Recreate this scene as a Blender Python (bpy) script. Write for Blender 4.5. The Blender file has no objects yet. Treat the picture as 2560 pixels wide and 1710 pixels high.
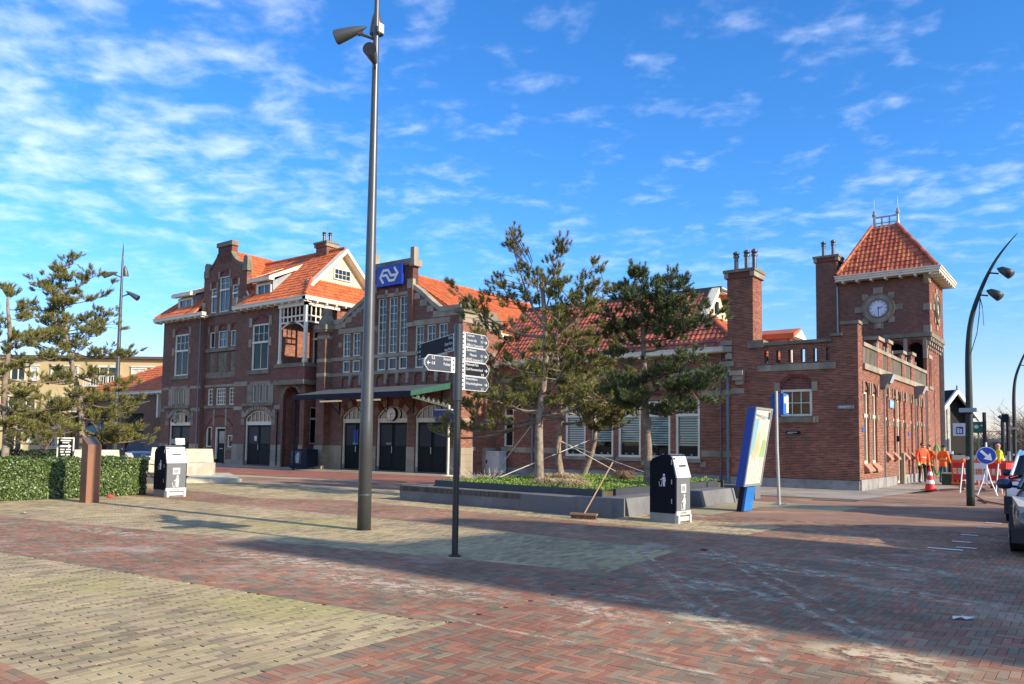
import bpy, math, random
import numpy as np
from mathutils import Vector, Matrix, Euler
rnd = random.Random(7)
R = math.radians
SC = bpy.context.scene
COL = SC.collection
# ---------------------------------------------------------------- camera
cam = bpy.data.cameras.new("camera")
camo = bpy.data.objects.new("camera", cam)
COL.objects.link(camo)
YAW, PITCH, ROLL = 0.645088, 0.0635164, 0.013102
fw = Vector((-math.sin(YAW)*math.cos(PITCH), math.cos(YAW)*math.cos(PITCH), math.sin(PITCH)))
r0 = Vector((math.cos(YAW), math.sin(YAW), 0)); u0 = r0.cross(fw)
rr = r0*math.cos(ROLL)+u0*math.sin(ROLL); uu = -r0*math.sin(ROLL)+u0*math.cos(ROLL)
camo.matrix_world = Matrix(((rr.x, uu.x, -fw.x, 0), (rr.y, uu.y, -fw.y, 0), (rr.z, uu.z, -fw.z, 1.6), (0, 0, 0, 1)))
cam.sensor_width = 36; cam.lens = 1949.34/2560*36
cam.shift_y = 129.27/2560
cam.clip_start = 0.1; cam.clip_end = 4000
SC.camera = camo
# ---------------------------------------------------------------- light
SUN_EL = 24.0; SUN_AZ = math.atan2(0.043, 1.0)          # direction towards the sun, from +X towards +Y
w = bpy.data.worlds.new("World"); SC.world = w; w.use_nodes = True
nt = w.node_tree; nt.nodes.clear()
def wn(t, **k):
    n = nt.nodes.new(t)
    for a, b in k.items(): setattr(n, a, b)
    return n
def WM(op, a, b=None, c=None, clamp=False):
    n = wn('ShaderNodeMath', operation=op, use_clamp=clamp)
    for i, v in enumerate((a, b, c)):
        if v is None: continue
        if isinstance(v, (int, float)): n.inputs[i].default_value = v
        else: nt.links.new(v, n.inputs[i])
    return n.outputs[0]
sky = wn('ShaderNodeTexSky', sky_type='NISHITA', sun_disc=False)
sky.sun_elevation = R(SUN_EL); sky.sun_rotation = math.pi/2-SUN_AZ
sky.air_density = 1.0; sky.dust_density = 0.25; sky.ozone_density = 2.2
hs = wn('ShaderNodeHueSaturation'); hs.inputs['Saturation'].default_value = 1.25; hs.inputs['Value'].default_value = 1.0
nt.links.new(sky.outputs[0], hs.inputs['Color'])
tc = wn('ShaderNodeTexCoord'); sep = wn('ShaderNodeSeparateXYZ'); nt.links.new(tc.outputs['Generated'], sep.inputs[0])
zz = WM('ADD', WM('MAXIMUM', sep.outputs[2], 0.0), 0.10)
px_ = WM('DIVIDE', sep.outputs[0], zz); py_ = WM('DIVIDE', sep.outputs[1], zz)
# cloud layer on a flat sheet: axis a runs along the wind
ca, sa = math.cos(R(28)), math.sin(R(28))
ax_ = WM('ADD', WM('MULTIPLY', px_, ca), WM('MULTIPLY', py_, sa)); bx_ = WM('SUBTRACT', WM('MULTIPLY', py_, ca), WM('MULTIPLY', px_, sa))
cmb = wn('ShaderNodeCombineXYZ'); nt.links.new(ax_, cmb.inputs[0]); nt.links.new(WM('MULTIPLY', bx_, 1.1), cmb.inputs[1])
def wnoise(scale, detail, rough, dist=0.0, off=(0, 0, 0)):
    mp = wn('ShaderNodeMapping'); mp.inputs['Location'].default_value = off; nt.links.new(cmb.outputs[0], mp.inputs[0])
    n = wn('ShaderNodeTexNoise'); n.inputs['Scale'].default_value = scale; n.inputs['Detail'].default_value = detail
    n.inputs['Roughness'].default_value = rough; n.inputs['Distortion'].default_value = dist
    nt.links.new(mp.outputs[0], n.inputs['Vector']); return n.outputs[0]
puff = wnoise(6.8, 6, 0.52, 0.3, (3.1, 1.7, 0)); big = wnoise(0.6, 3, 0.5, 0.3, (9.3, 4.2, 0)); fine = wnoise(17, 4, 0.55, 0.2, (1, 8, 2))
# cover: denser towards the west part of the sky (left of the view), thin to the north
dt = WM('ADD', WM('ADD', WM('MULTIPLY', sep.outputs[0], -0.25), WM('MULTIPLY', sep.outputs[1], 0.90)), WM('MULTIPLY', sep.outputs[2], 0.35))
cov = WM('MINIMUM', WM('SUBTRACT', 0.20, WM('MULTIPLY', dt, 0.52)), 0.02)
cov = WM('ADD', WM('MULTIPLY', WM('SUBTRACT', big, 0.5), 1.5), cov)
dens = WM('ADD', WM('ADD', WM('MULTIPLY', WM('SUBTRACT', puff, 0.5), 2.3), WM('MULTIPLY', WM('SUBTRACT', fine, 0.5), 0.7)), cov)
mr = wn('ShaderNodeMapRange', interpolation_type='SMOOTHSTEP'); nt.links.new(dens, mr.inputs[0])
mr.inputs[1].default_value = -0.5; mr.inputs[2].default_value = 0.75; mr.inputs[3].default_value = 0.0; mr.inputs[4].default_value = 0.52
elev = wn('ShaderNodeMapRange'); nt.links.new(sep.outputs[2], elev.inputs[0]); elev.inputs[1].default_value = 0.10; elev.inputs[2].default_value = 0.30
cf = WM('MULTIPLY', mr.outputs[0], elev.outputs[0])
tint = wn('ShaderNodeMix', data_type='RGBA', blend_type='MULTIPLY'); tint.inputs[0].default_value = 1.0
nt.links.new(hs.outputs[0], tint.inputs[6]); tm = wn('ShaderNodeMix', data_type='RGBA'); th_ = wn('ShaderNodeMapRange', interpolation_type='SMOOTHSTEP'); nt.links.new(sep.outputs[2], th_.inputs[0]); th_.inputs[1].default_value = 0.0; th_.inputs[2].default_value = 0.26
nt.links.new(th_.outputs[0], tm.inputs[0]); tm.inputs[6].default_value = (0.72, 0.64, 0.84, 1); tm.inputs[7].default_value = (0.50, 0.80, 1.08, 1); nt.links.new(tm.outputs[2], tint.inputs[7])
mix = wn('ShaderNodeMix', data_type='RGBA'); nt.links.new(cf, mix.inputs[0]); nt.links.new(tint.outputs[2], mix.inputs[6])
mix.inputs[7].default_value = (5.6, 6.0, 6.6, 1)
bg = wn('ShaderNodeBackground'); bg.inputs['Strength'].default_value = 0.145; nt.links.new(mix.outputs[2], bg.inputs['Color'])
wo = wn('ShaderNodeOutputWorld'); nt.links.new(bg.outputs[0], wo.inputs[0])
sl = bpy.data.lights.new("sun", 'SUN'); sl.energy = 4.4; sl.angle = R(0.55); sl.color = (1.0, 0.87, 0.68)
so = bpy.data.objects.new("sun", sl); COL.objects.link(so); so.location = (40, 0, 40)
sd = Vector((math.cos(SUN_AZ)*math.cos(R(SUN_EL)), math.sin(SUN_AZ)*math.cos(R(SUN_EL)), math.sin(R(SUN_EL))))
so.rotation_euler = sd.to_track_quat('Z', 'Y').to_euler()
SC.view_settings.view_transform = 'Standard'; SC.view_settings.look = 'None'
SC.view_settings.exposure = 0.82; SC.view_settings.gamma = 1.0; SC.view_settings.use_curve_mapping = False
SC.cycles.max_bounces = 6; SC.cycles.transparent_max_bounces = 12

# ---------------------------------------------------------------- materials
MATS = {}
def _n(nt, t, **k):
    n = nt.nodes.new(t)
    for a, b in k.items(): setattr(n, a, b)
    return n
def rgb(c): return (c[0], c[1], c[2], 1.0)
def mat(name, col, rough=0.7, metal=0.0, var=0.12, vscale=3.0, bump=0.0, bscale=40.0, island=0.0, pal=None, col2=None, spec=0.5, emit=None, coat=0.0,
        patch=None, pscale=0.6, pthr=(0.5, 0.62), streak=False):
    """principled with object-space noise variation; island = random value per piece; pal = list of colours picked per piece"""
    if name in MATS: return MATS[name]
    m = bpy.data.materials.new(name); MATS[name] = m; m.use_nodes = True
    t = m.node_tree; L = t.links; b = t.nodes['Principled BSDF']
    b.inputs['Roughness'].default_value = rough; b.inputs['Metallic'].default_value = metal
    b.inputs['Specular IOR Level'].default_value = spec; b.inputs['Coat Weight'].default_value = coat
    g = _n(t, 'ShaderNodeNewGeometry')
    base = None
    if pal or island:
        oi = _n(t, 'ShaderNodeObjectInfo')
        ad = _n(t, 'ShaderNodeMath', operation='ADD'); L.new(g.outputs['Random Per Island'], ad.inputs[0]); L.new(oi.outputs['Random'], ad.inputs[1])
        fr = _n(t, 'ShaderNodeMath', operation='FRACT'); L.new(ad.outputs[0], fr.inputs[0]); rndo = fr.outputs[0]
    if pal:
        cr = _n(t, 'ShaderNodeValToRGB'); cr.color_ramp.interpolation = 'CONSTANT'
        els = cr.color_ramp.elements
        while len(els) < len(pal): els.new(0.5)
        for i, c in enumerate(pal): els[i].position = i/len(pal); els[i].color = rgb(c)
        L.new(rndo, cr.inputs[0]); base = cr.outputs[0]
    else:
        rg = _n(t, 'ShaderNodeRGB'); rg.outputs[0].default_value = rgb(col); base = rg.outputs[0]
    tc = _n(t, 'ShaderNodeNewGeometry')
    vec = tc.outputs['Position']
    if streak:
        mp = _n(t, 'ShaderNodeMapping'); mp.inputs['Scale'].default_value = (1, 1, 0.15); L.new(vec, mp.inputs[0]); vec = mp.outputs[0]
    nz = _n(t, 'ShaderNodeTexNoise'); nz.inputs['Scale'].default_value = vscale; nz.inputs['Detail'].default_value = 5; L.new(vec, nz.inputs['Vector'])
    v = _n(t, 'ShaderNodeMapRange'); L.new(nz.outputs[0], v.inputs[0]); v.inputs[1].default_value = .3; v.inputs[2].default_value = .7
    v.inputs[3].default_value = 1-var; v.inputs[4].default_value = 1+var
    val = v.outputs[0]
    if island:
        iv = _n(t, 'ShaderNodeMapRange'); 
        m7 = _n(t, 'ShaderNodeMath', operation='MULTIPLY'); L.new(rndo, m7.inputs[0]); m7.inputs[1].default_value = 7.31
        f7 = _n(t, 'ShaderNodeMath', operation='FRACT'); L.new(m7.outputs[0], f7.inputs[0])
        L.new(f7.outputs[0], iv.inputs[0]); iv.inputs[3].default_value = 1-island; iv.inputs[4].default_value = 1+island
        mm = _n(t, 'ShaderNodeMath', operation='MULTIPLY'); L.new(val, mm.inputs[0]); L.new(iv.outputs[0], mm.inputs[1]); val = mm.outputs[0]
    sc = _n(t, 'ShaderNodeVectorMath', operation='SCALE'); L.new(base, sc.inputs[0]); L.new(val, sc.inputs['Scale'])
    out = sc.outputs[0]
    if patch:
        n2 = _n(t, 'ShaderNodeTexNoise'); n2.inputs['Scale'].default_value = pscale; n2.inputs['Detail'].default_value = 6; n2.inputs['Roughness'].default_value = .62
        L.new(tc.outputs['Position'], n2.inputs['Vector'])
        r2 = _n(t, 'ShaderNodeMapRange', interpolation_type='SMOOTHSTEP'); L.new(n2.outputs[0], r2.inputs[0]); r2.inputs[1].default_value = pthr[0]; r2.inputs[2].default_value = pthr[1]
        r2.inputs[4].default_value = patch[3] if len(patch) > 3 else .7
        mx = _n(t, 'ShaderNodeMix', data_type='RGBA'); L.new(r2.outputs[0], mx.inputs[0]); L.new(out, mx.inputs[6]); mx.inputs[7].default_value = rgb(patch); out = mx.outputs[2]
    L.new(out, b.inputs['Base Color'])
    if bump:
        n3 = _n(t, 'ShaderNodeTexNoise'); n3.inputs['Scale'].default_value = bscale; n3.inputs['Detail'].default_value = 3; L.new(tc.outputs['Position'], n3.inputs['Vector'])
        bp = _n(t, 'ShaderNodeBump'); bp.inputs['Strength'].default_value = bump; bp.inputs['Distance'].default_value = .02; L.new(n3.outputs[0], bp.inputs['Height']); L.new(bp.outputs[0], b.inputs['Normal'])
    if emit:
        b.inputs['Emission Color'].default_value = rgb(emit[:3]); b.inputs['Emission Strength'].default_value = emit[3]
    return m
def see_through_glass():
    m = bpy.data.materials.new('clear_glass'); m.use_nodes = True; t = m.node_tree; t.nodes.remove(t.nodes['Principled BSDF'])
    o = t.nodes['Material Output']; tr = _n(t, 'ShaderNodeBsdfTransparent'); tr.inputs[0].default_value = (.93, .96, .96, 1)
    gl = _n(t, 'ShaderNodeBsdfGlossy'); gl.inputs['Roughness'].default_value = .02; fr = _n(t, 'ShaderNodeFresnel'); fr.inputs[0].default_value = 1.38
    mx = _n(t, 'ShaderNodeMixShader'); t.links.new(fr.outputs[0], mx.inputs[0]); t.links.new(tr.outputs[0], mx.inputs[1]); t.links.new(gl.outputs[0], mx.inputs[2]); t.links.new(mx.outputs[0], o.inputs[0])
    return m
BR = dict(rough=.85, var=.2, vscale=.7, island=.16)
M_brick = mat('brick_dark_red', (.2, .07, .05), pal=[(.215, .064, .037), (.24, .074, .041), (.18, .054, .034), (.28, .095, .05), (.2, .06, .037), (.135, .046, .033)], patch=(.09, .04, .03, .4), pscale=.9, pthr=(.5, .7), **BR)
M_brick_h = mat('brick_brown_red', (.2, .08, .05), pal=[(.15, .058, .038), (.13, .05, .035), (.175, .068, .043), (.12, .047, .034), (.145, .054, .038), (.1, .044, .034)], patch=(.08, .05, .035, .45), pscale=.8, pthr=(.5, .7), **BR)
M_brick_arch = mat('brick_arch', (.16, .04, .035), rough=.85, var=.15, island=.25)
M_mortar = mat('mortar', (.46, .35, .25), rough=.95, var=.15, vscale=2)
M_stone = mat('natural_stone', (.285, .24, .175), rough=.85, var=.2, vscale=1.6, bump=.3, bscale=25, island=.12, patch=(.13, .12, .09, .6), pscale=.9, pthr=(.52, .68), streak=True)
M_stone_d = mat('weathered_stone', (.19, .165, .12), rough=.9, var=.25, vscale=2, bump=.4, bscale=25, patch=(.11, .12, .06, .7), pscale=1.3)
M_plinth = mat('plinth_stone', (.27, .26, .245), rough=.8, var=.15, vscale=2.5, bump=.2, island=.1, patch=(.13, .125, .12, .5), pscale=1.1)
M_tile = mat('roof_tile', (.7, .17, .05), rough=.55, var=.1, vscale=2, pal=[(.5, .12, .034), (.55, .135, .038), (.46, .108, .033), (.52, .13, .036), (.42, .098, .033), (.48, .125, .042)], island=.14, patch=(.2, .09, .05, .5), pscale=1.6, pthr=(.52, .72))
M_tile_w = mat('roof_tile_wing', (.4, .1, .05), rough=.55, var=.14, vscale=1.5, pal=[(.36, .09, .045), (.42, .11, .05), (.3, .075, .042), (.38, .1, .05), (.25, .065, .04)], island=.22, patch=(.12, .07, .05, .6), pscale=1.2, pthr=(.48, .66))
M_tile_y = mat('roof_tile_tower', (.65, .16, .05), rough=.4, var=.1, vscale=2, pal=[(.38, .085, .032), (.44, .115, .04), (.32, .065, .028), (.48, .14, .05)], island=.15)
M_white = mat('white_paint', (.7, .66, .5), rough=.5, var=.05, vscale=2, patch=(.5, .48, .42, .4), pscale=1.7)
M_cream = mat('cream_boards', (.66, .58, .36), rough=.6, var=.05, vscale=3)
M_greyzinc = mat('zinc', (.33, .35, .37), rough=.45, metal=.4, var=.15, vscale=2)
M_lead = mat('lead_roofing', (.07, .075, .075), rough=.75, var=.2, vscale=2)
M_glass = mat('window_glass', (.012, .016, .018), rough=.04, var=.3, vscale=.7, spec=.8)
M_glassd = mat('stained_glass', (.02, .025, .04), rough=.15, var=.6, vscale=9, spec=.5)
M_clear = see_through_glass()
M_dark = mat('interior_dark', (.012, .011, .01), rough=.9)
M_door = mat('door_black_green', (.01, .013, .013), rough=.6, var=.1, spec=.15)
M_curtain = mat('curtain', (.55, .52, .45), rough=.9, var=.2, vscale=8)
M_steel = mat('steel', (.42, .42, .42), rough=.35, metal=.9, var=.1)
M_pipe = mat('grey_pipe', (.17, .18, .19), rough=.5, var=.1)
M_navy = mat('navy_paint', (.008, .014, .03), rough=.65, var=.1, spec=.2)
M_green = mat('green_paint', (.02, .085, .06), rough=.5, var=.1)

# ---------------------------------------------------------------- mesh helpers
class MB:
    def __init__(s): s.v = []; s.f = []; s.m = []
    def add(s, vs, fs, mi=0):
        b = len(s.v); s.v += [tuple(v) for v in vs]; s.f += [tuple(b+i for i in f) for f in fs]; s.m += [mi]*len(fs)
    def hexa(s, c, mi=0): s.add(c, [(0, 3, 2, 1), (4, 5, 6, 7), (0, 1, 5, 4), (1, 2, 6, 5), (2, 3, 7, 6), (3, 0, 4, 7)], mi)
    def box(s, x0, x1, y0, y1, z0, z1, mi=0):
        s.hexa([(x0, y0, z0), (x1, y0, z0), (x1, y1, z0), (x0, y1, z0), (x0, y0, z1), (x1, y0, z1), (x1, y1, z1), (x0, y1, z1)], mi)
    def prism(s, poly, fn, a, b, mi=0):
        """poly 2-D, fn(p, q, t) -> 3-D, extruded from t=a to t=b"""
        n = len(poly); vs = [fn(p, q, a) for p, q in poly]+[fn(p, q, b) for p, q in poly]
        s.add(vs, [tuple(range(n))[::-1], tuple(range(n, 2*n))]+[(i, (i+1) % n, n+(i+1) % n, n+i) for i in range(n)], mi)
    def tube(s, pts, rad, n=8, mi=0, cap=True):
        pts = [Vector(p) for p in pts]; rad = rad if isinstance(rad, (list, tuple)) else [rad]*len(pts)
        b = len(s.v); up = None
        for i, p in enumerate(pts):
            d = (pts[min(i+1, len(pts)-1)]-pts[max(i-1, 0)]).normalized()
            if up is None: up = Vector((0, 0, 1)) if abs(d.z) < .9 else Vector((1, 0, 0))
            a = d.cross(up).normalized(); c = a.cross(d).normalized(); up = c
            for k in range(n):
                t = 2*math.pi*k/n; s.v.append(tuple(p+(a*math.cos(t)+c*math.sin(t))*rad[i]))
        for i in range(len(pts)-1):
            for k in range(n):
                s.f.append((b+i*n+k, b+i*n+(k+1) % n, b+(i+1)*n+(k+1) % n, b+(i+1)*n+k)); s.m.append(mi)
        if cap:
            s.f.append(tuple(b+k for k in range(n))[::-1]); s.m.append(mi); e = b+(len(pts)-1)*n
            s.f.append(tuple(e+k for k in range(n))); s.m.append(mi)
    def lathe(s, prof, c=(0, 0, 0), n=16, mi=0):
        s.tube([(c[0], c[1], c[2]+z) for r, z in prof], [max(r, 1e-4) for r, z in prof], n, mi)
    def disc(s, fn, cu, cz, r, d0, d1, n=32, mi=0, r2=None):
        s.prism([(cu+r*math.cos(2*math.pi*k/n), cz+(r2 or r)*math.sin(2*math.pi*k/n)) for k in range(n)], fn, d0, d1, mi)
    def build(s, name, mats, parent=None, smooth=False, kind=None, label=None, loc=None):
        me = bpy.data.meshes.new(name); me.from_pydata(s.v, [], s.f)
        for m in (mats if isinstance(mats, (list, tuple)) else [mats]): me.materials.append(m)
        me.polygons.foreach_set('material_index', s.m)
        if smooth: me.polygons.foreach_set('use_smooth', [True]*len(s.f))
        me.update()
        return link(name, me, parent, kind, label, loc)
def link(name, me, parent=None, kind=None, label=None, loc=None):
    o = bpy.data.objects.new(name, me); COL.objects.link(o)
    if parent is not None: o.parent = parent
    if kind: o['kind'] = kind
    if label: o['label'] = label
    if loc: o.location = loc
    return o
def smooth_by_angle(o, a=40):
    me = o.data; me.polygons.foreach_set('use_smooth', [True]*len(me.polygons))
    try: me.set_sharp_from_angle(angle=R(a))
    except Exception: pass
def tag(o, label, cat, group=None):
    o['label'] = label; o['category'] = cat
    if group: o['group'] = group
    return o
def thing(name, label, cat, loc=(0, 0, 0), rotz=0, group=None):
    o = bpy.data.objects.new(name, None); COL.objects.link(o); o.location = loc; o.rotation_euler = (0, 0, rotz)
    o.empty_display_size = .2
    return tag(o, label, cat, group)
def npmesh(name, V, F, mats, parent=None, kind=None, smooth=False, mi=None, label=None):
    """V (n,3) float, F (m,k) int -> object"""
    V = np.asarray(V, np.float32); F = np.asarray(F, np.int32); me = bpy.data.meshes.new(name)
    me.vertices.add(len(V)); me.vertices.foreach_set('co', V.ravel()); k = F.shape[1]
    me.loops.add(F.size); me.loops.foreach_set('vertex_index', F.ravel())
    me.polygons.add(len(F)); me.polygons.foreach_set('loop_start', np.arange(len(F), dtype=np.int32)*k)
    me.polygons.foreach_set('loop_total', np.full(len(F), k, np.int32))
    for m in (mats if isinstance(mats, (list, tuple)) else [mats]): me.materials.append(m)
    if mi is not None: me.polygons.foreach_set('material_index', mi)
    me.polygons.foreach_set('use_smooth', np.full(len(F), bool(smooth)))
    me.update(calc_edges=True)
    return link(name, me, parent, kind, label)
BOXF = np.array([(4, 5, 6, 7), (0, 1, 5, 4), (1, 2, 6, 5), (2, 3, 7, 6), (3, 0, 4, 7)])   # open at the back / underside
def npboxes(O, A, B, Cc):
    """boxes: origin O, edge vectors A, B (in the face) and Cc (outwards); returns V, F"""
    O, A, B, Cc = [np.asarray(x, float) for x in (O, A, B, Cc)]
    n = len(O); V = np.stack([O, O+A, O+A+B, O+B, O+Cc, O+A+Cc, O+A+B+Cc, O+B+Cc], 1).reshape(-1, 3)
    F = (BOXF[None]+(np.arange(n)*8)[:, None, None]).reshape(-1, 4); return V, F
_TXT = []
def text(name, s, size, mtx, m, parent, align='LEFT', ext=.002):
    cu = bpy.data.curves.new(name, 'FONT'); cu.body = s; cu.size = size; cu.extrude = ext; cu.align_x = align; cu.align_y = 'CENTER'; cu.resolution_u = 2
    cu.materials.append(m); o = bpy.data.objects.new(name, cu); COL.objects.link(o); mtx = mtx @ Matrix.Diagonal((.86, 1, 1, 1)); _TXT.append(o)
    o.parent = parent; o.matrix_local = mtx; return o

# ---------------------------------------------------------------- facades
class Fac:
    def __init__(s, O, u, n): s.O = Vector(O); s.u = Vector(u); s.n = Vector(n)
    def __call__(s, a, z, d=0.0): return tuple(s.O+s.u*a+Vector((0, 0, z))+s.n*d)
    def off(s, d): return Fac(s.O+s.n*d, s.u, s.n)
    def box(s, mb, a0, a1, z0, z1, d0, d1, mi=0):
        mb.hexa([s(a0, z0, d0), s(a1, z0, d0), s(a1, z0, d1), s(a0, z0, d1), s(a0, z1, d0), s(a1, z1, d0), s(a1, z1, d1), s(a0, z1, d1)], mi)
    def mtx(s, a, z, d):
        x, y, zz = s.u, Vector((0, 0, 1)), s.n; p = Vector(s(a, z, d))
        if x.cross(y).dot(zz) < 0: x = -x
        return Matrix(((x.x, y.x, zz.x, p.x), (x.y, y.y, zz.y, p.y), (x.z, y.z, zz.z, p.z), (0, 0, 0, 1)))
def front(Y): return Fac((0, Y, 0), (1, 0, 0), (0, -1, 0))
def side(X): return Fac((X, 0, 0), (0, 1, 0), (1, 0, 0))
def west(X): return Fac((X, 0, 0), (0, 1, 0), (-1, 0, 0))
def rect(a, b, c, d): return [(a, c), (b, c), (b, d), (a, d)]
def arch(a, b, z0, zs, rise, n=10):
    """opening with a segmental head: springs at zs, rises by rise"""
    w = (b-a)/2; cx = (a+b)/2; r = (w*w+rise*rise)/(2*rise); cz = zs+rise-r; t0 = math.asin(min(1, w/r))
    return [(a, z0), (b, z0)]+[(cx+r*math.sin(t), cz+r*math.cos(t)) for t in [t0-2*t0*k/n for k in range(n+1)]]
def crossings(poly, z):
    xs = []
    for i in range(len(poly)):
        (x0, z0), (x1, z1) = poly[i], poly[(i+1) % len(poly)]
        if (z0 <= z) != (z1 <= z): xs.append(x0+(z-z0)/(z1-z0)*(x1-x0))
    xs.sort(); return [(xs[i], xs[i+1]) for i in range(0, len(xs)-1, 2)]
def sub(iv, cut):
    for c0, c1 in cut:
        nx = []
        for a, b in iv:
            if c1 <= a or c0 >= b: nx.append((a, b)); continue
            if c0 > a: nx.append((a, c0))
            if c1 < b: nx.append((c1, b))
        iv = nx
    return iv
def wall(parent, fac, poly, holes=(), m=None, d=0.0, reveal=.22, indiv=0, name='wall', ch=.0635, bl=.213, header=False):
    m = m or M_brick
    zmin = min(p[1] for p in poly); zmax = max(p[1] for p in poly); mb = MB(); rects = []
    k = 0; z = zmin
    while z < zmax-1e-4:
        zt = min(z+ch, zmax); zm = (z+zt)/2; iv = crossings(poly, zm)
        for h in holes: iv = sub(iv, crossings(h, zm))
        for a, b in iv:
            mb.add([fac(a, z, d), fac(b, z, d), fac(b, zt, d), fac(a, zt, d)], [(0, 1, 2, 3)])
            L = bl if not (header and k % 2) else bl/2
            off = (bl/2 if k % 2 else 0) if not header else (bl*.25 if k % 2 else 0)
            j0 = math.ceil((a-off)/L+.15); js = [a]
            while off+j0*L < b-.03: js.append(off+j0*L); j0 += 1
            js.append(b)
            for p, q in zip(js[:-1], js[1:]):
                if q-p > .03: rects.append((p+.003, q-.003, z+.006, zt-.006))
        z = zt; k += 1
    for h in holes:
        n = len(h)
        for i in range(n):
            p, q = h[i], h[(i+1) % n]
            mb.add([fac(p[0], p[1], d), fac(q[0], q[1], d), fac(q[0], q[1], d-reveal), fac(p[0], p[1], d-reveal)], [(0, 1, 2, 3)], 1)
    o = mb.build(name, [M_mortar, m], parent)
    r = np.array(rects)
    if len(r):
        u = np.array(fac.u); nn = np.array(fac.n); O = np.array(fac.O)
        pr = np.random.RandomState(len(r)).uniform(.005, .011, len(r))
        if indiv:
            ctr = O+u*((r[:, 0]+r[:, 1])/2)[:, None]+np.array([0, 0, 1])*((r[:, 2]+r[:, 3])/2)[:, None]
            full = (r[:, 1]-r[:, 0]) > bl-.02
            dist = np.linalg.norm(ctr-np.array([0, 0, 1.6]), axis=1)+np.where(full, 0, 1e3)
            sel = np.argsort(dist)[:indiv]
            L = bl-.006; H = ch-.012
            V, F = npboxes([-u*L/2], [u*L], [[0, 0, H]], [nn*.009])
            proto = npmesh('brick', V, F, m, o); me = proto.data; first = True
            for i in sel:
                b = proto if first else proto.copy()
                if not first: COL.objects.link(b)
                first = False; b.location = ctr[i]-np.array([0, 0, H/2])+nn*(d)
            r = np.delete(r, sel, 0); pr = np.delete(pr, sel)
        P = O+u*r[:, :1]+np.array([0, 0, 1])*r[:, 2:3]+nn*d
        A = u*(r[:, 1]-r[:, 0])[:, None]; B = np.array([0, 0, 1])*(r[:, 3]-r[:, 2])[:, None]; Cc = nn*pr[:, None]
        V, F = npboxes(P, A, B, Cc); npmesh('brickwork', V, F, m, o, kind='stuff')
    return o
def stone(parent, fac, name, a0, a1, z0, z1, d1=.04, d0=-.06, m=None, split=0):
    d1 += rnd.uniform(0, .004); e_ = .0015 if split else .003; z0 -= .002; z1 += .002
    """a stone piece; split = length of the blocks it is made of, joints left open"""
    m = m or M_stone
    if not split:
        mb = MB(); fac.box(mb, a0-e_, a1+e_, z0, z1, d0, d1); return mb.build(name, m, parent)
    n = max(1, round((a1-a0)/split)); L = (a1-a0)/n; o = None
    for i in range(n):
        mb = MB(); fac.box(mb, a0+i*L+.004, a0+(i+1)*L-.004, z0, z1, d0, d1+rnd.uniform(-.004, .004)); o = mb.build(name, m, parent)
    return o
def voussoirs(parent, fac, a, b, zs, rise, th, n=None, m=None, d1=.02, name='brick_arch', alt=None):
    w = (b-a)/2; cx = (a+b)/2; r = (w*w+rise*rise)/(2*rise); cz = zs+rise-r; t0 = math.asin(min(1, w/r)); mb = MB()
    n = n or max(5, int(2*t0*r/.075)); g = .08*2*t0/n
    for k in range(n):
        t1 = -t0+2*t0*k/n+g; t2 = -t0+2*t0*(k+1)/n-g
        q = [(cx+rr_*math.sin(t), cz+rr_*math.cos(t)) for rr_, t in ((r, t1), (r, t2), (r+th, t2), (r+th, t1))]
        mb.prism(q, fac, -.03, d1+(.006 if k % 2 else 0), 0 if not alt or (k//alt) % 2 else 1)
    return mb.build(name, [m or M_brick_arch, M_stone], parent, kind='stuff' if n > 14 and not alt else None)
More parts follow.
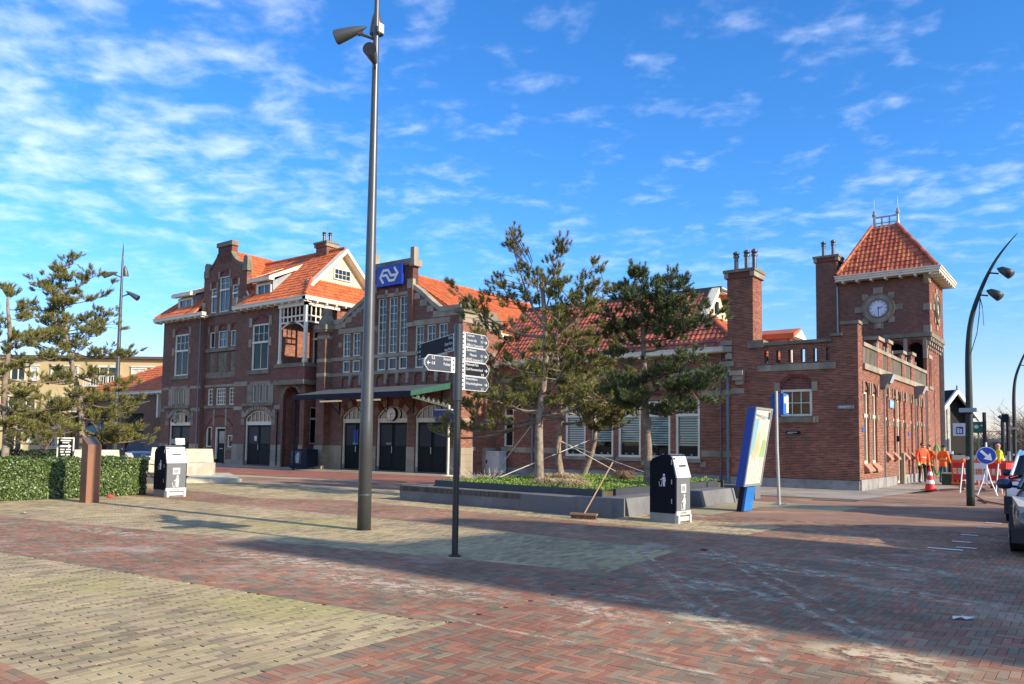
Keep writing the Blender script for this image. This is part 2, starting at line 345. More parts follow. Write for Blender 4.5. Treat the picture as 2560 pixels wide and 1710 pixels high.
def window(parent, fac, a0, a1, z0, z1, cols=2, rows=2, transom=None, lower=(1, 1), d=-.12, fr=.07, mun=.025, rise=0, frame=None, pane=None,
           curtain=None, name='window', dep=.09, label=None):
    """frame with glazing bars; transom = z of the cross bar: cols x rows above it, lower[0] x lower[1] below"""
    frame = frame or M_white; mb = MB(); zs = z1-rise
    def zt(x):   # head height at x
        if not rise: return z1
        w = (a1-a0)/2; cx = (a0+a1)/2; r = (w*w+rise*rise)/(2*rise); return zs+rise-r+math.sqrt(max(0, r*r-(x-cx)**2))
    fac.box(mb, a0, a0+fr, z0, zs, d, d+dep); fac.box(mb, a1-fr, a1, z0, zs, d, d+dep); fac.box(mb, a0, a1, z0, z0+fr, d-.002, d+dep+.012)
    if rise:
        o_ = arch(a0, a1, zs, zs, rise)[2:]; cx = (a0+a1)/2
        i_ = [(cx+(x-cx)*(1-fr/((a1-a0)/2)), max(zs, z-fr)) for x, z in o_]
        for k in range(len(o_)-1): mb.prism([o_[k], o_[k+1], i_[k+1], i_[k]], fac, d+.001, d+dep-.001)
    else: fac.box(mb, a0, a1, z1-fr, z1, d-.002, d+dep+.002)
    zlow = z0+fr; segs = []
    if transom:
        fac.box(mb, a0-.01, a1+.01, transom-.06, transom+.06, d-.004, d+dep+.025); segs = [(zlow, transom-.06, lower[0], lower[1]), (transom+.06, None, cols, rows)]
    else: segs = [(zlow, None, cols, rows)]
    for s0, s1, nc, nr in segs:
        for i in range(1, nc):
            x = a0+fr+(a1-a0-2*fr)*i/nc; top = s1 if s1 is not None else zt(x)-fr*.8
            fac.box(mb, x-mun/2, x+mun/2, s0, top, d+.02, d+.055)
        e = s1 if s1 is not None else z1-fr
        for j in range(1, nr):
            z = s0+(e-s0)*j/nr
            fac.box(mb, a0+fr, a1-fr, z-mun/2, z+mun/2, d+.024, d+.051)
    o = mb.build(name, frame, parent, label=label)
    g = MB(); poly = [(a0+.02, z0+.02), (a1-.02, z0+.02)]+([(a1-.02, z1-.02), (a0+.02, z1-.02)] if not rise else [(x, z-.02) for x, z in arch(a0+.02, a1-.02, zs, zs, rise)[2:]])
    g.prism(poly, fac, d+.012, d+.018); g.build('pane', (M_clear if curtain else (pane or M_glass)), o)
    if curtain:
        c = MB(); fac.box(c, a0, a1, z0, z1, d-.5, d-.45); fac.box(c, a0-.01, a0, z0, z1, d-.5, d-.01); fac.box(c, a1, a1+.01, z0, z1, d-.5, d-.01)
        fac.box(c, a0, a1, z0-.01, z0, d-.5, d-.01); fac.box(c, a0, a1, z1-rise, z1-rise+.01, d-.5, d-.01); c.build('room', M_dark, o)
        curtain(o, fac, a0+fr, a1-fr, z0+fr, z1-fr, d)
    return o
def drapes(frac=.38, m=None):
    def f(o, fac, a0, a1, z0, z1, d):
        for s, e in ((a0, a0+(a1-a0)*frac), (a1-(a1-a0)*frac, a1)):
            mb = MB(); n = max(4, int((e-s)/.03)); vs = []
            for k in range(n+1): x = s+(e-s)*k/n; dd = d-.07+.018*math.sin(k*1.9); vs += [fac(x, z0, dd), fac(x, z1, dd)]
            mb.add(vs, [(2*k, 2*k+2, 2*k+3, 2*k+1) for k in range(n)]); mb.build('curtain', m or M_curtain, o)
    return f
def roller(zbot, m):
    def f(o, fac, a0, a1, z0, z1, d):
        mb = MB(); z = zbot; k = 0
        z1 = min(z1, 2.9)
        while z < z1: fac.box(mb, a0, a1, z, min(z1, z+.055), d-.035-.006*(k % 2), d-.03-.006*(k % 2)); z += .11; k += 1
        fac.box(mb, a0, a1, zbot, z1, d-.06, d-.055, 1); mb.build('blind', [m, mat('blind_dark', (.1, .17, .17), rough=.8)], o)
        p = MB()
        for k in range(2): x = a0+(a1-a0)*(.25+.4*k+rnd.uniform(-.08, .08)); p.lathe([(.045, 0), (.06, .1), (.05, .1)], fac(x, z0, d-.1), 8)
        p.build('flower_pot', M_white, o)
    return f
# ---------------------------------------------------------------- roofs
def tile_proto(tw, th):
    xs = np.linspace(0, tw, 6); zw = .016+.018*np.cos(2*np.pi*xs/tw*1.0+.6)
    V = []
    for y, l in ((-.02, .032), (th+.01, 0)):
        for x, zz_ in zip(xs, zw): V.append((x, y, zz_+l))
    for x, zz_ in zip(xs, zw): V.append((x, -.02, zz_+.012))
    F = [(i, i+1, i+7, i+6) for i in range(5)]+[(12+i, 13+i, i+1, i) for i in range(5)]
    return np.array(V), np.array(F)
def tiled(parent, P0, U, V, umax, vmax, keep, m=None, tw=.235, th=.33, indiv=0, under=None):
    """tiles laid from the eave corner P0 along U, up V; keep(u, v, xyz) says which tiles exist"""
    m = m or M_tile; P0, U, V = [np.array(x, float) for x in (P0, U, V)]; U /= np.linalg.norm(U); V /= np.linalg.norm(V)
    N = np.cross(U, V); N /= np.linalg.norm(N)
    if N[2] < 0: N = -N
    T = []; nu = int(umax/tw); nv = int(vmax/th)
    for j in range(nv+1):
        for i in range(nu+1):
            u, v = i*tw, j*th; p = P0+U*u+V*v; c = P0+U*(u+tw/2)+V*(v+th/2)
            if keep(u+tw/2, v+th/2, c): T.append(p)
    T = np.array(T); bv, bf = tile_proto(tw, th); Rm = np.stack([U, V, N], 1); jit = np.random.RandomState(3).normal(0, .004, len(T))
    T = T+N*jit[:, None]
    w = bv@Rm.T
    if indiv and len(T):
        ds = np.linalg.norm(T-np.array([0, 0, 1.6]), axis=1); sel = np.argsort(ds)[:indiv]
        pr = npmesh('roof_tile', w, bf, m, parent, smooth=False); first = True
        for i in sel:
            b = pr if first else pr.copy()
            if not first: COL.objects.link(b)
            first = False; b.location = T[i]
        T = np.delete(T, sel, 0)
    if len(T):
        VV = (T[:, None]+w[None]).reshape(-1, 3); FF = (bf[None]+(np.arange(len(T))*len(bv))[:, None, None]).reshape(-1, 4)
        npmesh('roof_tiles', VV, FF, m, parent, kind='stuff')
def ridge(parent, P, Q, r=.11, m=None, step=.36, name='ridge_tiles'):
    P, Q = Vector(P), Vector(Q); L = (Q-P).length; n = max(1, int(L/step)); mb = MB()
    for k in range(n):
        a = P.lerp(Q, k/n); b = P.lerp(Q, (k+1)/n+.015); mb.tube([a, b], [r, r*.88], 8)
    return mb.build(name, m or M_tile, parent, kind='stuff' if n > 12 else None)
def slab(parent, pts, th, m, name='roof'):
    """roof sheet under the tiles: polygon with thickness"""
    p = [Vector(q) for q in pts]; n = (p[1]-p[0]).cross(p[2]-p[0]).normalized()
    if n.z < 0: n = -n
    mb = MB(); k = len(p); mb.add([q for q in p]+[q-n*th for q in p], [tuple(range(k)), tuple(range(k, 2*k))[::-1]]+[(i, (i+1) % k, k+(i+1) % k, k+i) for i in range(k)])
    return mb.build(name, m, parent)
def gutter(parent, fac, a0, a1, z, d, h=.2, w=.3, brackets=True, ends=True, step=.72, m=None, ladd=0):
    mb = MB(); fac.box(mb, a0, a1, z-h, z, d-w, d); fac.box(mb, a0-.02, a1+.02, z-.035, z+.012, d-w, d+.035)
    o = mb.build('gutter', m or M_white, parent)
    mb = MB(); fac.box(mb, a0+.02, a1-.02, z-h-.03, z-h-.003, -.1, d-.02); mb.build('soffit', m or M_white, parent)
    if brackets:
        n = int((a1-a0)/step)
        for k in range(n+1):
            x = a0+.2+(a1-a0-.4)*k/max(1, n); b = MB(); fac.box(b, x-.05, x+.05, z-h-.13, z-h-.03, -.02, d-.04); b.build('eave_bracket', m or M_white, parent)
    return o
# ================================================================ ground
PAL_R = [(.3, .115, .08), (.34, .13, .085), (.25, .1, .07), (.22, .14, .1), (.24, .17, .13), (.29, .155, .11), (.2, .155, .125), (.27, .1, .07), (.37, .16, .11), (.25, .16, .12), (.17, .135, .11), (.31, .14, .1)]
PAL_Y = [(.33, .29, .18), (.37, .32, .2), (.3, .265, .17), (.35, .3, .19), (.25, .225, .15), (.36, .285, .19), (.22, .18, .12), (.34, .31, .18)]
G_red = mat('paving_red', (0, 0, 0), rough=.88, var=.3, vscale=.55, pal=[(q[0]*.86+.03, q[1]*.86+.025, q[2]*.68+.016) for q in PAL_R], island=.16, bump=.15, bscale=60, patch=(.46, .36, .28, .62), pscale=.75, pthr=(.54, .72))
G_yel = mat('paving_yellow', (0, 0, 0), rough=.88, var=.22, vscale=.8, pal=[(q[0]*1.12, q[1], q[2]*.85) for q in PAL_Y], island=.13, bump=.15, bscale=60, patch=(.36, .32, .09, .5), pscale=.35, pthr=(.52, .66))
G_joint = mat('joint_sand', (.12, .095, .07), rough=1, var=.25, vscale=6)
def far_paving(name, c1, c2, cm, patch, sx=.2, sy=.066, rot=0.0):
    m = bpy.data.materials.new(name); m.use_nodes = True; t = m.node_tree; L = t.links; b = t.nodes['Principled BSDF']; b.inputs['Roughness'].default_value = .9
    g = _n(t, 'ShaderNodeNewGeometry'); mp = _n(t, 'ShaderNodeMapping'); mp.inputs['Rotation'].default_value = (0, 0, rot); L.new(g.outputs['Position'], mp.inputs[0])
    bt = _n(t, 'ShaderNodeTexBrick'); L.new(mp.outputs[0], bt.inputs[0]); bt.inputs['Scale'].default_value = 1; bt.inputs['Brick Width'].default_value = sx; bt.inputs['Row Height'].default_value = sy
    bt.inputs['Mortar Size'].default_value = .004; bt.inputs['Color1'].default_value = rgb(c1); bt.inputs['Color2'].default_value = rgb(c2); bt.inputs['Mortar'].default_value = rgb(cm)
    n1 = _n(t, 'ShaderNodeTexNoise'); n1.inputs['Scale'].default_value = .55; n1.inputs['Detail'].default_value = 7; L.new(g.outputs['Position'], n1.inputs[0])
    r1 = _n(t, 'ShaderNodeMapRange'); L.new(n1.outputs[0], r1.inputs[0]); r1.inputs[1].default_value = .3; r1.inputs[2].default_value = .7; r1.inputs[3].default_value = .75; r1.inputs[4].default_value = 1.25
    sc = _n(t, 'ShaderNodeVectorMath', operation='SCALE'); L.new(bt.outputs[0], sc.inputs[0]); L.new(r1.outputs[0], sc.inputs['Scale'])
    n2 = _n(t, 'ShaderNodeTexNoise'); n2.inputs['Scale'].default_value = .8; n2.inputs['Detail'].default_value = 6; L.new(g.outputs['Position'], n2.inputs[0])
    r2 = _n(t, 'ShaderNodeMapRange'); L.new(n2.outputs[0], r2.inputs[0]); r2.inputs[1].default_value = .53; r2.inputs[2].default_value = .72; r2.inputs[4].default_value = .6
    mx = _n(t, 'ShaderNodeMix', data_type='RGBA'); L.new(r2.outputs[0], mx.inputs[0]); L.new(sc.outputs[0], mx.inputs[6]); mx.inputs[7].default_value = rgb(patch); L.new(mx.outputs[2], b.inputs['Base Color'])
    return m
F_red = far_paving('paving_far_red', (.29, .135, .08), (.22, .135, .085), (.15, .11, .07), (.45, .33, .21))
F_yel = far_paving('paving_far_yellow', (.38, .31, .18), (.33, .275, .165), (.18, .15, .09), (.4, .35, .13))
F_strip = far_paving('paving_red_strip', (.3, .1, .06), (.25, .085, .055), (.13, .08, .06), (.33, .16, .1))
F_slab = far_paving('paving_grey_slabs', (.34, .29, .23), (.26, .225, .18), (.1, .1, .09), (.33, .31, .27), .6, .3)
def sheet(name, poly, z, m, label=None):
    mb = MB(); mb.add([(x, y, z) for x, y in poly], [tuple(range(len(poly)))]); o = mb.build(name, m); o['kind'] = 'structure'
    if label: o['label'] = label
    return o
YS = 17.3
G_earth = mat('distant_ground', (.12, .105, .075), rough=1, var=.3, vscale=.05)
sheet('ground', rect(-1500, 1500, -1500, 2500), -.06, G_earth, 'flat ground running to the horizon')
road = sheet('paving_bed', rect(-45, 14, -12, YS), -.012, G_joint, 'sand bed under the bricks of the square')
sheet('road', rect(-5.0, 14, YS, 75), 0, F_red, 'red brick road beside the station')
sheet('square', [(-58, YS), (-5.0, YS), (-5.0, 31), (-58, 31)], -.002, F_red, 'red brick station square')
sheet('square', [(-5.0, -40), (14, -40), (14, -12), (-5, -12)], -.002, F_red)
Z_Y1 = [(-14, 2.3), (-4.66, 2.3), (-4.66, 5.33), (-12.4, 4.54), (-14, 4.4)]
Z_Y2 = [(-21.7, 6.2), (-16.4, 6.74), (-11.25, 7.62), (-5.1, 8.67), (-5.3, 11.1), (-12.5, 11.4), (-21.7, 11.1)]
Z_Y3 = [(-27, 12.9), (-22, 13.6), (-18.7, 13.1), (-16.2, 14.5), (-16.2, YS), (-27, YS)]
Z_Y4 = [(-16.2, 14.3), (-5.3, 13.9), (-5.2, 15.9), (-7.3, 15.9), (-8.3, 15.9), (-8.3, YS), (-16.2, YS)]
ZY = [Z_Y1, Z_Y2, Z_Y3, Z_Y4]
def inpoly(P, x, y):
    c = np.zeros(len(x), bool); n = len(P)
    for i in range(n):
        (x0, y0), (x1, y1) = P[i], P[(i+1) % n]
        if y0 == y1: continue
        q = ((y0 > y) != (y1 > y)) & (x < (x1-x0)*(y-y0)/(y1-y0)+x0); c ^= q
    return c
sheet('square_yellow', [(-40, YS), (-16.2, YS), (-16.2, 18.6), (-40, 17.2)][:4], .003, F_yel)
sheet('square_yellow', rect(-8.3, -7.2, YS, 22.6), .003, F_yel)
sheet('square_yellow', rect(-7.2, -5.2, 20.6, 22.6), .003, F_yel)
sheet('kerb_strip', [(-46, 17.2), (-22, 21.3), (-17, 21.9), (-17, 22.4), (-22, 21.9), (-46, 20.0)], .004, F_yel, 'thin yellow brick strip before the red strip')
sheet('pavement_strip', [(-50, 20.2), (-22, 21.9), (-14.7, 23.0), (-14.7, 27.0), (-22, 27.5), (-58, 26)], .004, F_strip, 'red brick strip in front of the station hall')
apron = sheet('pavement', [(-62, 26.3), (-40, 26.6), (-22, 27.4), (-14.6, 25.2), (-9, 25.6), (-5.9, 25.7), (-5.3, 34), (-3.9, 40), (-3.9, 48), (-12, 48), (-12, 33), (-62, 33)], .008, F_slab, 'grey slab pavement along the station')
# ---- bricks laid one by one near the camera
pb = .0695; nx0, nx1, ny0, ny1 = int(-27/pb), int(3/pb), int(2/pb), int(YS/pb)
gx, gy = np.meshgrid(np.arange(nx0, nx1), np.arange(ny0, ny1), indexing='ij'); gx = gx.ravel(); gy = gy.ravel(); md = (gx-gy) % 6
Hs = md == 0; Vs = md == 5
bx = np.concatenate([gx[Hs]*pb, gx[Vs]*pb]); by = np.concatenate([gy[Hs]*pb, gy[Vs]*pb])
bw = np.concatenate([np.full(Hs.sum(), 3*pb), np.full(Vs.sum(), pb)]); bh = np.concatenate([np.full(Hs.sum(), pb), np.full(Vs.sum(), 3*pb)])
cx, cy = bx+bw/2, by+bh/2
def in_view(x, y, m=.06):
    f = -x*0+x*(-math.sin(YAW))+y*math.cos(YAW); r_ = x*math.cos(YAW)+y*math.sin(YAW); t = r_/np.maximum(f, .01)
    return (f > 2.2) & (t > -.6567-m) & (t < .6567+m) & (1.6/np.maximum(f, .01) < .50)
yel = np.zeros(len(cx), bool)
for P in ZY: yel |= inpoly(P, cx, cy)
planter = (cx > -15.4) & (cx < -8.55) & (cy > 15.5)
okr = in_view(cx, cy) & ~yel & ~planter & (cy < YS) & ~((cx < -21.9) & (cy < 11.6)) & ~((cx > -4.66) & (cx < -4.44) & (cy < 8.6))
def lay(bx, by, bw, bh, m, name, kindz, parent, seed, gapw=.0022, gaph=.0022):
    rs = np.random.RandomState(seed); n = len(bx)
    O = np.stack([bx+gapw, by+gaph, np.full(n, -.014)], 1); A = np.stack([bw-2*gapw, 0*bx, rs.normal(0, .0005, n)], 1); B = np.stack([0*bx, bh-2*gaph, rs.normal(0, .0005, n)], 1)
    C_ = np.stack([0*bx, 0*bx, .0135+rs.normal(0, .0006, n)], 1); ds = np.hypot(bx, by); sel = np.argsort(ds)[:300]; rest = np.setdiff1d(np.arange(n), sel)
    V, F = npboxes(O[rest], A[rest], B[rest], C_[rest]); npmesh(name+'s', V, F, m, parent, kind='stuff')
    protos = {}
    for i in sel:
        key = (round(bw[i], 3), round(bh[i], 3))
        if key not in protos:
            V, F = npboxes([[gapw, gaph, -.014]], [[bw[i]-2*gapw, 0, 0]], [[0, bh[i]-2*gaph, 0]], [[0, 0, .014]]); V = V.copy()
            o = npmesh(name, V, F, m, parent); protos[key] = o; o.location = (bx[i], by[i], C_[i, 2]-.014)
        else:
            o = protos[key].copy(); COL.objects.link(o); o.location = (bx[i], by[i], C_[i, 2]-.014)
        o.rotation_euler = (rs.normal(0, .003), rs.normal(0, .003), rs.normal(0, .006))
lay(bx[okr], by[okr], bw[okr], bh[okr], G_red, 'brick', 1, road, 1)
# soldier course between the yellow field and the road
sy = np.arange(2.2, 8.6, .0695); lay(np.full(len(sy), -4.655), sy, np.full(len(sy), .2085), np.full(len(sy), .0695), G_red, 'edging_brick', 1, road, 5)
# yellow field: stretcher rows along Y with open ends
ybx, yby = [], []
pw, pl = .0715, .212
for P in ZY:
    x0 = min(p[0] for p in P); x1 = max(p[0] for p in P); y0 = min(p[1] for p in P); y1 = max(p[1] for p in P)
    ix, iy = np.meshgrid(np.arange(int(x0/pw)-1, int(x1/pw)+1), np.arange(int(y0/pl)-1, int(y1/pl)+2), indexing='ij'); ix = ix.ravel(); iy = iy.ravel()
    X_ = ix*pw; Y_ = iy*pl+np.where(ix % 2, pl/2, 0); k = inpoly(P, X_+pw/2, Y_+pl/2) & in_view(X_, Y_) & (Y_+pl < YS+.1) & ~((X_ < -21.8) & (Y_ < 11.6)) & ~((X_ > -15.4) & (X_ < -8.6) & (Y_ > 15.4))
    ybx.append(X_[k]); yby.append(Y_[k])
ybx = np.concatenate(ybx); yby = np.concatenate(yby)
yfield = sheet('yellow_paving_bed', Z_Y1, -.010, mat('joint_dark', (.045, .037, .025), rough=1, var=.2), 'sand bed under the yellow bricks')
_rs = np.random.RandomState(12); _cut = np.where(_rs.uniform(size=len(ybx)) < .62, _rs.uniform(.006, .013, len(ybx)), 0)
lay(ybx, yby, np.full(len(ybx), pw), pl-_cut, G_yel, 'yellow_brick', 1, yfield, 9, .0017, .0017)
def course(P, m, w_=.07, L=.212, rows=1, z=.0015):
    V_, F_ = [], []
    for (x0, y0), (x1, y1) in zip(P[:-1], P[1:]):
        D = math.hypot(x1-x0, y1-y0); ux, uy = (x1-x0)/D, (y1-y0)/D; k = int(D/L)
        for r_ in range(rows):
            o = (r_-rows/2)*w_; s = np.arange(k)*L+(r_ % 2)*L/2; kk = in_view(x0+ux*s, y0+uy*s); s = s[kk]
            O = np.stack([x0+ux*(s+.003)-uy*(o+.002), y0+uy*(s+.003)+ux*(o+.002), np.full(len(s), -.014)], 1); n = len(s)
            if not n: continue
            V, F = npboxes(O, np.tile([ux*(L-.006), uy*(L-.006), 0], (n, 1)), np.tile([-uy*(w_-.004), ux*(w_-.004), 0], (n, 1)), np.tile([0, 0, .014+z], (n, 1))); F_.append(F+sum(len(v) for v in V_)); V_.append(V)
    if V_: npmesh('edging_bricks', np.concatenate(V_), np.concatenate(F_), m, road, kind='stuff')
course([(-14, 4.4), (-12.4, 4.54), (-4.66, 5.33)], G_red, rows=2); course([(-14, 2.28), (-4.66, 2.28)], G_red, rows=2)
course([(-21.7, 6.2), (-16.4, 6.74), (-11.25, 7.62), (-5.1, 8.67)], G_yel, rows=2); course([(-5.3, 11.1), (-12.5, 11.4), (-21.7, 11.1)], G_yel, rows=2); course([(-5.05, 8.67), (-5.25, 11.1)], G_yel, rows=2)
course([(-27, 12.9), (-22, 13.6), (-18.7, 13.1), (-16.2, 14.5), (-16.2, 14.3), (-5.3, 13.9)], G_yel, rows=2); course([(-5.25, 13.9), (-5.15, 15.9), (-8.3, 15.9)], G_yel, rows=2); course([(-4.40, 2.2), (-4.40, 8.6)], G_red, rows=2)
# ---- drifted sand, wheel tracks (loose sand lying on the bricks)
def sandmat(name, col, lo, hi, sc_, st=1.0):
    m = bpy.data.materials.new(name); m.use_nodes = True; t = m.node_tree; L = t.links; b = t.nodes['Principled BSDF']; b.inputs['Roughness'].default_value = 1; b.inputs['Base Color'].default_value = rgb(col)
    g = _n(t, 'ShaderNodeNewGeometry'); n1 = _n(t, 'ShaderNodeTexNoise'); n1.inputs['Scale'].default_value = sc_; n1.inputs['Detail'].default_value = 8; n1.inputs['Roughness'].default_value = .7; L.new(g.outputs['Position'], n1.inputs[0])
    at = _n(t, 'ShaderNodeAttribute'); at.attribute_name = 'edge'
    r1 = _n(t, 'ShaderNodeMapRange', interpolation_type='SMOOTHSTEP'); L.new(n1.outputs[0], r1.inputs[0]); r1.inputs[1].default_value = lo; r1.inputs[2].default_value = hi
    mu = _n(t, 'ShaderNodeMath', operation='MULTIPLY'); L.new(r1.outputs[0], mu.inputs[0]); L.new(at.outputs['Fac'], mu.inputs[1])
    m2 = _n(t, 'ShaderNodeMath', operation='MULTIPLY'); L.new(mu.outputs[0], m2.inputs[0]); m2.inputs[1].default_value = st; L.new(m2.outputs[0], b.inputs['Alpha']); return m
S_tr = sandmat('sand_film', (.72, .6, .44), .43, .62, 5.2, .7); S_heap = sandmat('sand_drift', (.66, .52, .32), .42, .56, 4.0, .95)
def track(pts, wd, z=.006, m=None):
    P = [Vector((a, b, 0)) for a, b in pts]; Q = []
    for i in range(len(P)-1):
        a = P[max(i-1, 0)]; b = P[i]; c = P[i+1]; d = P[min(i+2, len(P)-1)]
        for k in range(6):
            t = k/6; Q.append(.5*((2*b)+(c-a)*t+(2*a-5*b+4*c-d)*t*t+(3*b-a-3*c+d)*t**3))
    Q.append(P[-1]); vs = []; at = []
    for i, q in enumerate(Q):
        d = (Q[min(i+1, len(Q)-1)]-Q[max(i-1, 0)]).normalized(); s = Vector((-d.y, d.x, 0)); e = min(1, min(i, len(Q)-1-i)/4)
        for k in (-1, 0, 1): p = q+s*wd*k; vs.append((p.x, p.y, z)); at.append(0.0 if k else e)
    fs = [(i*3+k, i*3+k+1, i*3+k+4, i*3+k+3) for i in range(len(Q)-1) for k in (0, 1)]
    me = bpy.data.meshes.new('sand_track'); me.from_pydata(vs, [], fs); me.materials.append(m or S_tr); a = me.attributes.new('edge', 'FLOAT', 'POINT'); a.data.foreach_set('value', at)
    o = link('sand_track', me, None, 'stuff'); o['label'] = 'pale dry sand trailed across the red bricks'; return o
def blob(cx, cy, rx, ry, rot=0, z=.007, m=None):
    vs = [(cx, cy, z)]; at = [1.0]
    for ring, e in ((.5, .75), (1, 0)):
        for k in range(16):
            t = 2*math.pi*k/16; a = rx*ring*math.cos(t); b = ry*ring*math.sin(t); vs.append((cx+a*math.cos(rot)-b*math.sin(rot), cy+a*math.sin(rot)+b*math.cos(rot), z)); at.append(e)
    fs = [(0, 1+k, 1+(k+1) % 16) for k in range(16)]+[(1+k, 17+k, 17+(k+1) % 16, 1+(k+1) % 16) for k in range(16)]
    me = bpy.data.meshes.new('sand_patch'); me.from_pydata(vs, [], fs); me.materials.append(m or S_tr); a = me.attributes.new('edge', 'FLOAT', 'POINT'); a.data.foreach_set('value', at)
    o = link('sand_patch', me, None, 'stuff'); o['label'] = 'thin patch of pale sand on the bricks'; return o
for p, wd in (([(-6.13, 11.32), (-5.2, 9.84), (-4.22, 8.59), (-3.37, 7.49), (-2.66, 6.56), (-2.21, 6.09), (-1.81, 5.61)], .10), ([(-5.95, 11.4), (-5.0, 9.95), (-4.0, 8.7), (-3.15, 7.6), (-2.45, 6.7), (-2.0, 6.2)], .07),
              ([(-4.95, 11.75), (-4.04, 10.4), (-3.01, 8.96), (-2.2, 7.77), (-1.64, 7.05), (-1.13, 6.55)], .09), ([(-4.75, 11.8), (-3.85, 10.5), (-2.8, 9.1), (-2.0, 7.9), (-1.4, 7.1)], .06),
              ([(-5.72, 10.44), (-4.6, 9.02), (-3.52, 7.63), (-3.01, 6.86)], .08), ([(-4.98, 5.51), (-4.48, 5.41), (-3.82, 5.4), (-3.19, 5.43), (-2.46, 5.32), (-2.01, 5.32)], .05), ([(-3.73, 5.75), (-3.73, 6.14), (-3.74, 6.68)], .05)):
    track(p, wd)
for b in ((-1.4, 6.55, .8, .35, .1), (-.95, 6.1, .6, .3, 0), (-2.9, 6.9, .7, .25, -.2)): blob(*b, m=S_heap)
_r = np.random.RandomState(21); gn_ = 700; _x = _r.uniform(-16, -.3, gn_); _y = _r.uniform(2.5, 16, gn_); _k = in_view(_x, _y); _x, _y = _x[_k], _y[_k]; gn_ = len(_x); _a = _r.uniform(0, 6.28, gn_); _s = _r.uniform(.004, .014, gn_)
_V = np.stack([np.stack([_x+_s*np.cos(_a+q*1.257)*_r.uniform(.6, 1.3, gn_), _y+_s*np.sin(_a+q*1.257), .003+_r.uniform(0, .006, gn_)], 1) for q in range(5)], 1).reshape(-1, 3)
_o = npmesh('grit', _V, np.arange(5*gn_).reshape(-1, 5), mat('grit', (.4, .36, .3), pal=[(.55, .5, .42), (.2, .17, .13), (.7, .66, .58), (.32, .27, .2), (.1, .085, .07)]), None, 'stuff'); _o['label'] = 'grit, gum spots and crumbs scattered over the paving'
for b in ((-3.2, 10.4, 1.5, .35, -.35), (-2.3, 11.6, 1.4, .4, -.3), (-4.4, 10.9, .8, .35, -.3), (-6.3, 6.3, 2.0, .5, .1), (-4.0, 7.3, .5, .2, 0), (-8.6, 6.6, 2.2, .5, .08), (-3.4, 8.6, 1.2, .3, -.4), (-3.9, 6.6, .9, .3, -.3), (-13.5, 6.6, 2.0, .35, .1), (-6.0, 14.6, 1.2, .3, 0), (-1.6, 9.6, 1.2, .3, -.3)): blob(*b)
# ================================================================ STATION HOUSE (left)
T = 'train station'
house = thing('station_house', 'tall brown brick station house with stepped gable, orange tiled roof and white corner loggia', 'building', (-45, 29.3, 0))
house.location = (0, 0, 0)
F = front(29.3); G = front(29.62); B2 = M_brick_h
x0, xa, xb, x1 = -53.3, -48.35, -44.45, -37.35
# outer left and right bays
d1 = arch(-52.1, -49.45, 0.06, 2.95, .5, 12); d2 = arch(-43.15, -40.45, .06, 2.95, .5, 12)
w1 = rect(-51.75, -50.0, 5.97, 8.88); w2 = rect(-42.7, -40.98, 5.95, 8.88)
sl1 = [rect(-51.75+i*.62, -51.42+i*.62, 3.97, 5.05) for i in range(3)]; sl2 = [rect(-42.45+i*.62, -42.1+i*.62, 3.95, 5.05) for i in range(3)]
t1 = arch(-51.75, -50.0, 8.93, 9.0, .3); t2 = arch(-42.7, -40.98, 8.93, 9.0, .3)
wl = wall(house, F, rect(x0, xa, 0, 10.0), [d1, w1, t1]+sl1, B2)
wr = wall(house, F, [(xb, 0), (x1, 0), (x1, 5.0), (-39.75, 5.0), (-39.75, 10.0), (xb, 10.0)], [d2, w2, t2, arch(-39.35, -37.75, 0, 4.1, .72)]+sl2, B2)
# centre bay, set back, with the stepped gable above
gp = [(xa, 0), (xb, 0), (xb, 10.3), (-43.95, 10.3), (-43.95, 13.1), (-44.35, 13.1), (-44.55, 13.05), (-45.2, 13.35), (-45.65, 13.75), (-45.75, 14.0), (-45.75, 14.7), (-47.35, 14.7), (-47.35, 14.0), (-47.45, 13.75), (-47.85, 13.3), (-48.25, 12.95), (-48.9, 12.95), (-48.9, 10.3), (xa, 10.3)]
wins = [(-47.97, -47.33, 7.72, 8.82, 1, 1), (-46.97, -45.88, 7.7, 8.85, 2, 2), (-45.55, -44.9, 7.72, 8.8, 1, 1)]
up = [(-47.98, -47.32, 10.12, 11.82), (-47.02, -45.86, 10.1, 12.5), (-45.55, -44.88, 10.3, 11.82)]
mid = [(-47.95, -47.35, 3.88, 5.0, 2, 4), (-46.98, -45.88, 3.88, 5.0, 4, 4), (-45.5, -44.9, 3.88, 5.0, 2, 4)]
low = [(-47.98, -47.28, 1.1, 2.45), (-47.0, -45.75, .05, 2.42), (-45.5, -44.88, 1.1, 1.9)]
H = [rect(*q[:4]) for q in wins+up+mid+low]+[arch(q[0]+.02, q[1]-.02, q[3]+.06, q[3]+.1, .26) for q in wins+up]+[rect(-47.95, -47.33, 6.1, 7.4), rect(-47.0, -45.93, 6.1, 7.4), rect(-45.55, -44.9, 6.1, 7.4)]
wall(house, G, gp, H, B2)
for q in wins: window(house, G, *q[:4], cols=q[4], rows=q[5]); 
for i, q in enumerate(up): window(house, G, *q, cols=2 if i == 1 else 1, rows=2, transom=11.6 if i == 1 else 11.25, lower=(1, 1) if i != 1 else (2, 1))
for q in mid: window(house, G, *q[:4], cols=q[4], rows=q[5], mun=.03)
window(house, G, *low[0], cols=1, rows=1); window(house, G, *low[2], cols=1, rows=1)
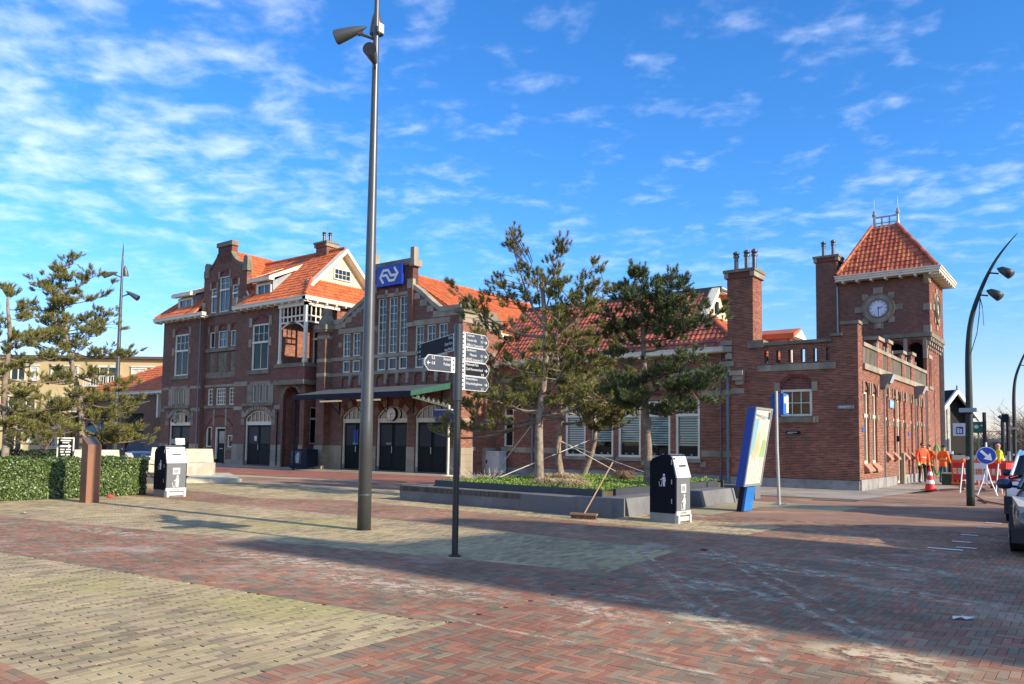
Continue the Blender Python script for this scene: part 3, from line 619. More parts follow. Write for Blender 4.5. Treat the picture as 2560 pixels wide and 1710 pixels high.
for q in wins+up:   # dark red tympanum and its stone cheeks
    a, b, z = q[0], q[1], q[3]
    wall(house, G.off(-.05), arch(a+.02, b-.02, z+.06, z+.1, .26), (), M_brick_arch, name='tympanum')
    voussoirs(house, G, a-.03, b+.03, z+.12, .28, .1)
    for s in (a-.14, b-.0): stone(house, G, 'stone_block', s, s+.14, z-.12, z+.38, .05)
for f_, (a, b, z) in ((F, (-51.75, -50.0, 8.93)), (F, (-42.7, -40.98, 8.93))):
    wall(house, f_.off(-.05), arch(a, b, z, z+.07, .3), (), M_brick_arch, name='tympanum'); voussoirs(house, f_, a-.03, b+.03, z+.1, .32, .11)
    for s in (a-.3, b+.02): stone(house, f_, 'stone_block', s, s+.28, z-.2, z+.38, .05)
    for s in (a-.3, b+.02): stone(house, f_, 'stone_block', s, s+.28, 7.45, 7.95, .05)
    stone(house, f_, 'window_sill', a-.25, b+.25, 5.72, 5.97, .12, m=M_stone_d)
window(house, F, -51.75, -50.0, 5.97, 8.88, cols=3, rows=2, transom=7.72, lower=(2, 1), curtain=drapes(.4), fr=.1)
window(house, F, -42.7, -40.98, 5.95, 8.88, cols=3, rows=2, transom=7.72, lower=(2, 1), curtain=drapes(.42, mat('grey_curtain', (.34, .36, .4), rough=.9)), fr=.1)
# door openings
def double_door(fac, a, b, zt, par=None, rise=.5, cols=6, frame=M_white, glass=True, fan=True, ztop=None, handles=True, label=None):
    par = par or house; mb = MB(); d = -.16; ztop = ztop or zt+.55+rise*.6; m_ = (a+b)/2
    o = None
    for s, e in ((a+.09, m_-.006), (m_+.006, b-.09)):
        k = MB(); fac.box(k, s, e, .07, zt-.05, d-.05, d)
        for z0_, z1_ in ((.2, 1.25),): fac.box(k, s+.12, e-.12, z0_, z1_, d, d+.015)
        fac.box(k, s+.06, s+.1, 1.35, zt-.15, d, d+.02); fac.box(k, e-.1, e-.06, 1.35, zt-.15, d, d+.02); fac.box(k, s+.06, e-.06, 1.33, 1.38, d, d+.02); fac.box(k, s+.06, e-.06, zt-.17, zt-.12, d, d+.02)
        o = k.build('door', M_door, par, label=label)
        if glass: g = MB(); fac.box(g, s+.1, e-.1, 1.38, zt-.17, d+.002, d+.006); g.build('pane', mat('door_glass', (.018, .022, .025), rough=.35, spec=.2), o)
    if handles: g = MB(); fac.box(g, m_-.1, m_-.06, 1.0, 1.35, d+.03, d+.06); g.build('handle', M_steel, o)
    fac.box(mb, a, a+.09, .3, zt+.05, d-.05, d+.08); fac.box(mb, b-.09, b, .3, zt+.05, d-.05, d+.08); fac.box(mb, a, b, zt-.05, zt+.1, d-.05, d+.09); fo = mb.build('door_frame', frame, par)
    st = MB(); fac.box(st, a, a+.1, .0, .3, d-.05, d+.085); fac.box(st, b-.1, b, 0, .3, d-.05, d+.085); fac.box(st, a, b, .0, .06, d-.05, d+.14); st.build('threshold', M_plinth, par)
    if fan: window(par, fac, a, b, zt+.1, zt+.1+fan, cols=cols, rows=1, rise=rise, fr=.07, mun=.035, d=d, name='fanlight')
double_door(F, -52.1, -49.45, 2.58, fan=.77, ztop=3.45); double_door(F, -43.15, -40.45, 2.58, fan=.77)
k = MB(); G.box(k, -46.85, -45.87, .06, 2.32, -.2, -.15); o = k.build('door', M_door, house); g = MB(); G.box(g, -46.65, -46.05, 1.35, 2.15, -.149, -.14); g.build('pane', mat('door_pane_teal', (.12, .2, .2), rough=.1), o)
g = MB(); G.box(g, -46.55, -46.2, .98, 1.03, -.149, -.13); g.build('letter_slot', M_steel, o)
k = MB(); G.box(k, -47.0, -46.86, .3, 2.42, -.2, -.06); G.box(k, -45.88, -45.75, .3, 2.42, -.2, -.06); G.box(k, -47.0, -45.75, 2.32, 2.42, -.2, -.058); k.build('door_frame', M_white, house)
stone(house, G, 'doorstep', -47.1, -45.65, 0, .06, .3)
# three-light slits with stone mullions
for f_, xs_ in ((F, -51.75), (F, -42.45)):
    for i in range(3):
        a = xs_+i*.62; window(house, f_, a, a+.33, 3.96, 5.05, cols=1, rows=1, fr=.04)
    for i in range(4): stone(house, f_, 'stone_mullion', xs_-.29+i*.62+(0 if i else -.25), xs_-.0+i*.62+(.27 if i == 3 else 0), 3.9, 5.1, .03)
    stone(house, f_, 'lintel', xs_-.29, xs_+1.9, 5.051, 5.25, .035)
    stone(house, f_, 'hood_stone', xs_-.95, xs_+2.2, 3.72, 3.9, .14, m=M_stone_d)
# string courses
for a, b in ((x0, -52.3), (-49.6, xa)): stone(house, F, 'stone_band', a, b, 5.03, 5.22, .03, split=.7)
for a, b in ((xb, -43.0), (-40.3, -39.8)): stone(house, F, 'stone_band', a, b, 5.0, 5.3, .03, split=.7)
for a, b in ((x0, -52.75), (-49.4, xa), (xb, -43.5), (-40.2, -39.6)): stone(house, F, 'stone_band', a, b, 3.5, 3.72, .03, split=.7)
stone(house, G, 'stone_band', xa, xb, 5.08, 5.24, .03, split=.6); stone(house, G, 'window_sill', xa+.12, xb-.1, 3.66, 3.86, .1, m=M_stone_d)
stone(house, G, 'window_sill', xa+.05, xb-.03, 7.45, 7.68, .1, m=M_stone_d); stone(house, G, 'stone_band', xa+.08, xb-.05, 5.68, 6.06, .05, split=.9, m=M_stone_d)
stone(house, G, 'stone_band', -48.6, -44.3, 9.9, 10.08, .08, split=1.0, m=M_stone_d)
for a, b in ((-47.95, -47.33), (-47.0, -45.93), (-45.55, -44.9)):   # weathered relief panels, carved
    mb = MB(); G.box(mb, a, b, 6.1, 7.4, -.12, -.04); c = (a+b)/2; w_ = (b-a)*.26
    for z, ww, dd in ((6.35, 1.1, .02), (6.5, .8, .035), (6.65, 1.0, .02), (6.8, .55, .04), (6.95, .7, .03), (7.08, .9, .025)): G.box(mb, c-w_*ww, c+w_*ww, z, z+.1, -.06, -.04+dd)
    G.box(mb, a+.03, a+.07, 6.14, 7.36, -.05, -.015); G.box(mb, b-.07, b-.03, 6.14, 7.36, -.05, -.015); mb.build('relief_panel', M_stone_d, house)
for x in (-47.2, -45.8): stone(house, G, 'stone_block', x, x+.18, 2.5, 3.62, .04)
voussoirs(house, G, -48.15, -44.7, 1.9, 1.2, .13, m=M_brick_arch)
for a, b in ((-48.1, -47.15), (-45.6, -44.8)): stone(house, G, 'window_sill', a, b, .88, 1.06, .1, m=M_stone_d)
# stone surround of arched doors
for a, b in ((-52.1, -49.45), (-43.15, -40.45)):
    voussoirs(house, F, a-.02, b+.02, 3.0, .5, .27, n=11, m=M_stone, d1=.04, name='arch_stones')
    for s in (a-.42, b+.06): stone(house, F, 'stone_block', s, s+.36, 2.55, 2.9, .035); stone(house, F, 'stone_block', s+.05, s+.3, 3.0, 3.45, .03)
# rusticated base with inset bricks
for a, b, f_, zt in ((x0, -52.15, F, 1.3), (-49.4, xa, F, 1.3), (xb, -43.2, F, 1.33), (-40.4, -39.4, F, 1.33), (-37.75, x1, F, 1.33), (xa, -47.05, G, .33), (-45.7, xb, G, .33)):
    for j in range(max(1, round(zt/.33))):
        stone(house, f_, 'base_stone', a+.003, b-.003, j*zt/round(zt/.33), (j+1)*zt/round(zt/.33)-.012, .06, split=.75)
# side wall (east), loggia
S_ = side(x1); 
wall(house, S_, [(29.3, 0), (36.0, 0), (36.0, 10.0), (31.6, 10.0), (31.6, 5.0), (29.3, 5.0)], [rect(32.6, 33.3, 6.6, 8.6), rect(29.75, 30.35, 1.4, 3.6)], M_brick)
window(house, S_, 32.6, 33.3, 6.6, 8.6, cols=2, rows=3); window(house, S_, 29.75, 30.35, 1.4, 3.6, cols=1, rows=1, transom=2.9)
fb = front(31.55); wall(house, fb, rect(-39.75, x1, 5.1, 10), [rect(-39.55, -38.6, 5.9, 8.9), rect(-38.35, -37.5, 5.9, 8.9)], M_brick)
window(house, fb, -39.55, -38.6, 5.9, 8.9, cols=2, rows=2, transom=8.0, lower=(1, 1), pane=M_dark); window(house, fb, -38.35, -37.5, 5.9, 8.9, cols=3, rows=2, transom=8.0, lower=(1, 1))
wall(house, side(-39.75), rect(29.3, 31.55, 5.0, 10), (), M_brick)
k = MB(); k.box(-39.75, -37.0, 28.98, 31.55, 4.9, 5.05); k.build('floor_slab', M_stone_d, house)
for f_, a, b in ((front(29.0), -39.85, -37.05), (side(-37.05), 29.0, 31.7)):
    wall(house, f_, rect(a, b, 5.2, 5.95), (), M_brick_arch, name='parapet'); stone(house, f_, 'coping', a, b, 5.95, 6.18, .07, -.16, M_stone_d, split=.95); stone(house, f_, 'stone_band', a, b, 4.93, 5.2, .06, -.3, M_stone_d, split=1.2)
k = MB()
def post(x, y, s=.13): k.box(x-s/2, x+s/2, y-s/2, y+s/2, 6.18, 9.75); k.box(x-s/2-.03, x+s/2+.03, y-s/2-.03, y+s/2+.03, 6.18, 6.4)

for q_ in ((-39.6, 29.13), (-37.2, 29.13, .17), (-37.2, 30.55, .15)): k = MB(); post(*q_); k.build('loggia_post', M_white, house)
k = MB(); k.box(-39.75, -37.1, 29.03, 29.23, 9.6, 9.85); k.box(-37.3, -37.1, 29.03, 31.6, 9.6, 9.852); k.build('lintel_beam', M_white, house)
k = MB()
for z in (8.62, 8.97): k.box(-39.55, -37.25, 29.09, 29.16, z, z+.09); k.box(-37.24, -37.17, 29.2, 30.5, z, z+.09)
for i in range(6):
    x = -39.3+i*.38
    k.lathe([(.05, 0), (.035, .1), (.055, .3), (.03, .55), (.05, .62)], (x, 29.125, 9.05), 6); k.box(x-.035, x+.035, 29.1, 29.15, 8.66, 9.06)
for i in range(3):
    y = 29.5+i*.34; k.lathe([(.05, 0), (.035, .1), (.055, .3), (.03, .55), (.05, .62)], (-37.205, y, 9.05), 6); k.box(-37.23, -37.18, y-.035, y+.035, 8.66, 9.06)
k.build('loggia_lattice', M_white, house)
k = MB(); ar = arch(-39.53, -37.3, 8.2, 8.2, .42, 10)[2:]; [k.prism([ar[i], ar[i+1], (ar[i+1][0], ar[i+1][1]+.08), (ar[i][0], ar[i][1]+.08)], front(29.16), 0, .07) for i in range(10)]; k.build('arched_brace', M_white, house)
voussoirs(house, F, -39.35, -37.75, 4.12, .7, .2, m=M_stone_d, n=9, d1=.05); wall(house, side(-39.4), rect(29.3, 31.5, 0, 5), (), M_brick, name='porch_wall'); wall(house, front(31.5), rect(-39.6, -37.35, 0, 5), [rect(-38.6, -38.0, 1.4, 3.6)], M_brick, name='porch_wall')
window(house, front(31.5), -38.6, -38.0, 1.4, 3.6, cols=1, rows=1, transom=2.9)
k = MB(); k.box(x0+.25, x1-.25, 31.9, 36.2, 0, 10.1); k.box(x0+.26, -39.9, 29.95, 31.9, 0, 10.1); k.build('inner_walls', M_dark, house)
wall(house, west(x0), rect(29.3, 36.2, 0, 10), (), M_brick_h)
wall(house, side(-48.36), rect(29.3, 29.62, 0, 10), (), M_brick_h, name='bay_return')
# gutters and roof
def roofz(y): return 10.08+.98*(y-28.75)
gutter(house, F, -53.85, -47.6, 10.1, .55); gutter(house, F, -44.2, -36.82, 10.1, .55); gutter(house, side(x1), 28.75, 36.5, 10.1, .52)
ez, rz, ry = 10.08, 13.75, 32.5
ym = 29.72
slab(house, [(-53.85, 28.8, ez), (-48.95, 28.8, ez), (-48.95, ym, roofz(ym)), (-53.85+(ym-28.8)*1.02, ym, roofz(ym))], .12, M_tile, 'roof')
slab(house, [(-43.95, 28.8, ez), (-36.85, 28.8, ez), (-36.85-(ym-28.8)*.93, ym, roofz(ym)), (-43.95, ym, roofz(ym))], .12, M_tile, 'roof')
slab(house, [(-53.85+(ym-28.8)*1.02, ym, roofz(ym)), (-36.85-(ym-28.8)*.93, ym, roofz(ym)), (-38.1, 30.15, roofz(30.15)), (-38.1, ry, rz), (-50.1, ry, rz)], .12, M_tile, 'roof')
rf = slab(house, [(-36.85, 36.3, ez), (-53.85, 36.3, ez), (-50.1, ry, rz), (-38.1, ry, rz), (-38.1, 35, 11.35)], .12, M_tile, 'roof')
slab(house, [(-53.85, 28.8, ez), (-50.1, ry, rz), (-53.85, 36.3, ez)], .12, M_tile, 'roof')
slab(house, [(-36.85, 28.8, ez), (-36.85, 36.3, ez), (-38.1, 35.0, 11.43), (-38.1, 30.15, 11.43)], .12, M_tile, 'roof')
U = (1, 0, 0); V = (0, 1, .98)
def kf(u, v, p):
    x, y, z = p
    if x < -53.85+(y-28.8)*1.02 or y > ry: return False
    if y < 30.1 and x > -36.9-(y-28.8)*.93: return False
    if y >= 30.1 and x > -38.0: return False
    if -48.95 < x < -43.95 and y < 29.8: return False
    if abs(x+42.0) < 1.05 and 29.3 < y < 32.2: return False
    if abs(x+51.1) < 1.15 and 29.3 < y < 31.6: return False
    return not (z < 14.2-1.15*abs(x+46.45))
tiled(rf, (-53.85, 28.8, ez+.02), U, V, 17, 5.4, kf, indiv=300)
tiled(rf, (-36.85, 28.8, ez+.02), (0, 1, 0), (-.93, 0, 1), 7.5, 1.9, lambda u, v, p: 28.8+(-36.85-p[0]) < p[1] < 36.3-(-36.85-p[0]) and p[2] < 11.45)
ridge(rf, (-50.1, ry, rz+.05), (-38.0, ry, rz+.05)); ridge(rf, (-36.9, 28.85, ez+.08), (-38.1, 30.15, 11.5)); ridge(rf, (-53.8, 28.85, ez+.08), (-50.1, ry, rz+.06))
# cross gable roof
cg = slab(house, [(-43.7, 29.65, 11.05), (-43.7, 33.6, 11.05), (-46.45, 33.3, 14.2), (-46.45, 29.65, 14.2)], .1, M_tile, 'roof')
slab(house, [(-49.2, 29.65, 11.05), (-49.2, 33.6, 11.05), (-46.45, 33.3, 14.2), (-46.45, 29.65, 14.2)], .1, M_tile, 'roof')
tiled(cg, (-43.7, 29.75, 11.07), (0, 1, 0), (-2.75, 0, 3.15), 3.8, 4.2, lambda u, v, p: p[2] > roofz(p[1])-.1 or p[1] > 32.5)
ridge(cg, (-46.45, 29.8, 14.25), (-46.45, 33.4, 14.22))
slab(house, [(-43.68, 29.6, 10.95), (-43.68, 30.6, 10.95), (-43.9, 30.6, 11.25), (-43.9, 29.6, 11.25)], .08, M_white, 'verge_board')
wall(house, side(-43.95), [(29.62, 10.2), (30.1, 10.2), (30.1, 11.4), (29.85, 13.0), (29.62, 13.1)], (), M_brick, name='gable_return')
# gable stones
stone(house, G, 'coping', -47.45, -45.65, 14.55, 14.85, .08, -.5, M_stone_d); k = MB(); k.box(-47.35, -45.75, 29.62, 30.05, 13.4, 14.7); k.build('gable_block', M_brick, house)
for s in (1, -1):
    P_ = [(-46.55+s*dx, z) for dx, z in ((.8, 14.0), (.9, 13.78), (1.3, 13.4), (1.9, 13.08), (2.3, 13.0))]
    for i in range(4): mb = MB(); a, b = P_[i], P_[i+1]; mb.prism([a, b, (b[0], b[1]+.13), (a[0], a[1]+.13)], G, -.35, .05); mb.build('coping', M_stone_d, house)
for xc in (-48.55, -44.1):
    mb = MB(); G.box(mb, xc-.28, xc+.28, 12.6, 13.1, -.3, .1); mb.prism([(xc-.24, 13.1), (xc+.24, 13.1), (xc+.24, 13.4)]+[(xc+.24*math.cos(t), 13.4+.22*math.sin(t)) for t in (.5, 1.1, 1.57, 2.0, 2.6)]+[(xc-.24, 13.4)], G, -.25, .07); mb.build('pinnacle', M_stone_d, house)
for x in (-48.9, -44.2): stone(house, G, 'stone_block', x, x+.3, 10.1, 10.9, .1, -.3)
stone(house, F, 'corner_stone', -44.6, -44.15, 10.1, 10.75, .25, -.2, M_stone)
# cream timber gable on the east end
eg = side(-38.12); mb = MB(); mb.prism([(30.1, 11.35), (34.9, 11.35), (32.5, 13.72)], eg, -.1, 0); o = mb.build('cream_gable', M_cream, house)
window(house, eg.off(.13), 31.85, 33.2, 11.75, 12.45, cols=4, rows=2, fr=.06)
mb = MB()
for s in (-1, 1):
    mb.prism([(32.5, 13.72), (32.5+s*3.0, 13.72-2.94), (32.5+s*3.0, 13.48-2.94), (32.5, 13.46)], eg, .0, .55); 
mb.build('verge_board', M_white, house)
mb = MB(); mb.prism([(29.8, 11.1), (35.1, 11.1), (35.1, 11.36), (29.8, 11.36)], eg, .0, .12); mb.build('lead_flashing', mat('flashing', (.42, .42, .4), rough=.7), house)
# dormers
def dormer(par, a, b, zs, zt, yf, ybk, zb):
    f_ = front(yf); mb = MB(); f_.box(mb, a+.1, b-.1, zs, zt, -.12, -.1); mb.build('dormer_front', M_white, par)
    window(par, f_, a+.35, b-.15, zs+.02, zt-.12, cols=2, rows=1, fr=.1, mun=.07, d=-.09)
    for s in (a+.1, b-.1):
        mb = MB(); mb.add([(s, yf+.1, zs-.1), (s, yf+.1, zt), (s, ybk, zb), (s-.05, yf+.1, zs-.1), (s-.05, yf+.1, zt), (s-.05, ybk, zb)], [(0, 1, 2), (5, 4, 3), (0, 3, 4, 1), (1, 4, 5, 2), (2, 5, 3, 0)]); mb.build('dormer_cheek', M_greyzinc, par)
    mb = MB(); mb.hexa([(a-.12, yf-.35, zt+.0), (b+.12, yf-.35, zt+.0), (b+.12, yf-.35, zt+.2), (a-.12, yf-.35, zt+.2), (a-.12, yf+.05, zt+.03), (b+.12, yf+.05, zt+.03), (b+.12, yf+.05, zt+.25), (a-.12, yf+.05, zt+.25)]); mb.build('gutter', M_white, par)
    for s in (a-.1, b+.02):
        mb = MB(); mb.add([(s+dx, y, z) for dx in (0, .09) for y, z in ((yf-.3, zt+.02), (yf-.3, zt+.25), (ybk+.2, zb+.28), (ybk+.2, zb+.02))], [(0, 1, 2, 3), (7, 6, 5, 4), (0, 4, 5, 1), (1, 5, 6, 2), (2, 6, 7, 3), (3, 7, 4, 0)]); mb.build('verge_board', M_white, par)
    r_ = slab(par, [(a-.05, yf-.3, zt+.19), (b+.05, yf-.3, zt+.19), (b+.05, ybk+.2, zb+.22), (a-.05, ybk+.2, zb+.22)], .1, M_tile, 'roof')
    tiled(r_, (a-.02, yf-.28, zt+.2), (1, 0, 0), (0, ybk+.2-yf+.3, zb-zt), b-a-.1, math.hypot(ybk-yf+.4, zb-zt), lambda u, v, p: True)
dormer(house, -43.05, -41.15, 10.62, 11.6, 29.55, 32.3, 13.1); dormer(house, -52.25, -50.05, 10.65, 11.55, 29.55, 31.6, 12.5)
# chimney on the ridge
def chimney(par, x, y, wx, wy, z0, z1, pots, capm=M_stone_d, cap=.14, m=M_brick, rod=None):
    for f_, a, b in ((front(y), x, x+wx), (side(x+wx), y, y+wy), (west(x), y, y+wy), (Fac((0, y+wy, 0), (1, 0, 0), (0, 1, 0)), x, x+wx)): wall(par, f_, rect(a, b, z0, z1), (), m, name='chimney_stack')
    mb = MB(); mb.box(x-.08, x+wx+.08, y-.08, y+wy+.08, z1, z1+.02); 
    for a in (x-.1, x+wx-.08): mb.box(a, a+.18, y-.1, y+wy+.1, z1-.22, z1)
    mb.build('chimney_stone', M_stone, par, kind='stuff')
    mb = MB(); mb.box(x-.07, x+wx+.07, y-.07, y+wy+.07, z1-.24, z1); mb.build('chimney_collar', m, par)
    mb = MB(); mb.box(x-cap, x+wx+cap, y-cap, y+wy+cap, z1, z1+.12); mb.build('chimney_cap', capm, par)
    for px, py, h in pots:
        mb = MB(); mb.lathe([(.09, 0), (.09, h*.66), (.13, h*.68), (.13, h*.76), (.09, h*.8), (.14, h*.86), (.12, h*.95), (.03, h)], (px, py, z1+.12), 10); smooth_by_angle(mb.build('flue_pipe', mat('flue_steel', (.12, .11, .11), rough=.3, metal=.7), par))
    if rod: mb = MB(); mb.tube([(rod[0], rod[1], z1), (rod[0], rod[1], z1+rod[2])], .012, 4); mb.build('lightning_rod', M_pipe, par)
chimney(house, -40.3, 32.2, 1.05, .8, 13.0, 14.3, [(-39.9, 32.5, .75), (-39.55, 32.7, .7)], rod=(-39.7, 32.6, 1.5))
# lamps, pipes on the house
for f_, x, zt in ((F, -48.5, 9.8), (F, -39.75, 3.4)):
    mb = MB(); mb.tube([f_(x, zt, .09), f_(x, .1, .09)], .045, 6); mb.build('downpipe', M_pipe if zt > 5 else M_navy, house)
mb = MB(); F.box(mb, -42.3, -42.05, 1.55, 1.85, -.14, -.13); mb.build('paper_notice', mat('notice', (.6, .5, .48)), house)
# lantern in front of the left door
la = thing('wall_lantern', 'glass lantern on a bracket in front of the leftmost fanlight', 'lantern', (-50.8, 29.0, 2.7))
mb = MB(); mb.lathe([(.05, -.05), (.13, .05), (.17, .45), (.2, .5), (.06, .68), (.02, .78)], (0, 0, 0), 8); mb.build('glass_body', mat('lantern_glass', (.25, .27, .22), rough=.15), la)
mb = MB(); mb.tube([(0, 0, .75), (0, .1, .85), (0, .3, .8)], .02, 6); mb.build('bracket', M_pipe, la)
# ---- low side building left of the house
an = thing('side_building', 'low brick outbuilding with a hipped red roof left of the station house', 'building')
AF = front(33.4); ao = [rect(-66.3, -63.4, 0, 3.7), rect(-73.2, -68.9, 0, 2.9)]
wall(an, AF, rect(-75.5, -53.3, 0, 5.2), ao+[rect(-68.9, -67.6, 3.9, 4.8)], M_brick_h); k = MB(); k.box(-75.2, -53.6, 33.8, 40, 0, 5.2); k.build('inner_walls', M_dark, an)
window(an, AF, -68.9, -67.6, 3.9, 4.8, cols=2, rows=1)
gutter(an, AF, -76, -53.3, 5.5, .5)
rf2 = slab(an, [(-76, 32.9, 5.4), (-53.4, 32.9, 5.4), (-53.4, 36.7, 8.9), (-60.5, 36.7, 8.9)], .1, M_tile, 'roof'); tiled(rf2, (-76, 32.9, 5.45), (1, 0, 0), (0, 3.8, 3.5), 22.5, 5.1, lambda u, v, p: p[0] > -76+(p[1]-32.9)*4.05)
slab(an, [(-76, 32.9, 5.4), (-60.5, 36.7, 8.9), (-53.4, 36.7, 8.9), (-53.4, 41, 5.4), (-76, 41, 5.4)], .1, M_tile, 'roof')
for x in (-66.8, -60.9, -56.2): mb = MB(); AF.box(mb, x, x+.22, 3.3, 5.3, 0, .3); mb.build('timber_strut', M_white, an)
mb = MB(); mb.hexa([AF(-72.6, 2.4, 0), AF(-68.8, 2.4, 0), AF(-68.8, 2.0, .9), AF(-72.6, 2.0, .9), AF(-72.6, 2.75, 0), AF(-68.8, 2.75, 0), AF(-68.8, 2.15, .9), AF(-72.6, 2.15, .9)]); mb.build('awning', mat('teal_awning', (.03, .2, .24), rough=.7), an)
# ================================================================ STATION HALL (centre)
hall = thing('station_hall', 'central brick station hall with a stepped stone-edged gable and three tall narrow windows', 'building')
Yh = 29.5; H_ = front(Yh); xl, xr = -36.0, -25.45
prof = [(-35.1, 8.4), (-34.4, 8.45), (-34.1, 8.7), (-33.6, 8.98), (-33.2, 9.18), (-32.8, 9.36), (-32.3, 9.72), (-31.85, 9.95)]
prof2 = [(-28.85, 9.85), (-28.3, 9.5), (-27.8, 9.1), (-27.35, 8.75), (-26.85, 8.42), (-26.2, 8.42), (-25.45, 8.42)]
gp = [(xl, 0), (xr, 0)]+[(xr, 8.42)]+prof2[::-1][1:]+[(-28.9, 11.2), (-31.75, 11.2)]+prof[::-1]+[(xl, 8.0)]
def fix(p):
    out = []
    for q in p:
        if not out or (abs(out[-1][0]-q[0])+abs(out[-1][1]-q[1])) > 1e-4: out.append(q)
    return out
big = [(-31.47, -30.83), (-30.62, -29.98), (-29.82, -29.2)]; sm = [(-34.3, -33.68), (-33.48, -32.85), (-32.66, -32.05), (-28.6, -28.0), (-27.77, -27.16), (-26.95, -26.35)]
holes = [rect(a, b, 6.38, 9.42) for a, b in big]+[rect(a, b, 6.38, 7.68) for a, b in sm]+[rect(a, b, 5.47, 6.14) for a, b in big+sm]
doors = [(-34.2, -31.95), (-31.38, -29.07), (-28.5, -26.25)]
holes += [arch(a, b, .04, 2.95, .57, 14) for a, b in doors]
blind = []
for i, (a, b) in enumerate(big+sm):
    blind.append(arch(a-.02, b+.02, 4.55, 5.08, .14, 6))
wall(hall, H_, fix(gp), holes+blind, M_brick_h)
for q in blind: wall(hall, H_.off(-.08), q, (), M_brick_arch if rnd.random() < .35 else M_brick, name='blind_arch')
for a, b in big: window(hall, H_, a, b, 6.38, 9.42, cols=2, rows=7, fr=.05)
for a, b in sm: window(hall, H_, a, b, 6.38, 7.68, cols=2, rows=3, fr=.05)
for a, b in big+sm: window(hall, H_, a, b, 5.47, 6.14, cols=1, rows=1, fr=.07, pane=M_glassd); stone(hall, H_, 'corbel', b+.03, b+.17, 4.72, 4.95, .1); stone(hall, H_, 'corbel', b+.0, b+.2, 4.95, 5.27, .07)
for i, (a, b) in enumerate(doors): double_door(H_, a, b, 2.68, par=hall, rise=.57, cols=6 if i != 1 else 2, fan=.77, glass=True, frame=M_white)
mb = MB(); H_.box(mb, -33.4, -33.0, 1.55, 2.25, -.155, -.145); mb.build('door_poster', mat('blue_poster', (.03, .06, .3)), hall); mb = MB(); H_.box(mb, -33.42, -33.0, 1.42, 1.53, -.155, -.145); mb.build('door_poster', mat('green_strip', (.03, .35, .18)), hall)
mb = MB(); H_.box(mb, -30.75, -30.35, 1.45, 1.55, -.155, -.14); mb.build('door_plate', M_stone, hall)
for a, b in doors:
    voussoirs(hall, H_, a-.02, b+.02, 2.98, .58, .34, n=15, m=M_brick_arch, d1=.02, alt=2, name='arch_stones')
for a, b in ((xl, -34.2), (-31.95, -31.38), (-29.07, -28.5), (-26.25, xr)):
    for j in range(4): stone(hall, H_, 'base_stone', a+.003, b-.003, j*.34, j*.34+.33, .05, split=.55)
# string courses, lintels
stone(hall, H_, 'stone_band', -35.3, xr, 6.16, 6.36, .04, split=.8); stone(hall, H_, 'stone_band', -35.3, xr, 5.28, 5.45, .04, split=.8)
stone(hall, H_, 'lintel', -34.65, -31.95, 7.7, 7.98, .05, split=.9); stone(hall, H_, 'lintel', -28.9, -26.15, 7.7, 7.98, .05, split=.9); stone(hall, H_, 'lintel', -31.7, -29.1, 9.44, 9.62, .05, split=.87)
stone(hall, H_, 'stone_block', -34.65, -34.35, 6.95, 7.2, .03); stone(hall, H_, 'stone_block', -31.75, -31.5, 7.6, 7.95, .03)
for i in range(3):
    a = -31.55+i*.83; wall(hall, H_.off(.012), arch(a, a+.66, 9.66, 9.75, .2, 6), (), M_brick_arch, name='blind_arch'); voussoirs(hall, H_, a, a+.66, 9.75, .2, .1)
    if i: stone(hall, H_, 'corbel', a-.16, a, 9.55, 9.85, .09)
# gable neck pilasters, cap, copings
for x in (-31.98, -29.2):
    stone(hall, H_, 'stone_block', x, x+.42, 9.75, 10.25, .1, -.1); wall(hall, H_.off(.12), rect(x+.06, x+.42, 7.9, 9.75), (), M_brick_h, name='pilaster'); mb = MB(); H_.box(mb, x+.05, x+.43, 7.9, 9.75, .0, .115); mb.build('pilaster_core', M_brick, hall)
    stone(hall, H_, 'stone_block', x-.02, x+.46, 7.68, 7.9, .14, -.1)
mb = MB(); mb.box(-31.75, -28.9, Yh+.0, Yh+.42, 9.7, 11.2); mb.build('gable_block', M_brick_h, hall)
wall(hall, side(-28.9), rect(Yh, Yh+.42, 9.9, 11.0), (), M_brick_h, name='gable_side')
stone(hall, H_, 'coping', -31.85, -28.8, 11.05, 11.38, .08, -.5, M_stone_d, split=1.0)
for x in (-31.95, -28.98): stone(hall, H_, 'finial', x, x+.27, 11.0, 11.95, .12, -.2); mb = MB(); mb.tube([H_(x+.13, 11.9, -.05), H_(x+.13, 12.6, -.05)], .012, 4); mb.build('lightning_rod', M_pipe, hall)
stone(hall, H_, 'stone_block', -29.05, -28.7, 10.95, 11.3, .11, -.5)
for P_ in (prof, prof2):
    for i in range(len(P_)-1):
        (a, za), (b, zb) = P_[i], P_[i+1]; mb = MB(); mb.prism([(a, za-.12), (b, zb-.12), (b, zb+.14), (a, za+.14)], H_, -.4, .07); mb.build('coping', M_stone, hall)
        zl = min(za, zb); mb = MB(); mb.prism([(a, zl-.38), (b, zl-.38), (b, zl-.05), (a, zl-.05)], H_, -.02, .035); mb.build('stone_block', M_stone, hall)
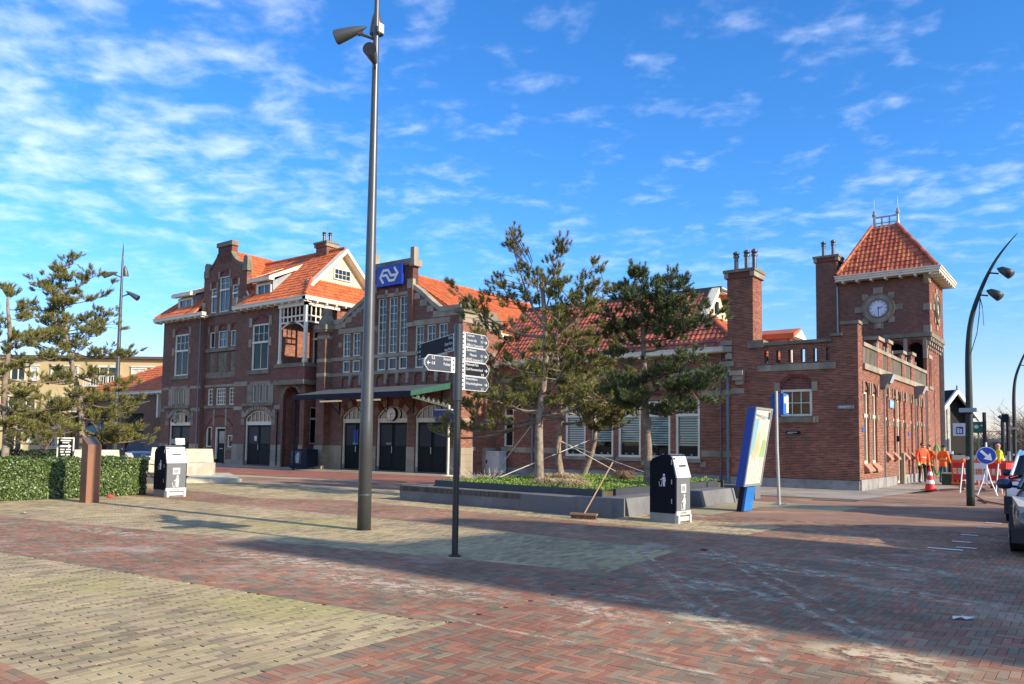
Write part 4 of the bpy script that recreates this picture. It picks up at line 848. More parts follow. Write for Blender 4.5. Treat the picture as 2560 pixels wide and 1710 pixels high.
# corner piers
def pier(a, b, y0, y1, ztop, fin=None, m=M_brick_h):
    for f_, p, q in ((front(y0), a, b), (side(b), y0, y1), (west(a), y0, y1)):
        wall(hall, f_, rect(p, q, 1.36, ztop), (), m, name='pier')
        for z in (5.28, 6.1, 7.45): stone(hall, f_, 'stone_band', p, q, z, z+.2, .025)
        for j in range(4): stone(hall, f_, 'base_stone', p-.02, q+.02, j*.34, j*.34+.33, .05)
        stone(hall, f_, 'pier_foot', p-.06, q+.06, 0, .22, .14)
    mb = MB(); mb.box(a-.16, b+.16, y0-.16, y1+.1, ztop, ztop+.28); mb.box(a-.1, b+.1, y0-.1, y1+.05, ztop-.12, ztop); mb.build('pier_cap', M_stone_d, hall)
    if fin:
        mb = MB(); c = (a+b)/2; yc = y0+.35
        for z0_, z1_, r0_, r1_ in ((0, .28, .33, .33), (.28, .55, .3, .2), (.55, .9, .2, .2), (.9, 1.0, .2, .12)):
            mb.hexa([(c-r0_, yc-r0_, ztop+.28+z0_), (c+r0_, yc-r0_, ztop+.28+z0_), (c+r0_, yc+r0_, ztop+.28+z0_), (c-r0_, yc+r0_, ztop+.28+z0_), (c-r1_, yc-r1_, ztop+.28+z1_), (c+r1_, yc-r1_, ztop+.28+z1_), (c+r1_, yc+r1_, ztop+.28+z1_), (c-r1_, yc+r1_, ztop+.28+z1_)])
        mb.build('finial', M_stone_d, hall)
pier(-35.98, -35.28, 29.05, 29.6, 7.98, True)
# east side of the hall
HS = side(xr); sw = rect(30.1, 30.6, 1.42, 3.0)
wall(hall, HS, [(29.5, 0), (32.3, 0), (32.3, 7.6), (29.5, 7.6)], [sw], M_brick)
window(hall, HS, 30.1, 30.6, 1.42, 3.0, cols=1, rows=1, fr=.08)
stone(hall, HS, 'window_sill', 30.0, 30.7, 1.2, 1.4, .1); 
for a, b, zt in ((29.42, 30.3, 8.15), (31.35, 32.3, 7.9)):
    wall(hall, HS.off(.16), rect(a, b, 1.36, zt-.5), (), M_brick, name='pier'); mb = MB(); mb.box(xr, xr+.155, a, b, 0, zt); mb.build('pier_core', M_brick, hall)
    stone(hall, HS, 'stone_block', a, b, zt-.5, zt, .2); stone(hall, HS, 'pier_cap', a-.12, b+.12, zt, zt+.22, .34, -.3, M_stone_d); stone(hall, HS, 'stone_block', a+.1, b-.1, zt+.22, zt+.55, .2, -.2, M_stone_d)
    for z in (2.6, 5.28, 6.1): stone(hall, HS, 'stone_band', a, b, z, z+.22, .19)
    for j in range(4): stone(hall, HS, 'base_stone', a-.02, b+.02, j*.34, j*.34+.33, .21)
stone(hall, HS, 'stone_band', 30.3, 31.35, 7.5, 7.9, .05); stone(hall, HS, 'coping', 30.2, 31.45, 7.9, 8.35, .1, -.3, M_stone)
gutter(hall, HS, 32.3, 42, 7.55, .4)
k = MB(); k.box(-35.7, -25.7, 30.2, 42, 0, 7.9); k.build('inner_walls', M_dark, hall)
wall(hall, Fac((xr, 0, 0), (0, 1, 0), (1, 0, 0)), rect(32.3, 42, 5.5, 7.4), (), M_brick); wall(hall, west(xl), rect(29.5, 33, 5, 8.2), (), M_brick_h)
hr = slab(hall, [(-25.75, 29.95, 8.0), (-25.75, 42, 8.0), (-30.33, 42, 10.82), (-30.33, 29.95, 10.82)], .1, M_tile, 'roof'); slab(hall, [(-24.95, 32.35, 7.5), (-24.95, 42, 7.5), (-25.75, 42, 8.0), (-25.75, 32.35, 8.0)], .1, M_tile, 'roof')
slab(hall, [(-35.7, 29.95, 7.5), (-35.7, 42, 7.5), (-30.33, 42, 10.82), (-30.33, 29.95, 10.82)], .1, M_tile, 'roof')
tiled(hr, (-24.95, 30.0, 7.52), (0, 1, 0), (-5.38, 0, 3.32), 11.8, 6.3, lambda u, v, p: p[0] > -30.3 and (p[0] < -25.7 or p[1] > 32.4), indiv=300)
ridge(hr, (-30.33, 29.95, 10.88), (-30.33, 42, 10.88))
# canopy
cz0, cz1 = 4.55, 3.98; y0, y1 = 26.65, 29.42; a, b = -35.0, -26.05
mb = MB(); mb.hexa([(a, y0, cz1), (b, y0, cz1), (b, y1, cz0-.02), (a, y1, cz0-.02), (a, y0, cz1+.05), (b, y0, cz1+.05), (b, y1, cz0+.03), (a, y1, cz0+.03)]); cn = mb.build('canopy', M_lead, hall)
mb = MB(); mb.box(a, b, y0-.06, y0, cz1-.2, cz1+.06); mb.build('fascia', M_navy, cn)
mb = MB(); mb.hexa([(b, y0-.06, cz1-.19), (b+.05, y0-.06, cz1-.19), (b+.05, y1, cz0-.24), (b, y1, cz0-.24), (b, y0-.06, cz1+.06), (b+.05, y0-.06, cz1+.06), (b+.05, y1, cz0+.06), (b, y1, cz0+.06)]); mb.build('fascia', M_green, cn, label='green end board of the canopy')
for i in range(5):
    x = a+.6+i*(b-a-1.2)/4; mb = MB(); mb.tube([(x, y0, cz1-.1), (x, y1, cz0-.15)], .05, 4); mb.tube([(x, y1+.05, 3.1), (x, 28.4, 4.05)], .03, 4); mb.tube([(x, y1+.04, 3.1), (x, y1+.04, 4.4)], .04, 4); mb.build('rafter', M_navy, cn)
mb = MB(); x = b-.03
mb.tube([(x, y0+.1, cz1-.25), (x, y1, 3.35)], .035, 4); pts = [(x, y0+.35+i*.36, cz1-.28-.05*i) for i in range(8)]
for i in range(7): p = pts[i]; mb.tube([p, (x, p[1]+.18, p[2]+.2), pts[i+1]], .022, 4)
for i in range(7): mb.disc(side(x), pts[i][1]+.18, pts[i][2]+.06, .07, -.01, .01, 10)
mb.build('scrollwork_bracket', mat('bracket_iron', (.1, .12, .1), rough=.6), cn)
mb = MB(); mb.tube([(-34.85, 26.75, 0), (-34.85, 26.75, 3.85)], .055, 8); mb.build('post', M_navy, cn)
for x in (-33.4, -30.4): mb = MB(); mb.box(x-.85, x+.85, 27.9, 28.02, 3.72, 3.8); mb.build('light_tube', mat('tube_light', (.8, .78, .65), rough=.4, emit=(1, .93, .7, .15)), cn)
# clocks: 14:30
def clock(par, f_, a, z, r, depth=.12, hour=14.5, face=None, rim=M_navy, digits=True):
    mb = MB(); mb.disc(f_, a, z, r*1.08, 0, depth, 32); o = mb.build('clock', rim, par)
    mb = MB(); mb.disc(f_, a, z, r, depth, depth+.012, 32); mb.build('dial', face or mat('dial_white', (.78, .78, .74), rough=.4), o)
    mb = MB(); dk = mat('clock_black', (.02, .02, .03), rough=.4)
    for k_ in range(12):
        t = 2*math.pi*k_/12; s, c = math.sin(t), math.cos(t); w_ = r*.03*(1.6 if k_ % 3 == 0 else 1)
        q = [(a+s*r*p+c*w_*e, z+c*r*p-s*w_*e) for p, e in ((.75, -1), (.75, 1), (.93, 1), (.93, -1))]; mb.prism(q, f_, depth+.012, depth+.016)
    mb.build('hour_marks', dk, o)
    flip = 1 if f_.u.cross(Vector((0, 0, 1))).dot(f_.n) > 0 else -1
    for L, w_, ang in ((r*.55, r*.05, hour/12*2*math.pi), (r*.85, r*.035, (hour % 1)*2*math.pi)):
        s, c = math.sin(ang)*flip, math.cos(ang); q = [(a+s*L*p+c*w_*e, z+c*L*p-s*w_*e) for p, e in ((-.2, -1), (-.2, 1), (1, .6), (1, -.6))]
        mb = MB(); mb.prism(q, f_, depth+.018, depth+.03); mb.build('clock_hand', dk, o)
    return o
ck = clock(hall, H_.off(-.14), -30.2, 3.07, .34, .24)
mb = MB(); mb.disc(H_.off(-.1), -30.2, 3.1, .55, 0, .02, 24, r2=.4); mb.build('clock_board', M_white, hall)
# station sign on the gable
ns = thing('railway_sign', 'blue railway sign with white double-arrow logo high on the hall gable', 'sign', (-30.46, 29.36, 10.58))
mb = MB(); sf = Fac((0, 0, 0), (1, 0, 0), (0, -1, 0)); sf.box(mb, -.97, .97, -.56, .56, -.06, .1); mb.build('panel', mat('sign_blue', (.005, .035, .36), rough=.35), ns)
def stroke(mb, pts, w_, fn, d0, d1):
    for i in range(len(pts)-1):
        (ax, az), (bx_, bz) = pts[i], pts[i+1]; L = math.hypot(bx_-ax, bz-az); nx, nz = -(bz-az)/L*w_/2, (bx_-ax)/L*w_/2; ex, ez_ = (bx_-ax)/L*w_*.25, (bz-az)/L*w_*.25
        mb.prism([(ax+nx-ex, az+nz-ez_), (ax-nx-ex, az-nz-ez_), (bx_-nx+ex, bz-nz+ez_), (bx_+nx+ex, bz+nz+ez_)], fn, d0, d1+.0007*i)
mb = MB(); Pn = [(.42, .38), (.66, .07), (.42, -.3), (.06, -.3), (-.17, .02), (-.58, .02)]
stroke(mb, Pn, .13, sf, .1, .115); stroke(mb, [(-x, -z) for x, z in Pn], .13, sf, .1, .115); mb.build('logo', mat('sign_white', (.8, .76, .62), rough=.4), ns)
# ================================================================ WAITING ROOM WING
wing = thing('waiting_room_wing', 'low brick wing behind the pines with five blinded windows and wide orange roof', 'building')
Yw = 32.2; W_ = front(Yw); a, b = xr, -12.25
ww = [(-20.92, -19.76), (-19.4, -18.24), (-17.98, -16.8), (-16.5, -15.33), (-15.08, -13.93)]
hs_ = [rect(p, q, 1.02, 3.62) for p, q in ww]+[rect(-24.7, -24.1, 1.42, 3.76)]
wall(wing, W_, rect(a, b, .36, 5.75), hs_, M_brick)
RB = [mat('roller_'+n_, c, rough=.6, var=.05) for n_, c in (('blue', (.62, .72, .74)), ('pale', (.7, .78, .76)), ('sage', (.55, .7, .65)))]
for i, (p, q) in enumerate(ww):
    window(wing, W_, p, q, 1.02, 3.62 if i < 4 else 3.72, cols=4, rows=1, transom=2.95, fr=.11, curtain=roller((1.35, 1.75, 1.75, 1.6, 1.6)[i], RB[(0, 1, 1, 2, 2)[i]]))
    stone(wing, W_, 'window_sill', p-.08, q+.08, .86, 1.01, .1); stone(wing, W_, 'stone_block', q+.05, q+.3, .68, .9, .05)
    voussoirs(wing, W_, p-.03, q+.03, 3.68, .22, .2)
window(wing, W_, -24.7, -24.1, 1.42, 3.76, cols=1, rows=1, transom=3.0); stone(wing, W_, 'window_sill', -24.8, -24.0, 1.2, 1.4, .12)
for i in range(18): stone(wing, W_, 'plinth_stone', a+i*.733+.004, a+(i+1)*.733-.004, 0, .355, .05, m=M_plinth)
stone(wing, W_, 'stone_band', -17.3, b, 4.72, 4.95, .03, split=.9); stone(wing, W_, 'stone_band', a, -17.35, 4.72, 4.95, .03, split=.9)
stone(wing, W_, 'stone_band', -13.88, b, 3.78, 4.0, .03, split=.8); stone(wing, W_, 'stone_band', a, -24.8, 3.78, 4.0, .03)
stone(wing, W_, 'stone_band', -24.0, -21.1, 1.14, 1.4, .03, split=.8); stone(wing, W_, 'stone_band', -13.85, b, 1.14, 1.4, .03, split=.8)
k = MB(); k.box(a+.3, b, 32.9, 37.5, 0, 5.7); k.build('inner_walls', M_dark, wing)
gutter(wing, W_, a+.2, b, 5.82, .5, h=.18, step=1.4)
def wz(y): return 5.78+1.04*(y-31.7)
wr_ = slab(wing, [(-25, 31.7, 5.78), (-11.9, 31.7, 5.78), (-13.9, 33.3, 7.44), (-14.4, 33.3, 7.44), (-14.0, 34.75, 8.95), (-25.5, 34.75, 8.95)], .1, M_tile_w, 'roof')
slab(wing, [(-11.9, 31.7, 5.78), (-11.9, 38.6, 5.78), (-13.9, 37, 7.44), (-13.9, 33.3, 7.44)], .1, M_tile, 'roof')
slab(wing, [(-25.5, 34.7, 8.97), (-13.9, 34.7, 8.97), (-13.9, 35.8, 9.0), (-25.5, 35.8, 9.0)], .1, M_lead, 'flat_ridge')
slab(wing, [(-25.5, 35.7, 8.9), (-13.9, 35.7, 8.9), (-13.9, 38.8, 5.78), (-25.5, 38.8, 5.78)], .1, M_tile, 'roof')
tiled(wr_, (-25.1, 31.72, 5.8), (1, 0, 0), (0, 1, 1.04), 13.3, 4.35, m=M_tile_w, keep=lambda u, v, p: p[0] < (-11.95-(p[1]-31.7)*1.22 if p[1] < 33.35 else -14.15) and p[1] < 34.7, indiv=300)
tiled(wr_, (-11.92, 31.72, 5.8), (0, 1, 0), (-2, 0, 1.66), 6.9, 2.5, lambda u, v, p: p[1] > 31.7+(-11.9-p[0])*.82 and p[2] < 7.42 and p[1] < 38)
ridge(wr_, (-11.95, 31.75, 5.85), (-13.9, 33.35, 7.5))
mb = MB(); mb.box(-25, -13.9, 34.6, 34.75, 8.8, 9.06); mb.build('lead_edge', M_lead, wing)
wg = side(-14.35); mb = MB(); mb.prism([(33.2, 7.3), (37.2, 7.3), (35.8, 8.95), (34.6, 8.95)], wg, -.1, .0); mb.build('cream_gable', M_cream, wing)
window(wing, wg.off(.13), 34.1, 35.3, 7.7, 8.5, cols=2, rows=1, fr=.09, mun=.09)
mb = MB(); mb.prism([(34.65, 9.06), (33.0, 7.32), (33.0, 7.04), (34.7, 8.84)], wg, 0, .38); mb.prism([(34.65, 9.06), (34.68, 8.84), (35.9, 8.84), (35.9, 9.06)], wg, 0, .38); mb.build('verge_board', M_white, wing)
for x, m_ in ((-22.86, M_pipe), (-12.95, M_pipe)): mb = MB(); mb.tube([(x, Yw-.09, 5.6), (x, Yw-.09, .05)], .05 if x < -20 else .025, 6); mb.build('downpipe', m_, wing)
# dormer far behind (back slope)
mb = MB(); mb.box(-17.0, -11.9, 38.2, 39.6, 5.5, 6.85); bdm = mb.build('rear_dormer', mat('grey_boards', (.35, .33, .36), rough=.7), wing)
mb = MB(); mb.hexa([(-17.1, 37.9, 6.85), (-11.6, 37.9, 6.85), (-11.6, 39.8, 6.85), (-17.1, 39.8, 6.85), (-17.1, 37.9, 7.1), (-11.6, 37.9, 7.1), (-11.6, 39.0, 7.45), (-17.1, 39.0, 7.45)]); mb.build('roof', M_tile, wing)
mb = MB(); mb.box(-11.95, -11.8, 38.2, 39.6, 5.2, 6.95); mb.prism([(38.0, 6.9), (39.9, 6.9), (38.95, 7.35)], side(-11.6), -.1, .06); mb.build('dormer_front', M_white, wing)
# ================================================================ CORNER PAVILION
pav = thing('corner_pavilion', 'single storey brick corner building with a pierced parapet and stone plinth', 'building')
Yp = 31.1; P_ = front(Yp); X_ = -7.15; PS = side(X_); xl = -12.1
pw_ = arch(-10.06, -8.84, 2.78, 3.9, .45, 10)
slots = [rect(-10.7+i*.478, -10.53+i*.478, 4.92, 5.46) for i in range(6)]
pt = [(xl, .36), (X_, .36), (X_, 6.28), (-7.72, 6.28), (-7.72, 5.85), (-8.1, 5.85), (-8.1, 5.66), (xl, 5.66)]
wall(pav, P_, pt, [pw_]+slots, M_brick, reveal=.3, indiv=300)
window(pav, P_, -10.05, -8.85, 2.8, 3.86, cols=3, rows=2, fr=.09, mun=.03, pane=mat('amber_pane', (.16, .085, .045), rough=.12, spec=.6, var=.25))
wall(pav, P_.off(-.07), arch(-10.06, -8.84, 3.87, 3.9, .45), (), M_brick_arch, name='tympanum', reveal=0); voussoirs(pav, P_, -10.06, -8.84, 3.9, .45, .13)
for p in (-10.28, -8.84): stone(pav, P_, 'stone_block', p, p+.21, 3.78, 4.14, .05)
stone(pav, P_, 'window_sill', -10.12, -8.75, 2.56, 2.76, .14, m=M_stone_d); stone(pav, P_, 'stone_block', -8.8, -8.6, 2.56, 2.8, .04)
for i in range(5): stone(pav, P_, 'plinth_stone', xl+i*.99+.005, xl+(i+1)*.99-.005, 0, .36, .07, m=M_plinth)
stone(pav, P_, 'stone_band', -10.98, -7.95, 4.62, 4.86, .05, split=.6); stone(pav, P_, 'coping', -11.35, -8.1, 5.66, 5.78, .08, -.36, M_stone_d, split=.8)
stone(pav, P_, 'coping', -8.14, -7.7, 5.86, 5.97, .08, -.36, M_stone_d); stone(pav, P_, 'coping', -7.76, -7.09, 6.28, 6.4, .08, -.5, M_stone_d)
for i, (p, q, z0_, z1_) in enumerate(((-12.5, -12.03, 5.78, 5.98), (-12.4, -12.03, 5.5, 5.72), (-12.3, -12.03, 5.2, 5.4), (-12.5, -11.95, 4.9, 5.1))): stone(pav, P_, 'stone_block', p, q, z0_, z1_, .06, -.3)
stone(pav, P_, 'stone_block', -11.35, -10.7, 5.6, 5.9, .1, -.5, M_stone_d)
for p, q, z0_, z1_, d_ in ((-12.05, -11.5, 4.5, 4.68, .3), (-11.95, -11.52, 4.3, 4.5, .22), (-11.85, -11.53, 4.12, 4.3, .14)): stone(pav, P_, 'corbel', p, q, z0_, z1_, d_)
stone(pav, P_, 'stone_block', -12.1, -11.52, 3.76, 3.97, .04)
mb = MB(); mb.box(xl, X_-.32, Yp+.33, 45.6, .0, 4.9); mb.build('inner_walls', M_dark, pav)
mb = MB(); mb.box(xl, X_-.3, Yp+.3, 45.6, 4.9, 4.95); mb.build('terrace', M_lead, pav)
mb = MB(); mb.box(-7.71, X_-.005, Yp+.005, Yp+.5, 4.6, 6.27); mb.box(-8.09, -7.715, Yp+.005, Yp+.4, 4.6, 5.84); mb.build('corner_block', M_brick, pav)
for p, q, z0_, m_, nm in ((-7.9, -7.32, 3.07, mat('grey_plate', (.22, .27, .29), rough=.4), 'name_plate'), (-9.84, -9.3, 2.09, M_navy, 'information_plate')):
    mb = MB(); P_.box(mb, p, q, z0_, z0_+.13, .01, .04); o = mb.build(nm, m_, pav); mb = MB(); P_.box(mb, p+.05, q-.12, z0_+.075, z0_+.095, .04, .043); P_.box(mb, p+.05, q-.28, z0_+.035, z0_+.05, .04, .043); mb.build('lettering', M_white, o)
# east side of the pavilion
Ye = 45.6
so_ = [rect(31.85, 32.7, 1.0, 3.8), rect(33.25, 34.05, 1.0, 3.8), rect(35.7, 36.15, 1.4, 3.85), rect(37.2, 37.65, 1.4, 3.85), rect(38.0, 38.75, .05, 3.8), rect(39.4, 39.85, 1.4, 3.85), rect(41.15, 41.6, 1.4, 3.85), rect(42.65, 43.15, 1.0, 3.8), rect(43.8, 44.35, 1.0, 3.8)]
tp = [arch(h[0][0]-.02, h[1][0]+.02, h[2][1]+.03, h[2][1]+.1, .28) for h in so_]
wall(pav, PS, rect(Yp, Ye, .4, 4.72), so_+tp, M_brick, reveal=.26)
wall(pav, PS, rect(Yp, 31.7, 4.72, 6.28), (), M_brick); wall(pav, PS, rect(31.6, 31.8, 4.72, 5.9), (), M_brick)
for i, h in enumerate(so_):
    p, q, z0_, z1_ = h[0][0], h[1][0], h[0][1], h[2][1]
    window(pav, PS, p, q, z0_, z1_, cols=1, rows=1, transom=2.85, lower=(1, 1), fr=.1 if q-p > .6 else .07, d=-.17, frame=mat('cream_paint', (.75, .68, .5), rough=.5))
    wall(pav, PS.off(-.06), tp[i], (), M_brick_arch, name='tympanum', reveal=0)
    stone(pav, PS, 'stone_block', p-.17, p-.03, z1_-.1, z1_+.35, .05); stone(pav, PS, 'stone_block', q+.03, q+.17, z1_-.1, z1_+.35, .05)
    if i in (0, 1, 7, 8): stone(pav, PS, 'stone_block', p-.15, p, 2.72, 2.92, .04); stone(pav, PS, 'stone_block', q, q+.2, 2.72, 2.92, .04)
    else: stone(pav, PS, 'stone_block', q, q+.25, 2.55, 2.75, .04)
    if i != 4:
        mb = MB(); mb.hexa([PS(p-.08, z0_-.32, 0), PS(q+.08, z0_-.32, 0), PS(q+.08, z0_-.3, .2), PS(p-.08, z0_-.3, .2), PS(p-.08, z0_, 0), PS(q+.08, z0_, 0), PS(q+.08, z0_-.22, .2), PS(p-.08, z0_-.22, .2)]); mb.build('window_sill', mat('sill_brick', (.36, .19, .11), rough=.8), pav)
mb = MB(); PS.box(mb, 38.1, 38.65, .05, 2.7, -.2, -.15); mb.build('door', M_door, pav); mb = MB(); PS.box(mb, 38.75, 39.0, .0, 1.4, 0, .12); mb.build('stone_jamb', M_stone, pav)
for i in range(18): 
    p = Yp+i*.806; 
    if not (p < 38.5 < p+.806 or p < 38.0 < p+.8): stone(pav, PS, 'plinth_stone', p+.004, p+.802, 0, .4, .06, m=M_plinth)
stone(pav, PS, 'stone_band', 31.75, Ye, 4.62, 4.84, .09, split=1.3)
stone(pav, PS, 'handrail', 31.8, Ye, 5.52, 5.66, .06, -.16, M_stone, split=1.3)
for i in range(64):
    y = 31.9+i*.215
    if any(p0-.1 < y < p1 for p0, p1 in ((34.2, 35.2), (36.1, 36.9), (39.2, 39.9), (41.4, 42.3))): continue
    mb = MB(); PS.box(mb, y, y+.085, 4.84, 5.53, -.12, .0); mb.build('baluster', M_stone, pav)
for p0, p1, zt in ((34.2, 35.2, 6.12), (36.1, 36.9, 6.2), (39.2, 39.9, 6.05), (41.4, 42.3, 6.2)):
    wall(pav, PS.off(.02), rect(p0, p1, 4.84, zt-.1), (), M_brick, name='merlon'); mb = MB(); mb.box(X_-.4, X_+.015, p0, p1, 4.84, zt-.1); mb.build('merlon_core', M_brick, pav); wall(pav, Fac((0, p0, 0), (1, 0, 0), (0, -1, 0)), rect(X_-.4, X_, 5.0, zt-.1), (), M_brick, name='merlon')
    stone(pav, PS, 'coping', p0-.06, p1+.06, zt-.1, zt+.04, .1, -.46, M_stone); stone(pav, PS, 'stone_block', p0-.04, p0+.1, 5.5, 5.9, .06)
    for q in (p0-.22, p1+.08): stone(pav, PS, 'stone_block', q, q+.16, 5.66, 5.85, .05)
for y in (35.0, 42.4):
    fl = thing('floodlight', 'grey box floodlight high on the sunny side wall, %s' % ('nearer the building corner' if y < 40 else 'farther along towards the tower'), 'floodlight', (X_, y, 4.3), group='box floodlights on the side wall')
    mb = MB(); mb.hexa([(0, -.3, -.2), (.2, -.3, -.2), (.2, .3, -.2), (0, .3, -.2), (0, -.3, .35), (.5, -.3, .35), (.5, .3, .35), (0, .3, .35)]); mb.build('housing', mat('flood_grey', (.16, .17, .17), rough=.5), fl)
    mb = MB(); mb.hexa([(.36, -.27, -.02), (.37, -.27, -.02), (.37, .27, -.02), (.36, .27, -.02), (.505, -.27, .33), (.515, -.27, .33), (.515, .27, .33), (.505, .27, .33)]); mb.build('lens', mat('flood_lens', (.45, .5, .55), rough=.2), fl)
bsn = thing('blue_wall_sign', 'light blue wall sign between the narrow windows of the sunny side wall', 'sign', (X_, 36.7, 3.5)); mb = MB(); mb.box(.01, .06, -.42, .42, -.17, .17); o = mb.build('panel', mat('pale_blue', (.12, .35, .5), rough=.4), bsn); mb = MB(); mb.box(.06, .063, -.3, .3, .03, .07); mb.box(.06, .063, -.3, .1, -.07, -.03); mb.build('lettering', M_white, bsn)
for y, z in ((31.5, 2.2), (40.4, 2.2)): mb = MB(); PS.box(mb, y, y+.3, z, z+.18, .01, .03); mb.build('street_plate', mat('plate_blue', (.03, .08, .4), rough=.4), pav)
mb = MB(); PS.box(mb, 37.78, 37.9, 1.9, 2.15, .01, .12); mb.build('letter_box', M_door, pav)
for y, m_ in ((35.3, M_pipe), (42.2, M_pipe), (45.2, M_pipe)): mb = MB(); mb.tube([PS(y, 4.6, .05), PS(y, .05, .05)], .028, 6); mb.build('downpipe', m_, pav)
mb = MB(); mb.tube([P_(-12.18, 4.6, .12), P_(-12.18, .05, .12)], .055, 8); mb.lathe([(.06, -.1), (.12, .1), (.12, .14)], P_(-12.18, 4.6, .12), 8); mb.build('downpipe', mat('pipe_blue_grey', (.1, .15, .19), rough=.5), pav)
chimney(pav, -12.22, 31.08, 1.08, 1.05, 5.6, 8.78, [(-11.95, 31.4, .85), (-11.52, 31.45, .88), (-11.36, 31.9, 1.0)], rod=(-11.6, 31.6, 1.6))
# ================================================================ CLOCK TOWER
tw = thing('clock_tower', 'square brick clock tower with a steep orange tiled roof and white eaves', 'clock tower')
TF = front(45.6); tx0, tx1, ty0, ty1 = -11.45, -6.92, 45.6, 50.0; TS = side(tx1)
def clockhole(cx_, cz_, r_): return [(cx_+r_*math.cos(2*math.pi*k/20), cz_+r_*math.sin(2*math.pi*k/20)) for k in range(20)]
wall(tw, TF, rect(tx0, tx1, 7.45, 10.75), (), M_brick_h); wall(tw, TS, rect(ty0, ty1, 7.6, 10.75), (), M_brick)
for f_ in (Fac((0, ty1, 0), (1, 0, 0), (0, 1, 0)),): wall(tw, f_, rect(tx0, tx1, 0, 10.7), (), M_brick)
wall(tw, west(tx0), rect(ty0, ty1, 0, 10.7), (), M_brick)
aw = [arch(-10.6, -9.3, 4.95, 6.85, .5), arch(-9.0, -8.2, 4.95, 6.85, .4), arch(-8.02, -7.28, 4.95, 6.85, .4)]
wall(tw, TF.off(-.1), rect(tx0, -7.12, 0, 7.4), aw, M_brick, reveal=.6)
wall(tw, side(-7.12), rect(ty0+.1, 49.6, .0, 7.1), [rect(46.25, 46.5, 4.95, 6.35), rect(46.75, 47.0, 4.95, 6.35)], M_brick)
for y in (46.25, 46.75): mb = MB(); side(-7.12).box(mb, y-.02, y+.27, 4.9, 6.4, -.25, -.2); mb.build('louvre', M_dark, tw)
stone(tw, side(-7.12), 'stone_block', 46.1, 47.2, 6.4, 6.6, .05); stone(tw, side(-7.12), 'stone_block', 46.1, 47.2, 4.75, 4.93, .05)
mb = MB(); mb.box(tx0+.1, -7.4, 46.5, 49.5, 0, 10.7); mb.build('inner_walls', M_dark, tw)
mb = MB(); mb.box(tx0+.02, tx1-.02, 45.62, 49.98, 7.38, 7.5); mb.build('floor_slab', M_stone_d, tw)
stone(tw, TF, 'stone_band', -9.2, tx1+.05, 7.5, 7.72, .08, -.3, M_stone_d, split=.9); stone(tw, TS, 'stone_band', ty0-.05, ty1+.05, 7.5, 7.72, .08, -.3, M_stone_d, split=.9)
for i in range(7):
    y = 45.7+i*.66
    for j, (dz, dd) in enumerate(((0, .18), (-.2, .1), (-.38, .02))): stone(tw, side(-7.12), 'corbel', y, y+.26, 7.28+dz, 7.5+dz-(.0 if j == 0 else .015), dd+.06, m=M_stone)
for p in (-9.15, -8.2, -7.27): stone(tw, TF, 'corbel', p, p+.18, 6.35, 7.5, .0, -.2, M_stone)
voussoirs(tw, TF.off(-.1), -9.0, -8.2, 6.85, .4, .12); voussoirs(tw, TF.off(-.1), -8.02, -7.28, 6.85, .4, .12); voussoirs(tw, TF.off(-.1), -10.6, -9.3, 6.85, .5, .12)
for z0_, z1_ in ((10.35, 10.75), (8.9, 9.25), (7.72, 8.1)): stone(tw, TF, 'quoin', tx1-.3, tx1+.02, z0_, z1_, .03, -.2); stone(tw, TS, 'quoin', ty0-.045, ty0+.35, z0_, z1_, .03, -.2)
for f_, cx_, cz_ in ((TF, -9.4, 9.2), (TS, 47.75, 9.2)):
    mb = MB(); n = 32
    for k_ in range(n):
        t1_, t2_ = 2*math.pi*k_/n, 2*math.pi*(k_+1)/n; q = [(cx_+r_*math.cos(t), cz_+r_*math.sin(t)) for r_, t in ((.52, t1_), (.84, t1_), (.84, t2_), (.52, t2_))]; mb.prism(q, f_, -.02, .09)
    mb.build('stone_ring', M_stone, tw)
    mb = MB()
    for k_ in range(n):
        t1_, t2_ = 2*math.pi*k_/n, 2*math.pi*(k_+1)/n; q = [(cx_+r_*math.cos(t), cz_+r_*math.sin(t)) for r_, t in ((.76, t1_), (.83, t1_), (.83, t2_), (.76, t2_))]; mb.prism(q, f_, .09, .13)
        q = [(cx_+r_*math.cos(t), cz_+r_*math.sin(t)) for r_, t in ((.46, t1_), (.53, t1_), (.53, t2_), (.46, t2_))]; mb.prism(q, f_, -.02, .14)
    mb.build('ring_moulding', M_stone_d, tw, kind='stuff')
    for k_ in range(8):
        t = math.pi/4*k_; c_, s_ = math.cos(t), math.sin(t); w_ = .24 if k_ % 2 == 0 else .2
        ex = .98 if k_ % 2 == 0 else .93; stone(tw, f_, 'ring_stone', cx_+c_*ex-w_+(.04 if k_ % 2 else 0), cx_+c_*ex+w_-(.04 if k_ % 2 else 0), cz_+s_*ex-.16, cz_+s_*ex+.16, .05)
    clock(tw, f_, cx_, cz_, .46, .04, rim=M_stone_d, face=mat('tower_dial', (.62, .68, .76) if f_ is TF else (.62, .6, .5), rough=.4))
stone(tw, TF, 'ornament_bracket', -9.5, -9.3, 8.1, 8.35, .16)
